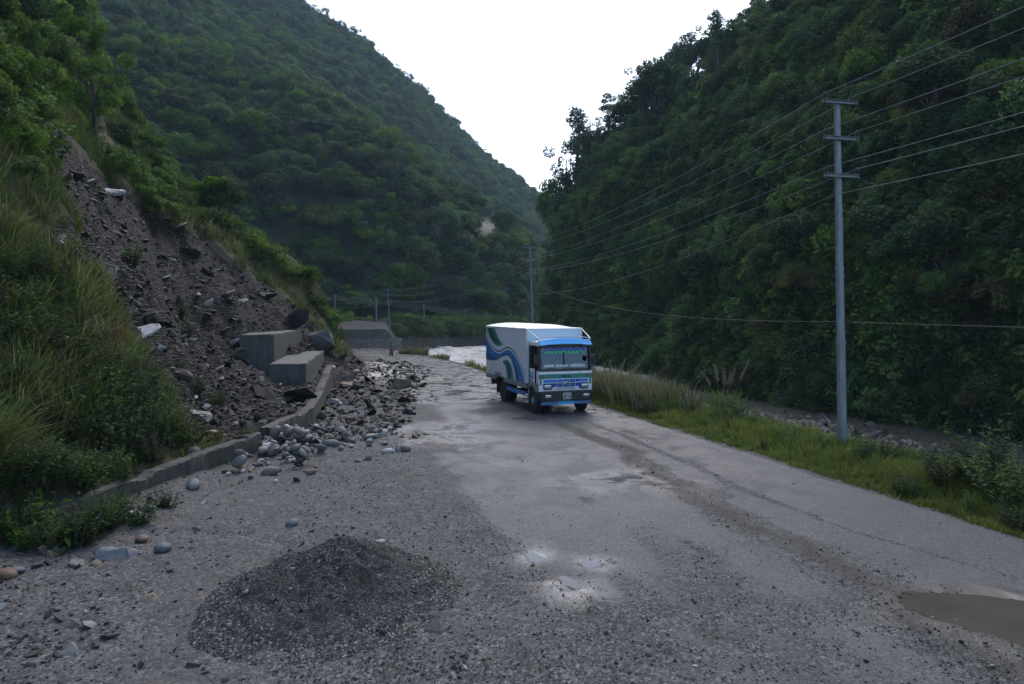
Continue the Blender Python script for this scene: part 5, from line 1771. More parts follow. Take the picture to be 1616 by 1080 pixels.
    bm = bmesh.new(); bm.from_mesh(me)
    bmesh.ops.bisect_plane(bm, geom=bm.verts[:] + bm.edges[:] + bm.faces[:], plane_co=(0, .0, 0), plane_no=(0, 1, 0))
    for f in bm.faces:
        f.material_index = 1 if f.calc_center_median().y < 0 else 0
    xsz = max(v.co.x for v in bm.verts) - min(v.co.x for v in bm.verts)
    for v in bm.verts:
        k = 1.72 / xsz
        x, z = -v.co.x * k, 2.365 + v.co.y * 1.0
        q = scr(x, z, .02 + v.co.z)
        v.co = q
    bm.to_mesh(me); bm.free()
    obj('name_lettering', me, T)
    m = MB()                                                    # small hanging-script words along the foot of the glass
    gg = random.Random(4)
    for xa, xb in ((.86, .46), (.40, -.12), (-.2, -.84)):
        x = xa
        zc = 1.80
        def bar(x0, x1, z0, z1):
            V = [scr(x0, z0, .006), scr(x1, z0, .006), scr(x1, z1, .006), scr(x0, z1, .006)]
            m.add(V, [(0, 1, 2, 3)])
        bar(xa, xb, zc + .025, zc + .043)
        while x > xb + .03:
            w_ = gg.uniform(.028, .05)
            k = gg.random()
            bar(x - w_ * .75, x - w_ * .75 - .014, zc - .045, zc + .025)
            if k < .6: bar(x - .002, x - w_ * .7, zc - .03 + .03 * gg.random(), zc - .012 + .03 * gg.random())
            if k > .4: bar(x - .004, x - .02, zc - .04, zc + .01)
            if k > .8: bar(x - .0, x - w_, zc + .055, zc + .07)
            x -= w_ + .012
    m.build('slogan_lettering', TR['letter_w'], T)
    # nose panels, butted one above the other
    def nose(name, za, zb, mat, x=CX_):
        MB().box(-x, x, FY - .05, FY, za, zb).build(name, mat, T, bevel=.006)
    nose('front_strip', 1.505, 1.598, TR['white'])
    nose('green_band', 1.325, 1.503, TR['green'])
    nose('nose_panel', .87, 1.323, TR['white'])
    for sx in (1, -1):
        MB().box(*sorted((sx * .98, sx * 1.06)), FY + .001, FY + .004, 1.1, 1.324).build('green_band', TR['green'], T)
    m = MB()
    for sx in (1, -1):
        m.box(*sorted((sx * .03, sx * .97)), FY + .001, FY + .006, .95, 1.37, 0)
    grille = empty('grille', (0, 0, 0), 0, T)
    def plate(name, poly, y_, th, mat, par):
        return MB().prism(poly, 'y', y_, y_ + th).build(name, mat, par)
    def rrect(xa, xb, za, zb, r, n=5):
        P = []
        for cx, cz, a0 in ((xb - r, zb - r, 0), (xa + r, zb - r, 90), (xa + r, za + r, 180), (xb - r, za + r, 270)):
            for k in range(n + 1):
                a = R(a0 + 90 * k / n)
                P.append((cx + r * math.cos(a), cz + r * math.sin(a)))
        return P
    plate('surround', rrect(-.96, .96, .9, 1.335, .07), FY + .001, .008, TR['white'], grille)
    plate('upper_panel', rrect(-.93, .93, 1.19, 1.31, .05), FY + .0092, .004, TR['mid'], grille)
    plate('upper_panel', rrect(-.55, .1, 1.2, 1.302, .01), FY + .0134, .002, TR['royal'], grille)
    plate('lower_panel', [(-.93, 1.165), (-.93, .98), (-.88, .92), (-.6, .92), (-.5, 1.03), (.5, 1.03), (.6, .92), (.88, .92), (.93, .98), (.93, 1.165)], FY + .0092, .004, TR['royal'], grille)
    m = MB()
    for k in range(9):
        z = .93 + .043 * k
        m.box(-.37, .37, FY + .0165, FY + .03, z, z + .016, 0 if k < 2 else 1)
    for x in (-.38, -.14, .14, .38):
        m.box(x - .008, x + .008, FY + .0305, FY + .036, .905, 1.325, 2)
    m.build('slats', [TR['slat'], TR['blue'], TR['pale']], grille)
    m = MB()
    m.lathe([(.085, 0), (.085, .012), (.07, .018), (.066, .012), (.012, .012)], (0, FY + .037, 1.15), 'y', 26)
    for sx in (1, -1):
        m.tube([(sx * .055, FY + .055, 1.18), (sx * .012, FY + .055, 1.175), (sx * .01, FY + .055, 1.1)], .008, 5)
    m.tube([(-.05, FY + .055, 1.13), (.05, FY + .055, 1.13)], .006, 5)
    m.build('emblem', TR['chrome'], T, smooth=True)
    me = text_mesh('TATA', .12, [TR['black']], 0, .004)
    o = obj('badge_lettering', me, T, (0, FY + .006, 1.41))
    o.rotation_euler = (math.pi / 2, 0, math.pi)
    o.scale = (1.25, 1, 1)
    for sx in (1, -1):
        hl = MB()
        hl.prism(rrect(sx * .76 - .155, sx * .76 + .155, .955, 1.13, .06), 'y', FY + .0134, FY + .04)
        h = hl.build('headlight', TR['black'], T, bevel=.01)
        m = MB().prism(rrect(sx * .76 - .135, sx * .76 + .135, .972, 1.115, .05), 'y', FY + .041, FY + .06)
        m.build('lens', TR['lens'], h, bevel=.012, smooth=True)
        MB().prism(rrect(sx * .89 - .06, sx * .89 + .06, 1.405, 1.46, .02), 'y', FY + .002, FY + .03).build('indicator', TR['orange'], T, bevel=.008)
    # bumper with fog lamps, plate and the blue strip under it
    bp = [(-1.13, .5), (-1.13, .86), (1.13, .86), (1.13, .5)]
    m = MB()
    m.add([(-1.13, .3, .5), (-1.12, .7, .5), (-1.0, .83, .5), (1.0, .83, .5), (1.12, .7, .5), (1.13, .3, .5), (-1.13, .3, .86), (-1.12, .7, .86), (-1.0, .83, .86), (1.0, .83, .86), (1.12, .7, .86), (1.13, .3, .86)],
          [(0, 1, 7, 6), (1, 2, 8, 7), (2, 3, 9, 8), (3, 4, 10, 9), (4, 5, 11, 10), (5, 0, 6, 11), (0, 5, 4, 3, 2, 1), (6, 7, 8, 9, 10, 11)])
    m.build('bumper', TR['black'], T, bevel=.02)
    for sx in (1, -1):
        f = MB().prism(rrect(sx * .78 - .13, sx * .78 + .13, .63, .76, .062), 'y', .831, .85).build('fog_lamp', TR['black'], T)
        MB().prism(rrect(sx * .78 - .125, sx * .78 + .125, .637, .753, .048), 'y', .851, .87).build('lens', TR['lens'], f, bevel=.012, smooth=True)
    np_ = MB().box(-.16, .16, .832, .842, .575, .805).build('number_plate', TR['letter_w'], T)
    MB().box(-.145, .145, .8425, .8445, .59, .79).build('plate_field', TR['black'], np_)
    for body, z in (('3 KHA', .735), ('1352', .64)):
        o = obj('plate_lettering', text_mesh(body, .095, [TR['letter_w']], 0, .002, .001), np_, (0, .8455, z))
        o.rotation_euler = (math.pi / 2, 0, math.pi)
    m = MB()
    m.box(-1.02, -.32, .72, .76, .365, .485, 0)
    m.box(-.32, .34, .72, .76, .365, .485, 1)
    m.box(.34, 1.02, .72, .76, .365, .485, 0)
    m.build('under_bar', [TR['blue'], TR['sky']], T)
    MB().box(-.9, .9, .4, .7, .5, .62).build('lower_valance', TR['chassis'], T)
    # sides of the cab: door panels, front wings with arches
    arch = [(.485 * math.cos(R(a)), .455 + .56 * math.sin(R(a))) for a in range(10, 171, 10)]
    for sx in (1, -1):
        m = MB()
        poly = [(.69, .6), (.69, 1.15), (-.34, 1.15), (-.34, .6)] + [(-.5 + .02, .6)][:0] + [(a, b_) for a, b_ in arch[::-1] if b_ > .6]
        m.prism(poly, 'x', *sorted((sx * (CX_ - .03), sx * (CX_ + .02))))
        m.build('wing', TR['skirt'], T, bevel=.008)
        m = MB()
        m.box(*sorted((sx * (CX_ - .05), sx * (CX_))), .44, FY - .052, 1.152, 1.615)
        m.build('front_quarter', TR['white'], T, bevel=.008)
        if sx > 0:
            d = MB().box(CX_ - .04, CX_ + .004, -.215, .2, 1.152, 1.68).build('door', TR['white'], T, bevel=.008)
            for za, zb, mat in ((1.5, 1.56, 'green'), (1.36, 1.46, 'blue'), (1.22, 1.28, 'line')):
                MB().prism([(-.2, za), (.15, za - .09), (.15, zb - .09), (-.2, zb)], 'x', CX_ + .0045, CX_ + .007).build('door_stripe', TR[mat], d)
            MB().tube([(CX_ + .03, .2, 1.62), (CX_ + .03, .2, 1.3)], .012, 6).build('grab_rail', TR['chrome'], T)
            mm = MB()
            for zz in (1.8, 2.05, 2.3):
                mm.tube([(CX_ - .02, -.2, zz), (CX_ - .02, .12, zz)], .01, 5)
            mm.tube([(CX_ - .02, .12, 1.68), (CX_ - .02, .12, 2.5)], .012, 5)
            mm.build('window_bars', TR['chassis'], T)
        else:
            d = MB().box(-CX_ - .004, -CX_ + .04, -.215, .435, 1.152, 1.68).build('door', TR['white'], T, bevel=.008)
            MB().box(-CX_ + .01, -CX_ + .02, -.2, .46, 1.69, 2.53).build('window', TR['glass'], T)
    # inside
    for sx in (1, -1):
        s_ = MB()
        s_.box(sx * .55 - .24, sx * .55 + .24, -.2, .25, .95, 1.2)
        s_.box(sx * .55 - .24, sx * .55 + .24, -.27, -.16, 1.21, 1.85)
        s_.build('seat', TR['seat'], T, bevel=.03)
    MB().box(-1.02, 1.02, .38, .6, 1.3, 1.6).build('dashboard', TR['inner'], T, bevel=.03)
    m = MB()
    m.tube([(-.55 + .21 * math.cos(a), .22 - .1 * math.sin(a), 1.62 + .16 * math.sin(a)) for a in np.linspace(0, 2 * math.pi, 25)], .014, 6)
    m.tube([(-.55, .22, 1.62), (-.55, .4, 1.45)], .02, 6)
    m.tube([(-.76, .22, 1.62), (-.34, .22, 1.62)], .012, 5)
    m.build('steering_wheel', TR['black'], T, smooth=True)
    # mirrors
    def mirror(x, y, z, w_, h, arm):
        mr = MB().prism(rrect(x - w_ / 2, x + w_ / 2, z - h / 2, z + h / 2, min(w_, h) * .4), 'y', y - .02, y + .03).build('mirror', TR['black'], T, bevel=.01)
        MB().tube([(x, y, z), arm], .012, 5).build('bracket', TR['black'], mr)
    mirror(-1.0, .84, 2.1, .2, .2, (-1.07, .6, 2.2))
    mirror(-1.2, .66, 2.0, .15, .42, (-1.07, .6, 2.3))
    mirror(1.2, .66, 2.05, .15, .4, (1.07, .6, 2.3))
    MB().box(1.2, 1.23, -.25, .1, .6, .64).build('step', TR['chassis'], T)
    return T
TRUCK = truck()
# ------------------------------------------------------------------ people: one skinned surface each, coloured by the clothes
def skin_person(name, joints, bones, root, regions, loc, rz, label, parts=None, scale=1.0):
    """joints {name: (x, y, z, radius)}; bones [(a, b)]; regions: bone -> material index"""
    names = list(joints)
    me = bpy.data.meshes.new(name)
    me.from_pydata([joints[n][:3] for n in names], [(names.index(a), names.index(b)) for a, b in bones], [])
    o = obj(name, me)
    sk = o.modifiers.new('skin', 'SKIN')
    sv = me.skin_vertices[0].data
    for i, n in enumerate(names):
        r = joints[n][3]
        sv[i].radius = r if hasattr(r, '__len__') else (r, r)
        sv[i].use_root = n == root
    ss = o.modifiers.new('smooth', 'SUBSURF')
    ss.levels = ss.render_levels = 2
    dg = bpy.context.evaluated_depsgraph_get()
    bm_ = bpy.data.meshes.new_from_object(o.evaluated_get(dg))
    o.modifiers.clear()
    o.data = bm_
    mats = [paint('skin', (0.23, 0.12, 0.075), 0.55, 0, 0.05), paint('shirt_' + name, regions['shirt'], 0.85, 0, 0.1), paint('trousers', (0.025, 0.026, 0.032), 0.85, 0, 0.1), paint('shoe', (0.02, 0.018, 0.017), 0.6, 0, 0.1), paint('hair', (0.012, 0.011, 0.01), 0.6, 0, 0.05)]
    bm_.materials.clear()
    for m_ in mats:
        bm_.materials.append(m_)
    segs = [(np.array(joints[a][:3]), np.array(joints[b][:3]), regions.get((a, b), 0), max(np.max(joints[a][3]), np.max(joints[b][3]))) for a, b in bones]
    for p in bm_.polygons:
        c = np.array(p.center)
        best, mi = 1e9, 0
        for a, b_, k, r in segs:
            t = np.clip(np.dot(c - a, b_ - a) / (np.dot(b_ - a, b_ - a) + 1e-9), 0, 1)
            d = np.linalg.norm(c - a - (b_ - a) * t) - r * .9
            if d < best:
                best, mi = d, k
        p.material_index = mi
        p.use_smooth = True
    o.location, o.rotation_euler, o.scale = loc, (0, 0, rz), (scale,) * 3
    tag(o, label, 'person')
    return o, mats

def seated(hands, hip_z, knee, foot, lean=.1):
    """a seated figure facing +Y; hands, knee, foot are (x, y, z) of the right side, mirrored for the left"""
    J = {'pelvis': (0, 0, hip_z, (.15, .12)), 'waist': (0, .02 + lean * .2, hip_z + .18, (.135, .1)), 'chest': (0, .04 + lean * .6, hip_z + .38, (.165, .115)), 'neck0': (0, .05 + lean, hip_z + .54, (.07, .07)),
         'neck': (0, .06 + lean, hip_z + .6, .05), 'jaw': (0, .085 + lean, hip_z + .665, (.062, .07)), 'head': (0, .08 + lean, hip_z + .75, (.078, .092)), 'crown': (0, .07 + lean, hip_z + .83, (.06, .07)), 'nose': (0, .19 + lean, hip_z + .71, .012)}
    B = [('pelvis', 'waist'), ('waist', 'chest'), ('chest', 'neck0'), ('neck0', 'neck'), ('neck', 'jaw'), ('jaw', 'head'), ('head', 'crown'), ('jaw', 'nose')]
    Rg = {('pelvis', 'waist'): 1, ('waist', 'chest'): 1, ('chest', 'neck0'): 1, ('neck0', 'neck'): 0, ('neck', 'jaw'): 0, ('jaw', 'head'): 0, ('head', 'crown'): 4, ('jaw', 'nose'): 0}
    for s, sx in (('r', 1), ('l', -1)):
        hx, hy, hz = hands
        sh = (sx * .19, .04 + lean * .9, hip_z + .49)
        el = ((sh[0] + sx * hx) / 2 + sx * .07, (sh[1] + hy) / 2 - .04, (sh[2] + hz) / 2 - .1)
        J['sh' + s] = (*sh, .062)
        J['el' + s] = (*el, .043)
        J['wr' + s] = (sx * hx, hy, hz, .028)
        J['pa' + s] = (sx * hx, hy + .07, hz - .01, (.036, .018))
        B += [('chest', 'sh' + s), ('sh' + s, 'el' + s), ('el' + s, 'wr' + s), ('wr' + s, 'pa' + s)]
        Rg[('chest', 'sh' + s)] = 1; Rg[('sh' + s, 'el' + s)] = 1; Rg[('el' + s, 'wr' + s)] = 0
        for k, (dx, ln) in enumerate(((-.028, .062), (-.009, .075), (.010, .07), (.028, .055))):
            a, b_ = 'f%s%d' % (s, k), 'g%s%d' % (s, k)
            J[a] = (sx * hx + dx, hy + .07 + ln * .6, hz - .012, .0095)
            J[b_] = (sx * hx + dx, hy + .07 + ln * .7, hz - .045, .008)
            B += [('pa' + s, a), (a, b_)]
        J['t' + s] = (sx * hx - sx * .05, hy + .06, hz - .03, .010)
        B += [('wr' + s, 't' + s)]
        J['hip' + s] = (sx * .1, .04, hip_z - .02, .095)
        J['kn' + s] = (sx * knee[0], knee[1], knee[2], .062)
        J['an' + s] = (sx * foot[0], foot[1], foot[2] + .08, .04)
        J['to' + s] = (sx * foot[0], foot[1] + .19, foot[2] + .035, .035)
        B += [('pelvis', 'hip' + s), ('hip' + s, 'kn' + s), ('kn' + s, 'an' + s), ('an' + s, 'to' + s)]
        Rg[('pelvis', 'hip' + s)] = 2; Rg[('hip' + s, 'kn' + s)] = 2; Rg[('kn' + s, 'an' + s)] = 2; Rg[('an' + s, 'to' + s)] = 3
    return J, B, Rg

# ---- motorcycle with its rider, far down the road
bx, by, bz = W(617.5, 563.5, 89)
bz = gh(bx, by) + .015
HD = R(22)                                # heading away and to the left
BK = empty('motorcycle', (bx, by, bz), HD)
tag(BK, 'dark motorcycle riding away down the wet road with a pink bag', 'motorcycle')
bk = paint('motorcycle_black', (0.015, 0.015, 0.017), 0.35, 0.1, 0.2)
rd = paint('motorcycle_red', (0.2, 0.02, 0.025), 0.3, 0, 0.1)
for y in (.66, -.66):
    wl = empty('wheel', (0, y, .3), 0, BK)
    MB().lathe([(.22, -.04), (.27, -.055), (.3, -.02), (.3, .02), (.27, .055), (.22, .04)], (0, 0, 0), 'x', 28).build('tyre', TR['rubber'], wl, smooth=True)
    m = MB().lathe([(.05, -.05), (.05, .05)], (0, 0, 0), 'x', 12)
    m.lathe([(.225, -.03), (.225, .03)], (0, 0, 0), 'x', 28)
    for k in range(8):
        a = 2 * math.pi * k / 8
        m.tube([(0, .04 * math.cos(a), .04 * math.sin(a)), (0, .22 * math.cos(a), .22 * math.sin(a))], .008, 4)
    m.build('rim', TR['chrome'], wl)
m = MB()
m.tube([(0, .5, .82), (0, .2, .72), (0, -.4, .68), (0, -.75, .72)], .025, 8)
m.tube([(0, .48, .8), (0, .15, .4), (0, -.15, .36), (0, -.25, .66)], .022, 8)
for sx in (-.09, .09):
    m.tube([(sx, .66, .3), (sx, .46, .86)], .02, 8)
    m.tube([(sx, -.66, .3), (sx, -.1, .36)], .02, 8)
    m.tube([(sx, -.64, .32), (sx, -.5, .7)], .018, 8)
m.build('frame', bk, BK, smooth=True)
MB().box(-.13, .13, -.15, .22, .3, .6).build('engine', TR['slat'], BK, bevel=.04)
m = MB(); m.lathe([(.02, -.28), (.11, -.2), (.14, 0), (.12, .18), (.03, .26)], (0, .2, .82), 'y', 16)
m.build('fuel_tank', rd, BK, smooth=True)
MB().box(-.12, .12, -.68, -.02, .74, .83).build('seat', bk, BK, bevel=.035)
MB().tube([(-.36, .3, 1.02), (-.22, .42, 1.0), (0, .46, .95), (.22, .42, 1.0), (.36, .3, 1.02)], .014, 8).build('handlebar', TR['chrome'], BK, smooth=True)
m = MB(); m.lathe([(.03, -.06), (.085, 0), (.09, .05), (.01, .07)], (0, .56, .86), 'y', 16)
m.build('headlight', TR['lens'], BK, smooth=True)
for y, a0, a1 in ((.66, 20, 150), (-.66, 30, 160)):
    P = [(y + .34 * math.cos(R(a)), .3 + .34 * math.sin(R(a))) for a in range(a0, a1, 10)]
    Q = [(y + .325 * math.cos(R(a)), .3 + .325 * math.sin(R(a))) for a in range(a0, a1, 10)]
    MB().prism(P + Q[::-1], 'x', -.06, .06).build('mudguard', bk, BK)
MB().tube([(.14, .05, .32), (.15, -.3, .3), (.16, -.75, .36)], [.025, .03, .04], 10).build('exhaust', TR['chrome'], BK, smooth=True)
MB().box(-.08, .08, -.86, -.82, .62, .72).build('tail_light', TR['orange'], BK, bevel=.01)
for sx in (-.3, .3):
    mr = MB().tube([(sx, .35, 1.02), (sx * 1.1, .33, 1.2)], .007, 5).build('mirror', bk, BK)
bag = MB()
bag.box(-.12, .17, -.62, -.3, 0, .36)
o = bag.build('bag', paint('pink_bag', (0.42, 0.13, 0.17), 0.75, 0, 0.15), bevel=.08, smooth=True, seg=3)
cs, sn = math.cos(HD), math.sin(HD)
o.location = (bx + .2 * cs - (-.0) * sn, by + .2 * sn, bz + .72)
o.rotation_euler = (0, .1, HD)
MB().tube([(.02, -.62, .3), (.02, -.66, .2), (.02, -.63, .08)], .012, 5).build('strap', bk, o)
tag(o, 'pinkish bag strapped behind the motorcycle rider', 'bag')
J, B, Rg = seated((.33, .27, 1.03), .9, (.2, .36, .78), (.16, .05, .28), .12)
Rg['shirt'] = (.03, .17, .13)
o, mats = skin_person('person', J, B, 'pelvis', Rg, (bx, by, bz), HD, 'rider in a green shirt and dark helmet sitting on the motorcycle')
o.location = (bx - (-.25) * sn * 1.0, by + (-.25) * cs, bz + .03)
hm = MB(); hm.lathe([(.02, .18), (.09, .155), (.135, .08), (.145, 0), (.14, -.07), (.12, -.11)], (0, .19, 1.66), 'z', 20)
hm.build('helmet', bk, o, smooth=True)

# ---- truck driver behind the glass
tl = TRUCK.location
J, B, Rg = seated((.2, .38, 1.62), 1.24, (.16, .42, 1.2), (.13, .42, .93), .04)
Rg['shirt'] = (.4, .45, .5)
o, mats = skin_person('person', J, B, 'pelvis', Rg, (0, 0, 0), R(200), 'driver in a pale shirt at the wheel of the truck')
c, s = math.cos(R(200)), math.sin(R(200))
dx, dy = -.55, -.08
o.location = (tl.x + dx * c - dy * s, tl.y + dx * s + dy * c, tl.z)
# ------------------------------------------------------------------ poles and cables
def steel_pole(base, top, ang, arm_h, r0, label, arm=1.06, full=True):
    """tapered steel pole with three channel cross-arms and six insulators; returns wire points"""
    b_, t = Vector(base), Vector(top)
    T = empty('utility_pole', b_)
    tag(T, label, 'pole', 'steel poles of the cable line')
    v = t - b_
    m = MB()
    n = 9
    m.tube([(v * (i / n))[:] for i in range(n + 1)], [r0 * (1 - .42 * i / n) for i in range(n + 1)], 14)
    m.build('shaft', M['galv'], T, smooth=True)
    if full:
        for f, k in ((.0, 1.35), (.33, 1.12), (.335, 1.12), (.52, 1.12), (.54, 1.1), (.70, 1.12)):
            p = v * f
            rr = r0 * (1 - .42 * f) * k
            MB().lathe([(rr, -.035), (rr, .035)], p, 'z', 14).build('band', M['galv'], T, smooth=False)
    a = Vector((math.cos(ang), math.sin(ang), 0))
    f_ = Vector((-a.y, a.x, 0))
    pts = []
    for h in arm_h:
        c = v * ((v.length - h) / v.length)
        V = []
        rr = r0 * .62 + .03
        m = MB()
        for (d0, d1, z0, z1) in ((rr, rr + .07, -.045, -.036), (rr, rr + .07, .036, .045), (rr, rr + .012, -.036, .036)):
            V = []
            for zz in (z0, z1):
                for s_, dd in ((-arm / 2, d0), (arm / 2, d0), (arm / 2, d1), (-arm / 2, d1)):
                    V.append((c + a * s_ - f_ * dd + Vector((0, 0, zz)))[:])
            m.hexa(V)
        ca = m.build('crossarm', M['galv'], T)
        for s_ in (-arm / 2 + .06, arm / 2 - .06):
            p = c + a * s_ - f_ * (rr + .03)
            m = MB()
            m.lathe([(.012, -.12), (.012, .07), (.05, .075), (.055, .1), (.03, .115), (.052, .135), (.05, .16), (.028, .17), (.035, .2), (.02, .225)], p, 'z', 10)
            m.build('insulator', M['insulator'], ca, smooth=True)
            pts.append(b_ + p + Vector((0, 0, .2)))
    return T, pts

def run(name, pts, sag, r, mat, label, cat='cable', group='cables between the poles'):
    P = []
    for (p, q), sg in zip(zip(pts[:-1], pts[1:]), sag):
        p, q = Vector(p), Vector(q)
        n = 24
        for i in range(n + (q == Vector(pts[-1]))):
            t = i / n
            c = p.lerp(q, t)
            c.z -= 4 * sg * t * (1 - t)
            P.append(c)
    m = MB()
    m.tube(P, r, 5)
    return tag(m.build(name, mat), label, cat, group)

b1, t1 = W(1330, 722, 18.4), W(1321, 160, 18.4)
b2, t2 = W(845, 540, 52), W(836.5, 390, 52)
b3, t3 = W(617, 540, 119), W(612, 457, 119)
b1[2] = gh(b1[0], b1[1]) - .2
b2[2] = min(b2[2], gh(b2[0], b2[1]))
b3[2] = -3.2
b0 = np.array([16.5, -15.2, 0.0])
t0 = b0 + np.array([-.2, 0, 10.0])
b4, t4 = W(519, 560, 126), W(518, 470, 126)
A12 = math.atan2(b2[1] - b1[1], b2[0] - b1[0]) - math.pi / 2
A23 = math.atan2(b3[1] - b2[1], b3[0] - b2[0]) - math.pi / 2
T1, p1 = steel_pole(b1, t1, A12, (.06, 1.0, 1.98), .13, 'nearest tall steel pole with three cross-arms, standing in the verge grass')
T2, p2 = steel_pole(b2, t2, (A12 + A23) / 2, (.06, 1.0, 1.98), .13, 'second steel pole with three cross-arms, behind the truck')
T3, p3 = steel_pole(b3, t3, A23, (.06, 1.0, 1.98), .13, 'far steel pole with three cross-arms, beyond the motorcycle rider', 1.4, False)
T4, p4 = steel_pole(b4, t4, A23, (.06, 1.0, 1.98), .13, 'farthest steel pole, half hidden behind the bluff edge', 1.4, False)
T0, p0 = steel_pole(b0, t0, A12, (.06, 1.0, 1.98), .13, 'steel pole at the roadside by the photographer')
WN = ['top wire on the hill side', 'top wire on the river side', 'middle wire on the hill side', 'middle wire on the river side', 'lowest wire on the hill side', 'lowest wire on the river side']
for k in range(6):
    run('overhead_wire', [p0[k], p1[k], p2[k], p3[k], p4[k]], (.35, .5, 1.2, .8), .0085, M['wire'], 'thin grey ' + WN[k] + ' of the steel poles')
# the slack wire clamped to the shafts below the arms
q = [Vector(b0) + (Vector(t0) - Vector(b0)) * .74, Vector(b1) + (Vector(t1) - Vector(b1)) * .745 + Vector((-.1, 0, 0)), Vector(b2) + (Vector(t2) - Vector(b2)) * .72]
run('overhead_wire', q, (.3, .7), .007, M['wire'], 'single wire clamped to the steel poles below their arms')
c1 = W(1325, 508, 18.4); c2 = W(842, 447, 52); c0 = W(1616, 514, 13.2)
c0 = c1 + (c0 - c1) * 4
run('phone_cable', [c0, c1, c2], (.05, .75), .006, M['cable'], 'dark slack phone cable hung low on the near steel pole')
run('valley_cable', [W(-260, 20, 52), W(900, 222, 118)], (3.0,), .02, M['cable'], 'long dark cable strung across the valley in front of the mountain')
# plain poles on the far bench
for px, pt, pb, Y, lab in [(529, 465, 510, 120, 'plain far pole on the gravel bench nearest the bluff edge'), (594, 470, 510, 124, 'plain far pole at the end of the gravel bench'), (669, 480, 516, 131, 'plain far pole on the wooded river bank'),
                           (735, 489, 522, 141, 'plain far pole near the rear of the truck box'), (767, 493, 522, 145, 'plain far pole just above the truck box')]:
    a, t = W(px, pb, Y), W(px, pt, Y)
    T = empty('far_pole', a)
    tag(T, lab, 'pole', 'plain poles beyond the river')
    h = t[2] - a[2]
    MB().tube([(0, 0, -3.0), (0, 0, h)], [.14, .11], 8).build('shaft', M['galv'], T, smooth=True)
    MB().tube([(-.35, 0, h - .12), (.35, 0, h - .12)], .035, 5).build('crossarm', M['galv'], T)
fp = [W(529, 467, 120), W(594, 472, 124), W(669, 482, 131), W(735, 491, 141), W(767, 495, 145)]
for k, nm in enumerate(('upper', 'middle', 'lower')):
    run('far_wire', [Vector(W(470, 460, 121)) + Vector((0, 0, -.35 * k))] + [Vector(p) + Vector((0, 0, -.35 * k)) for p in fp], (.3, .2, .25, .25, .2), .012, M['wire'], nm + ' wire strung between the plain far poles')
# ------------------------------------------------------------------ grass and weeds
def blades(name, X, Y, Z, L, Wd, az, bend, cols, label, kind='stuff', parent=None, nseg=4):
    """tapering bent blades; az = direction they lean, bend = how far the tip arches over"""
    n = len(X)
    t = np.linspace(0, 1, nseg + 1)
    ca, sa = np.cos(az), np.sin(az)
    out = bend[:, None] * L[:, None] * t[None] ** 2
    up = L[:, None] * (t[None] - 0.45 * (bend[:, None] ** 1.0) * t[None] ** 2)
    cx = X[:, None] + ca[:, None] * out
    cyy = Y[:, None] + sa[:, None] * out
    cz = Z[:, None] + up
    w_ = Wd[:, None] * np.array([1, .95, .8, .55, .12, 0.05])[:nseg + 1][None] * .5
    tw = az + rng.normal(size=n) * .9 + np.pi / 2
    wx, wy = np.cos(tw)[:, None] * w_, np.sin(tw)[:, None] * w_
    V = np.stack([np.stack([cx - wx, cyy - wy, cz], -1), np.stack([cx + wx, cyy + wy, cz], -1)], 2).reshape(n, -1, 3)
    k = V.shape[1]
    f = np.array([[2 * i, 2 * i + 1, 2 * i + 3, 2 * i + 2] for i in range(nseg)])
    F = (f[None] + (np.arange(n) * k)[:, None, None]).reshape(-1, 4)
    tone = (0.8 + .35 * t)[None, :, None] * cols[:, None, :]  # blade colour runs from darker root to paler tip
    C = np.repeat(tone[:, :, None, :], 2, 2).reshape(-1, 3)
    me = np_mesh(name, V.reshape(-1, 3), F, [M['grass']], colors=dict(Col=C))
    o = obj(name, me, parent)
    if parent is None:
        tag(o, label, None, None, kind)
    return o

OLIVE = np.array([(.12, .145, .042), (.085, .13, .034), (.16, .165, .055), (.065, .105, .03), (.2, .175, .085)])
LUSH = np.array([(.145, .19, .036), (.11, .165, .03), (.2, .225, .05), (.17, .18, .055), (.08, .125, .028)])
TAN = np.array([(.2, .165, .115), (.12, .135, .05), (.24, .2, .15), (.1, .13, .04), (.14, .155, .06)])

g = np.random.default_rng(61)
def tufts(x, y, per, spread, g):
    """clump centres -> blade roots with a shared splay"""
    n = len(x)
    a = g.random((n, per)) * 2 * np.pi
    r = spread[:, None] * np.sqrt(g.random((n, per)))
    X, Y = x[:, None] + r * np.cos(a), y[:, None] + r * np.sin(a)
    return X.ravel(), Y.ravel(), a.ravel()

# hillside left of the road, outside the landslide
def hill_f(x, y):
    z, rk, so, ir = ground_parts(x, y)
    return (so > .5) & (x < -3) & (x > -48)
x, y = scatter_xy(80000, 5, 66, hill_f, 1.4)
x, y = x[:5600], y[:5600]
zc = hill_h(x, y)
px, py = project(x, y, zc)
tall = in_poly(px, py, [(-200, 365), (40, 390), (100, 430), (165, 490), (175, 560), (190, 640), (150, 700), (60, 740), (-200, 800)])
bench = (py > 690) & (px > 60)
L0 = np.where(tall, 1.1, np.where(bench, .3, .75)) * (.45 + .95 * g.random(len(x)) ** 1.5) * np.where(y > 35, 1.25, 1)
keep = (~bench | (g.random(len(x)) < .45)) & (~tall | (g.random(len(x)) < sstep(-.45, .25, fbm(x * .8, y * .8, 3, 311))))
x, y, L0, tall, px, py = x[keep], y[keep], L0[keep], tall[keep], px[keep], py[keep]
per = 26
X, Y, a = tufts(x, y, per, .12 + .006 * y, g)
Z = ground_h(X, Y) - .04
L = np.repeat(L0, per) * (.5 + .7 * g.random(len(X)))
yy = np.repeat(y, per)
Wd = np.where(np.repeat(tall, per), .022, .016) * (1 + yy / 22) * (.7 + .6 * g.random(len(X)))
down = np.arctan2(.25 * np.ones(len(X)), np.ones(len(X)))          # hangs down the slope, towards the road
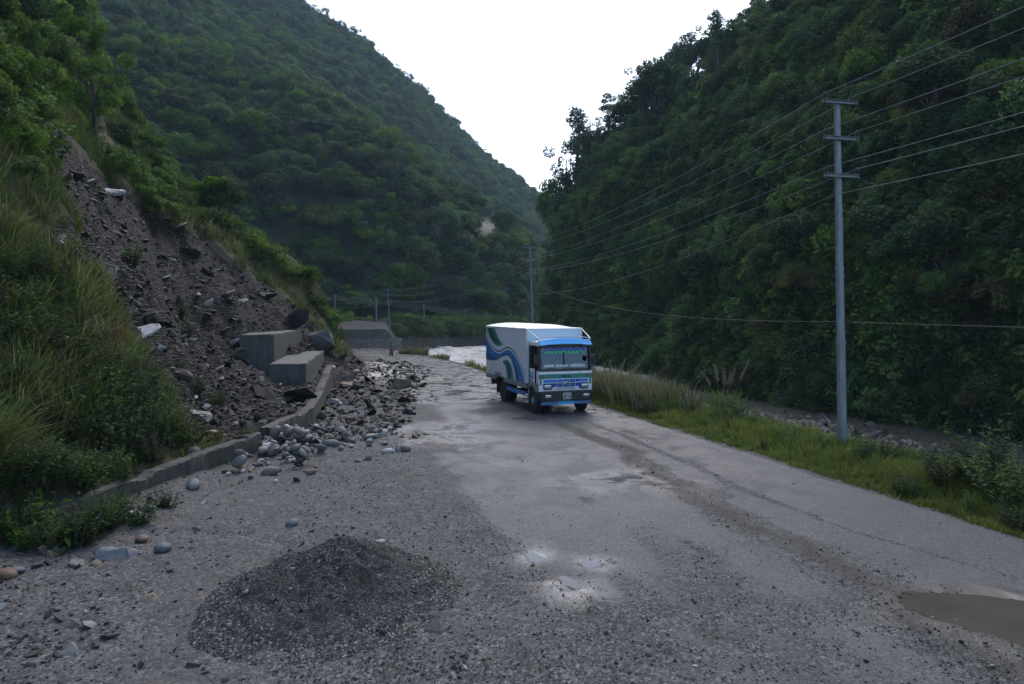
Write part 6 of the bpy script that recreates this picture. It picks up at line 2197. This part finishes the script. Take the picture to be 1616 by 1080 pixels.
az = np.where(g.random(len(X)) < .55, down + g.normal(size=len(X)) * .8, a)
bend = np.clip(.3 + .35 * g.random(len(X)) + .2 * g.normal(size=len(X)), .03, .95)
pick = g.choice(5, len(x), p=[.3, .25, .2, .15, .1])
cc = OLIVE[pick] * (.6 + .7 * g.random((len(x), 1)))
redm = (g.random(len(x)) < .016) & tall
cc[redm] = (.15, .06, .035)
lushm = (py < 330) & (g.random(len(x)) < .4)
cc[lushm] = (.07, .12, .025)
cols = np.repeat(cc, per, 0) * (.75 + .5 * g.random((len(X), 1)))
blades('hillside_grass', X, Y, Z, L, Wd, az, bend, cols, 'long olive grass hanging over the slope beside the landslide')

# verge along the river side of the road
def verge_f(x, y):
    o_ = x - XR(y) + .15 * fbm(x * 1.2, y * 1.2, 3, 171)
    return (o_ > .12) & (o_ < VW(y) + 1.2)
x, y = scatter_xy(60000, 8, 62, verge_f, 1.7)
x, y = x[:7200], y[:7200]
o_ = x - XR(y)
per = 22
X, Y, a = tufts(x, y, per, .07 + .004 * y, g)
Z = ground_h(X, Y) - .03
patch = .5 + .5 * fbm(x * .6, y * .6, 3, 172)
L0 = (.16 + .32 * sstep(.2, 1.6, o_) * (.4 + patch)) * (1 + .5 * sstep(22, 34, y))
L = np.repeat(L0, per) * (.5 + .8 * g.random(len(X)))
yy = np.repeat(y, per)
Wd = .0085 * (1 + yy / 14) * (.7 + .6 * g.random(len(X)))
az = a + g.normal(size=len(X)) * .5
bend = np.clip(.25 + .3 * g.random(len(X)), .03, .8)
pick = g.choice(5, len(x), p=[.3, .25, .18, .15, .12])
cc = LUSH[pick] * (.75 + .5 * patch[:, None])
dry = g.random(len(x)) < .12
cc[dry] = np.array([.14, .12, .05])
cols = np.repeat(cc, per, 0) * (.75 + .5 * g.random((len(X), 1)))
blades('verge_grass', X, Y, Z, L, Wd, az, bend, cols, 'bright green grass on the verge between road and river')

# tan seeding grass past the truck
def seed_f(x, y):
    o_ = x - XR(y)
    return (o_ > .7) & (o_ < VW(y) + 1.6) & (g.random(len(x)) < sstep(24, 29, y))
x, y = scatter_xy(30000, 24, 50, seed_f, 1.2)
x, y = x[:760], y[:760]
per = 14
X, Y, a = tufts(x, y, per, .25 + 0 * y, g)
Z = ground_h(X, Y)
L = (1.15 + .4 * np.repeat(g.random(len(x)), per)) * (.55 + .55 * g.random(len(X)))
cols = np.repeat(TAN[g.choice(5, len(x))], per, 0) * (.8 + .4 * g.random((len(X), 1)))
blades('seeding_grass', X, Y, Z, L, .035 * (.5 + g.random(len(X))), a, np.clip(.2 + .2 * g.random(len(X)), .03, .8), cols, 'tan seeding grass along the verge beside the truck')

# river-bank and bend tufts
TUFTS = [(660, 556, 95, 1.3, 'clump of green reeds beside the motorcycle, nearest the rider'), (650, 556, 96, .9, 'small reed clump touching the motorcycle rider'), (684, 556, 98, .9, 'low reed clump at the water edge, second from the rider'), (700, 555, 100, .8, 'low grey-green reed clump by the white rapids'),
         (638, 557, 96, .7, 'short grass clump at the road bend left of the reeds')]
def tuft_thing(name, x, y, z, R_, L0, n, pal, label, cat, w=.03, seed=0, group=None):
    g2 = np.random.default_rng(seed)
    T = empty(name, (x, y, z))
    tag(T, label, cat, group)
    a = g2.random(n) * 2 * np.pi
    r = R_ * np.sqrt(g2.random(n))
    blades('foliage', r * np.cos(a), r * np.sin(a), -.05 + 0 * r, L0 * (.5 + .6 * g2.random(n)), w * (.6 + .7 * g2.random(n)), a, np.clip(.2 + .3 * g2.random(n), 0, .8), pal[g2.integers(0, len(pal), n)] * (.8 + .4 * g2.random((n, 1))), None, parent=T)
    return T
for k, (px, py, Y_, s, lab) in enumerate(TUFTS):
    p = W(px, py, Y_)
    z = max(gh(p[0], p[1]), WATER_Z + .1)
    tuft_thing('reed_clump', p[0], p[1], z, 1.1 * s, 1.3 * s, 260, OLIVE, lab, 'reeds', .07, k)

# pampas plumes on the far edge of the verge
def pampas(px, py, Y_, n, h, label, seed):
    g2 = np.random.default_rng(seed)
    p = W(px, py, Y_)
    z = min(p[2], 9) if True else 0
    z = max(gh(p[0], p[1]), p[2] - .6)
    T = tuft_thing('pampas_grass', p[0], p[1], z, .7, 1.0, 220, OLIVE, label, 'pampas grass', .045, seed)
    for k in range(n):
        a = g2.normal() * .8 + math.pi / 2 * (1 if g2.random() < .5 else -1) * 0
        dx, dy = (k / (n - 1) - .5) * 1.5 + .1 * g2.normal(), .3 * g2.normal()
        hh = h * (.75 + .35 * g2.random())
        tip = (dx * 1.6, dy, hh)
        m = MB()
        m.tube([(dx * .4, dy * .4, 0), (dx * 1.0, dy, hh * .55), (dx * 1.35, dy, hh * .8)], .012, 5)
        st = m.build('stem', M['grass'], T)
        nb = 130
        t = g2.random(nb)
        bx_, by_, bz_ = dx * (1.05 + .55 * t), dy + 0 * t, hh * (.55 + .45 * t)
        blades('plume', bx_, by_, bz_, .26 * (1.1 - .6 * t), .028 + 0 * t, g2.random(nb) * 6.28, .35 + .2 * g2.random(nb), np.array([(.24, .2, .165)]) * (.75 + .5 * g2.random((nb, 1))), None, parent=T)
        me = st.data
        at = me.attributes.new('Col', 'FLOAT_COLOR', 'POINT')
        at.data.foreach_set('color', [.16, .14, .08, 1] * len(me.vertices))
pampas(1142, 622, 34, 8, 2.1, 'clump of pale pampas plumes at the edge of the river bank', 3)
pampas(962, 600, 33, 5, 1.5, 'thin reddish plumed grass clump just beside the truck', 4)

# ------------------------------------------------------------------ leafy weeds and shrubs
def weed_mesh(seed, h, nst, leaf, mat, spread=.35):
    g2 = np.random.default_rng(seed)
    m = MB()
    Vs, Ts = [], []
    for k in range(nst):
        a = g2.random() * 6.28
        q = spread * g2.random() ** .7
        hh = h * (.5 + .5 * g2.random())
        top = np.array([q * 1.5 * math.cos(a), q * 1.5 * math.sin(a), hh])
        base = np.array([q * .5 * math.cos(a), q * .5 * math.sin(a), -.05])
        m.tube([base, base * .5 + top * .5 + np.array([0, 0, .05]), top], [.007, .006, .003], 4)
        for j in range(int(16 * hh / .5)):
            t = .12 + .88 * g2.random()
            p = base + (top - base) * t
            aa = g2.random() * 6.28
            L = leaf * (.6 + .7 * g2.random()) * (1.15 - .5 * t)
            d = np.array([math.cos(aa), math.sin(aa), .25 + .35 * g2.normal()])
            d /= np.linalg.norm(d)
            s_ = np.cross(d, [0, 0, 1]); s_ /= np.linalg.norm(s_) + 1e-6
            w_ = L * .24
            e = p + d * L - np.array([0, 0, L * .25])
            mid = p + d * L * .5
            Vs.append([p, mid + s_ * w_, e, mid - s_ * w_])
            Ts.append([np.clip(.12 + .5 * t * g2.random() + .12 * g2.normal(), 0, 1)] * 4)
    V = np.array(Vs).reshape(-1, 3)
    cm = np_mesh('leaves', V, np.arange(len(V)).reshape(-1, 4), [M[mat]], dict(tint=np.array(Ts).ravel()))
    o = m.build('stem', M['bark'])
    sm_ = o.data
    bpy.data.objects.remove(o)
    return cm, sm_
WEEDS = {'herb': [weed_mesh(s, .55, 22, .13, 'leaf_bright', .3) for s in (1, 2, 3)], 'stalk': [weed_mesh(s, 1.15, 12, .15, 'leaf', .3) for s in (4, 5)], 'bushy': [weed_mesh(s, .95, 46, .12, 'leaf', .55) for s in (6, 7, 8)], 'dark': [weed_mesh(s, .8, 30, .1, 'leaf_dark', .5) for s in (9, 10)]}
def weed(px, py, kind, i, s, label, name='weed', cat='weed', Y=None, group=None):
    if Y is None:
        x, y, z = pix_ground(px, py)
    else:
        p = W(px, py, Y)
        x, y, z = p[0], p[1], gh(p[0], p[1])
    T = empty(name, (x, y, z - .03), (px * .37) % 6.28)
    T.scale = (s, s, s)
    tag(T, label, cat, group)
    cm, sm_ = WEEDS[kind][i % len(WEEDS[kind])]
    obj('foliage', cm, T)
    obj('stem', sm_, T)
for a in [(1545, 780, 'stalk', 0, 1.55, 'tall leafy shrub with upright shoots in the verge past the nearest pole', 'shrub', 'shrub'), (1580, 785, 'bushy', 1, 1.3, 'broad leafy shrub beside the tall upright one at the verge', 'shrub', 'shrub'), (1510, 775, 'bushy', 2, 1.15, 'dense low shrub on the road side of the tall upright one', 'shrub', 'shrub'),
          (1395, 735, 'bushy', 0, .95, 'rounded bright shrub just past the nearest steel pole', 'shrub', 'shrub'), (1360, 735, 'stalk', 1, .8, 'thin leafy shrub close behind the nearest steel pole', 'shrub', 'shrub'), (1440, 745, 'herb', 2, 1.2, 'small bright weed between pole and tall shrub'), (1140, 668, 'bushy', 1, 1.1, 'leafy green shrub under the pampas plumes', 'shrub', 'shrub'),
          (1165, 672, 'stalk', 0, .95, 'upright bright weed next to the shrub under the plumes'), (1190, 680, 'stalk', 1, .8, 'single slender weed silhouetted on the pale river stones'), (1085, 655, 'herb', 0, 1.4, 'low yellowish weed on the verge between truck and plumes'), (1080, 648, 'stalk', 1, .95, 'lone thin stalk of weed before the plumes'),
          (1600, 800, 'bushy', 0, 1.25, 'leafy shrub at the photo edge of the verge', 'shrub', 'shrub'), (1250, 705, 'herb', 1, 1.3, 'small leafy weed just before the nearest steel pole'), (1300, 715, 'bushy', 2, .6, 'dark green tuft of weed at the foot of the nearest pole'), (1475, 760, 'stalk', 1, .8, 'thin weed with pale shoots before the tall shrub'),
          # left side
          (195, 770, 'stalk', 0, .75, 'slim sapling-like weed with dark stems above the near wall end'), (120, 860, 'herb', 0, 1.5, 'bright leafy herb spilling over the near wall end'), (60, 850, 'herb', 1, 1.6, 'broad bright herb patch at the lower edge of the weeds'), (15, 830, 'bushy', 0, .9, 'yellow-green weed at the left photo edge'),
          (160, 830, 'bushy', 1, .65, 'dense dark weed around the wall end'), (90, 810, 'dark', 0, .9, 'dark weed behind the herbs on the bench'), (220, 825, 'herb', 2, 1.0, 'small herb rooted at the wall foot nearest the weeds'), (262, 800, 'herb', 0, .75, 'yellowish herb growing from the wall foot by the dark boulder'), (30, 790, 'dark', 1, 1.0, 'dark leafy weed among the tall grass'),
          (150, 755, 'bushy', 2, .8, 'mid green weed on the wall bench'), (200, 690, 'bushy', 0, 1.15, 'leafy bush on the bench below the whitish slab', 'shrub', 'shrub'), (250, 690, 'bushy', 1, 1.1, 'leafy bush trailing towards the wall top', 'shrub', 'shrub'), (160, 700, 'dark', 0, 1.25, 'dark leafy bush at the foot of the tall grass', 'shrub', 'shrub'),
          (220, 650, 'dark', 1, 1.15, 'dark leafy bush just under the landslide edge', 'shrub', 'shrub'), (285, 705, 'herb', 1, 1.2, 'yellow-green weed at the end of the bench bushes'), (120, 640, 'bushy', 2, 1.3, 'bush inside the tall grass of the near slope', 'shrub', 'shrub'), (80, 690, 'dark', 0, 1.4, 'dark bush under the tall grass', 'shrub', 'shrub'),
          (205, 420, 'herb', 0, 1.9, 'bright weed growing alone in the upper landslide'), (285, 500, 'herb', 1, 1.7, 'bright weed growing alone in the middle landslide'), (205, 588, 'herb', 2, 1.0, 'yellow-green weed growing in the lower scree'), (285, 585, 'dark', 0, .6, 'dull weed among the rocks of the lower scree'), (295, 530, 'bushy', 0, .7, 'olive weed beside the white upright shard'),
          (390, 690, 'herb', 0, .7, 'small weed in the gap between the two wall pieces'), (340, 640, 'herb', 2, 1.1, 'straggling green weed on the scree above the wall'), (310, 620, 'bushy', 1, .6, 'low weed patch on the scree below the dark slab')]:
    weed(*a)

g = np.random.default_rng(303)
cnt = 0
while cnt < 32:
    px, py = 270 * g.random(), 740 + 130 * g.random()
    if not in_poly(px, py, [(-5, 750), (110, 765), (180, 805), (215, 822), (180, 838), (120, 862), (60, 880), (-5, 872)]):
        continue
    kd = ['herb', 'herb', 'bushy', 'stalk', 'dark'][int(g.integers(0, 5))]
    wd = {'herb': 'broad-leaved bright herb', 'bushy': 'bushy fine-leaved weed', 'stalk': 'upright leafy stalk', 'dark': 'dark-leaved weed'}[kd]
    weed(px, py, kd, int(g.integers(0, 3)), (.65 + .5 * g.random()) * (.65 if kd != 'herb' else 1.2), wd + ' in the tangle over the near end of the low wall', group='weeds tangled over the near wall end')
    cnt += 1
cnt = 0
while cnt < 34:
    px, py = 40 + 260 * g.random(), 560 + 170 * g.random()
    if not in_poly(px, py, [(40, 600), (150, 620), (190, 590), (250, 640), (300, 695), (250, 725), (120, 740), (40, 740)]):
        continue
    kd = ['bushy', 'bushy', 'dark', 'herb', 'stalk'][int(g.integers(0, 5))]
    wd = {'herb': 'broad-leaved bright herb', 'bushy': 'bushy fine-leaved plant', 'stalk': 'upright leafy stalk', 'dark': 'dark-leaved plant'}[kd]
    weed(px, py, kd, int(g.integers(0, 3)), (.8 + .55 * g.random()), wd + ' in the thicket on the bench behind the low wall', group='plants of the thicket behind the low wall')
    cnt += 1
cnt = 0
while cnt < 36:
    px, py = 175 * g.random(), 380 + 300 * g.random()
    if not in_poly(px, py, [(-5, 400), (90, 440), (160, 500), (175, 600), (170, 680), (-5, 680)]):
        continue
    kd = ['bushy', 'dark', 'herb', 'stalk'][int(g.integers(0, 4))]
    wd = {'herb': 'broad-leaved bright herb', 'bushy': 'bushy fine-leaved plant', 'stalk': 'upright leafy stalk', 'dark': 'dark-leaved plant'}[kd]
    weed(px, py, kd, int(g.integers(0, 3)), (1.0 + .7 * g.random()), wd + ' scattered in the tall grass of the near slope', group='plants scattered in the tall grass')
    cnt += 1
# leafy plants among the verge grass
cnt = 0
while cnt < 40:
    y = 12 + 22 * g.random() ** 1.3
    x = float(XR(y)) + .7 + (float(VW(y)) + .3) * g.random()
    kd = ['bushy', 'herb', 'stalk'][int(g.integers(0, 3))]
    wd = {'herb': 'low broad-leaved weed', 'bushy': 'bushy fine-leaved weed', 'stalk': 'upright leafy weed'}[kd]
    ppx, ppy = project(np.array([x]), np.array([y]), np.array([gh(x, y)]))
    w_ = 'between truck and nearest pole' if ppx[0] < 1300 else 'past the nearest pole'
    weed(float(ppx[0]), 0, kd, int(g.integers(0, 3)), .35 + .4 * g.random(), wd + ' standing in the verge grass ' + w_, Y=y, group='weeds among the verge grass')
    cnt += 1

# ------------------------------------------------------------------ bushes and small trees of the near hillside
def hill_plant(px, py, kind, i, s, label, name, cat, lift=-.3):
    x, y, z = pix_ground(px, py, 8, 75)
    plant(name, kind, i, (x, y, z + lift), s, px * .3, label, cat)
for a in [(150, 225, 'bright', 0, 1.05, 'yellow-green open tree leaning from the near hillside', 'hillside_tree', 'tree', -1.2), (120, 140, 'bright', 1, .9, 'smaller yellow-green tree above the leaning one', 'hillside_tree', 'tree', -1.2), (345, 352, 'round_green', 0, .85, 'small dark-stemmed tree standing on the landslide rim', 'hillside_tree', 'tree', -1.4),
          (330, 345, 'bright', 1, .65, 'bright leafy sapling before the small tree on the rim', 'hillside_tree', 'tree', -1.0), (245, 268, 'bright', 0, .55, 'yellowish sapling on the rim above the black rock', 'hillside_tree', 'tree', -1.0), (60, 120, 'round_green', 1, .8, 'dense tree at the top corner of the near hillside', 'hillside_tree', 'tree', -1.4),
          (30, 60, 'round_dark', 0, .9, 'dark tree hanging over the near hillside edge', 'hillside_tree', 'tree', -1.6), (100, 60, 'round_green', 2, 1.0, 'leafy tree near the hillside crest under the yellow-green ones', 'hillside_tree', 'tree', -1.4), (170, 260, 'mound', 0, 1.0, 'green bush below the leaning yellow-green tree', 'bush', 'bush'), (205, 285, 'mound', 1, 1.0, 'rounded bush on the rim, highest of its row', 'bush', 'bush'),
          (240, 305, 'mound', 2, .9, 'rounded bush on the rim above the white streak', 'bush', 'bush'), (275, 320, 'mound', 0, .8, 'yellowish bush on the rim beside the black rock', 'bush', 'bush'), (320, 350, 'mound', 1, .9, 'shaggy bush at the foot of the small rim tree', 'bush', 'bush'), (375, 385, 'mound', 2, .8, 'green bush on the rim past the small tree', 'bush', 'bush'),
          (410, 405, 'mound_bright', 0, 1.1, 'bright green bush in the middle of the rim', 'bush', 'bush'), (445, 425, 'mound', 0, .9, 'bush on the rim next to the bright green one', 'bush', 'bush'), (480, 440, 'mound_bright', 1, .9, 'bright bush on top of the bluff edge', 'bush', 'bush'), (508, 455, 'mound', 1, .95, 'shaggy overhanging bush at the very tip of the bluff', 'bush', 'bush'),
          (522, 505, 'mound', 1, .8, 'ragged bush low on the bluff face beside the far poles', 'bush', 'bush'), (516, 470, 'mound', 2, .8, 'ragged bush halfway down the bluff tip', 'bush', 'bush'), (530, 530, 'mound', 0, .6, 'small bush at the foot of the bluff', 'bush', 'bush'), (495, 480, 'drape', 0, 1.0, 'hanging creeper down the face of the bluff', 'creeper', 'creeper', .4), (512, 500, 'drape', 1, .9, 'second creeper hanging lower on the bluff face', 'creeper', 'creeper', .6), (15, 130, 'drape', 0, 1.6, 'leafy creeper curtain at the top left of the slope', 'creeper', 'creeper', .5), (35, 200, 'drape', 1, 1.3, 'creeper curtain over the dark gully', 'creeper', 'creeper', .5),
          (48, 175, 'mound', 2, .7, 'bush beside the dark gully', 'bush', 'bush'), (140, 205, 'mound', 0, .6, 'shaggy bush over the landslide head', 'bush', 'bush'), (12, 225, 'mound', 1, .7, 'bush at the edge of the slope, under the creeper curtain', 'bush', 'bush'), (40, 262, 'mound', 0, .4, 'small olive bush beside the head of the landslide chute', 'bush', 'bush'), (50, 30, 'mound', 2, 1.6, 'big bush at the hillside top corner', 'bush', 'bush')]:
    hill_plant(*a)
# undergrowth of the upper near hillside
x, y = scatter_xy(40000, 24, 64, hill_f, 1.01)
zc = hill_h(x, y)
px, py = project(x, y, zc)
chute = np.hypot(np.maximum(0, np.abs(px - 100) - 70), np.maximum(0, np.abs(py - 230) - 90)) < 12
k = (py < 300 + .2 * px) & (g.random(len(x)) < np.where(chute, .1, .5))
x, y = x[k][:420], y[k][:420]
zc = ground_h(x, y)
src = sources('mound', 'mound_bright')
n = len(x)
s = .45 + .5 * g.random(n)
scatter_object('undergrowth', np.stack([x, y, zc - .15], 1), np.stack([0 * x, .5 + 0 * x, g.random(n) * 6.28], 1), np.stack([s, s, s], 1), g.integers(0, len(src), n), src, 'bushy undergrowth on the upper near hillside')
# thicket along the far river bank
k = np.argwhere((MD > 1.4) & (MD < 14) & (mpx > 520) & (mpx < 900))
q = k[g.choice(len(k), 900)]
Pq = P3[q[:, 0], q[:, 1]]
near_wall = (project(Pq[:, 0], Pq[:, 1], Pq[:, 2])[0] < 640)
Pq = Pq[~near_wall]
n = len(Pq)
src = sources('mound')
s = .7 + .8 * g.random(n)
scatter_object('thicket', Pq - np.array([0, 0, .3]), np.stack([0 * s, 0 * s, g.random(n) * 6.28], 1), np.stack([s, s, s], 1), g.integers(0, len(src), n), src, 'thicket along the top of the far river bank')

# ------------------------------------------------------------------ far bank wall, hut, twin palms
a, b_ = W(548, 547, 111), W(634, 551, 120)
def far_wall():
    n = 60
    V, T_ = [], []
    xs_, ys_ = np.linspace(a[0] - 14, b_[0], n), np.linspace(a[1] - 6, b_[1], n)
    ends = sstep(0, 1, np.clip((np.arange(n) - (n - 9)) / 8.0, 0, 1))
    for i in range(n):
        zt = .72 - 2.6 * ends[i]
        prof = [(-.6, -4.2, 1), (-.3, -1.15, 1), (-.05, -1.12, 1), (0.0, -.9, 0), (.25, zt, 0), (1.0, zt + .03, 0), (1.0, -4, 0)]
        for d, z, t in prof:
            V.append((xs_[i] + d * -.15, ys_[i] + d, z))
            T_.append(t)
    nv = 7
    F = [(i * nv + k, (i + 1) * nv + k, (i + 1) * nv + k + 1, i * nv + k + 1) for i in range(n - 1) for k in range(nv - 1)]
    me = np_mesh('masonry_wall', np.array(V), np.array(F), [M['masonry']], dict(tier=np.array(T_)))
    tag(obj('masonry_wall', me), 'long stone retaining wall in two tiers at the bend of the river', 'wall', None, 'thing')
    # gravel embankment above it
    V = []
    for i in range(n):
        zt = .7 - 2.6 * ends[i]
        for d, dz in ((.9, -.02), (2.5, .35), (6, 1.0), (9, 1.35), (16, 1.4), (16.5, -3)):
            V.append((xs_[i] - .15 * d, ys_[i] + d, zt + dz * (1 - .6 * ends[i]) + .12 * float(fbm(np.array([xs_[i] * .4]), np.array([d * .4]), 3, 181)[0])))
    F = [(i * 6 + k, (i + 1) * 6 + k, (i + 1) * 6 + k + 1, i * 6 + k + 1) for i in range(n - 1) for k in range(5)]
    nz = len(V)
    me = np_mesh('embankment', np.array(V), np.array(F), [M['ground']], dict(rock=np.full(nz, .45), soil=np.zeros(nz), asph=np.zeros(nz), silt=np.zeros(nz), wet=np.zeros(nz)), smooth=True)
    tag(obj('embankment', me), 'gravel embankment above the masonry wall', None, None, 'structure')
far_wall()
hx, hy, hz = on_mountain(573, 368)
T = empty('hut', (hx, hy - 1.5, hz + .9), .2)
T.scale = (22 / FPX * hy / 6.2,) * 3
tag(T, 'tiny blue-walled hut with a pale tin roof among the mountain trees', 'hut')
MB().box(-2.6, 2.6, -1.6, 1.6, 0, 2.4).build('wall', paint('hut_blue', (.05, .09, .2), .6, 0, .3), T)
MB().box(.4, 1.3, -1.63, -1.6, .1, 1.9).build('door', TR['dgreen'], T)
MB().prism([(-2.1, 2.4), (2.1, 2.9), (2.1, 3.02), (-2.1, 2.52)], 'x', -3.1, 3.1).build('roof', paint('tin_roof', (.45, .47, .5), .4, .3, .3), T)
for px, s, lab in ((749, 1.0, 'tall slim palm on the mountain, the thicker-trunked of the pair'), (755, .9, 'tall slim palm on the mountain beside its twin, a little shorter')):
    x_, y_, z_ = on_mountain(px, 402)
    T = empty('palm_tree', (x_, y_ - 1, z_ - .5), px)
    tag(T, lab, 'palm')
    H = 34 / FPX * y_ * s
    MB().tube([(0, 0, -1), (.1, 0, H * .5), (.05, .1, H)], [.3, .22, .18], 8).build('trunk', paint('palm_trunk', (.3, .28, .25), .9, 0, .3), T)
    n = 26
    g2 = np.random.default_rng(px)
    aa = np.linspace(0, 6.28, n)
    blades('crown', .05 + 0 * aa, .1 + 0 * aa, H + 0 * aa, 2.6 * (.8 + .4 * g2.random(n)), .6 + 0 * aa, aa, .55 + .3 * g2.random(n), np.array([(.05, .08, .03)]) * (.8 + .4 * g2.random((n, 1))), None, parent=T)

# creepers hanging down the steep faces of the cliff
st = [u for u in cliff_sites(5000, 1.5, 40, 12, (1.0, 1.0), 3.5) if u[1][2] < .62]
n = len(st)
src = sources('drape')
g = np.random.default_rng(91)
nn = np.array([u[1] for u in st])
pp = np.array([u[0] for u in st]) + nn * .9 + np.array([0, 0, 1.0])
s = 1.0 + .9 * g.random(n)
scatter_object('creepers', pp, np.stack([0 * s, 0 * s, np.arctan2(nn[:, 1], nn[:, 0]) - np.pi / 2 + .3 * g.normal(size=n)], 1), np.stack([s, s, s * (1 + .5 * g.random(n))], 1), g.integers(0, len(src), n), src, 'creepers hanging over the steep faces of the cliff')
HAZE, EXPOSURE = 0.00024, 1.03
# ------------------------------------------------------------------ camera, sky, sun, air
cam = bpy.data.cameras.new('camera')
cam.lens, cam.sensor_width, cam.clip_end, cam.clip_start = 24.0, 36.0, 4000, 0.1
co = bpy.data.objects.new('camera', cam)
COL.objects.link(co)
co.location = (0, 0, CAMZ)
co.rotation_euler = (math.pi / 2 - PITCH, 0, 0)
SC.camera = co

SUN_EL, SUN_AZ = R(52), R(8)            # ahead, raised clear of the wooded cliff to light the crown tops
w = bpy.data.worlds.new('World')
SC.world = w
w.use_nodes = True
nt = w.node_tree
bg = nt.nodes['Background']
sky = nt.nodes.new('ShaderNodeTexSky')
sky.sky_type = 'NISHITA'
sky.sun_disc = False
sky.sun_elevation = SUN_EL
sky.sun_rotation = SUN_AZ
sky.air_density, sky.dust_density, sky.ozone_density = 1.0, 2.0, 1.0
hs = nt.nodes.new('ShaderNodeHueSaturation')          # sky saturation, left unchanged
hs.inputs['Saturation'].default_value = 1.0
nt.links.new(sky.outputs[0], hs.inputs['Color'])
nt.links.new(hs.outputs[0], bg.inputs[0])
bg.inputs[1].default_value = 0.15
sl = bpy.data.lights.new('sun', 'SUN')
sl.energy, sl.angle, sl.color = 0.8, R(50), (1.0, 0.97, 0.93)
so = bpy.data.objects.new('sun', sl)
COL.objects.link(so)
dv = Vector((math.sin(SUN_AZ) * math.cos(SUN_EL), math.cos(SUN_AZ) * math.cos(SUN_EL), math.sin(SUN_EL)))
so.rotation_euler = dv.to_track_quat('Z', 'Y').to_euler()

if HAZE > 0:
    b = MB()
    b.box(-425, 340, -60, 625, -6.8, 330)
    hm = bpy.data.materials.new('air')
    hm.use_nodes = True
    hm.node_tree.nodes.clear()
    ho = hm.node_tree.nodes.new('ShaderNodeOutputMaterial')
    hv = hm.node_tree.nodes.new('ShaderNodeVolumePrincipled')
    hv.inputs['Color'].default_value = (0.55, 0.78, 1.0, 1)
    hv.inputs['Density'].default_value = HAZE
    hv.inputs['Anisotropy'].default_value = 0.2
    hm.node_tree.links.new(hv.outputs[0], ho.inputs['Volume'])
    tag(b.build('haze', hm), 'thin pale air over the valley', None, None, 'stuff')

SC.view_settings.view_transform = 'Standard'
SC.view_settings.look = 'None'
SC.view_settings.gamma = 1
SC.view_settings.use_curve_mapping = False
SC.view_settings.exposure = EXPOSURE
cy = SC.cycles
cy.max_bounces, cy.diffuse_bounces, cy.glossy_bounces, cy.transmission_bounces, cy.volume_bounces, cy.transparent_max_bounces = 5, 3, 3, 4, 1, 6
cy.use_denoising = True
cy.sample_clamp_indirect = 8
cy.volume_step_rate = 4
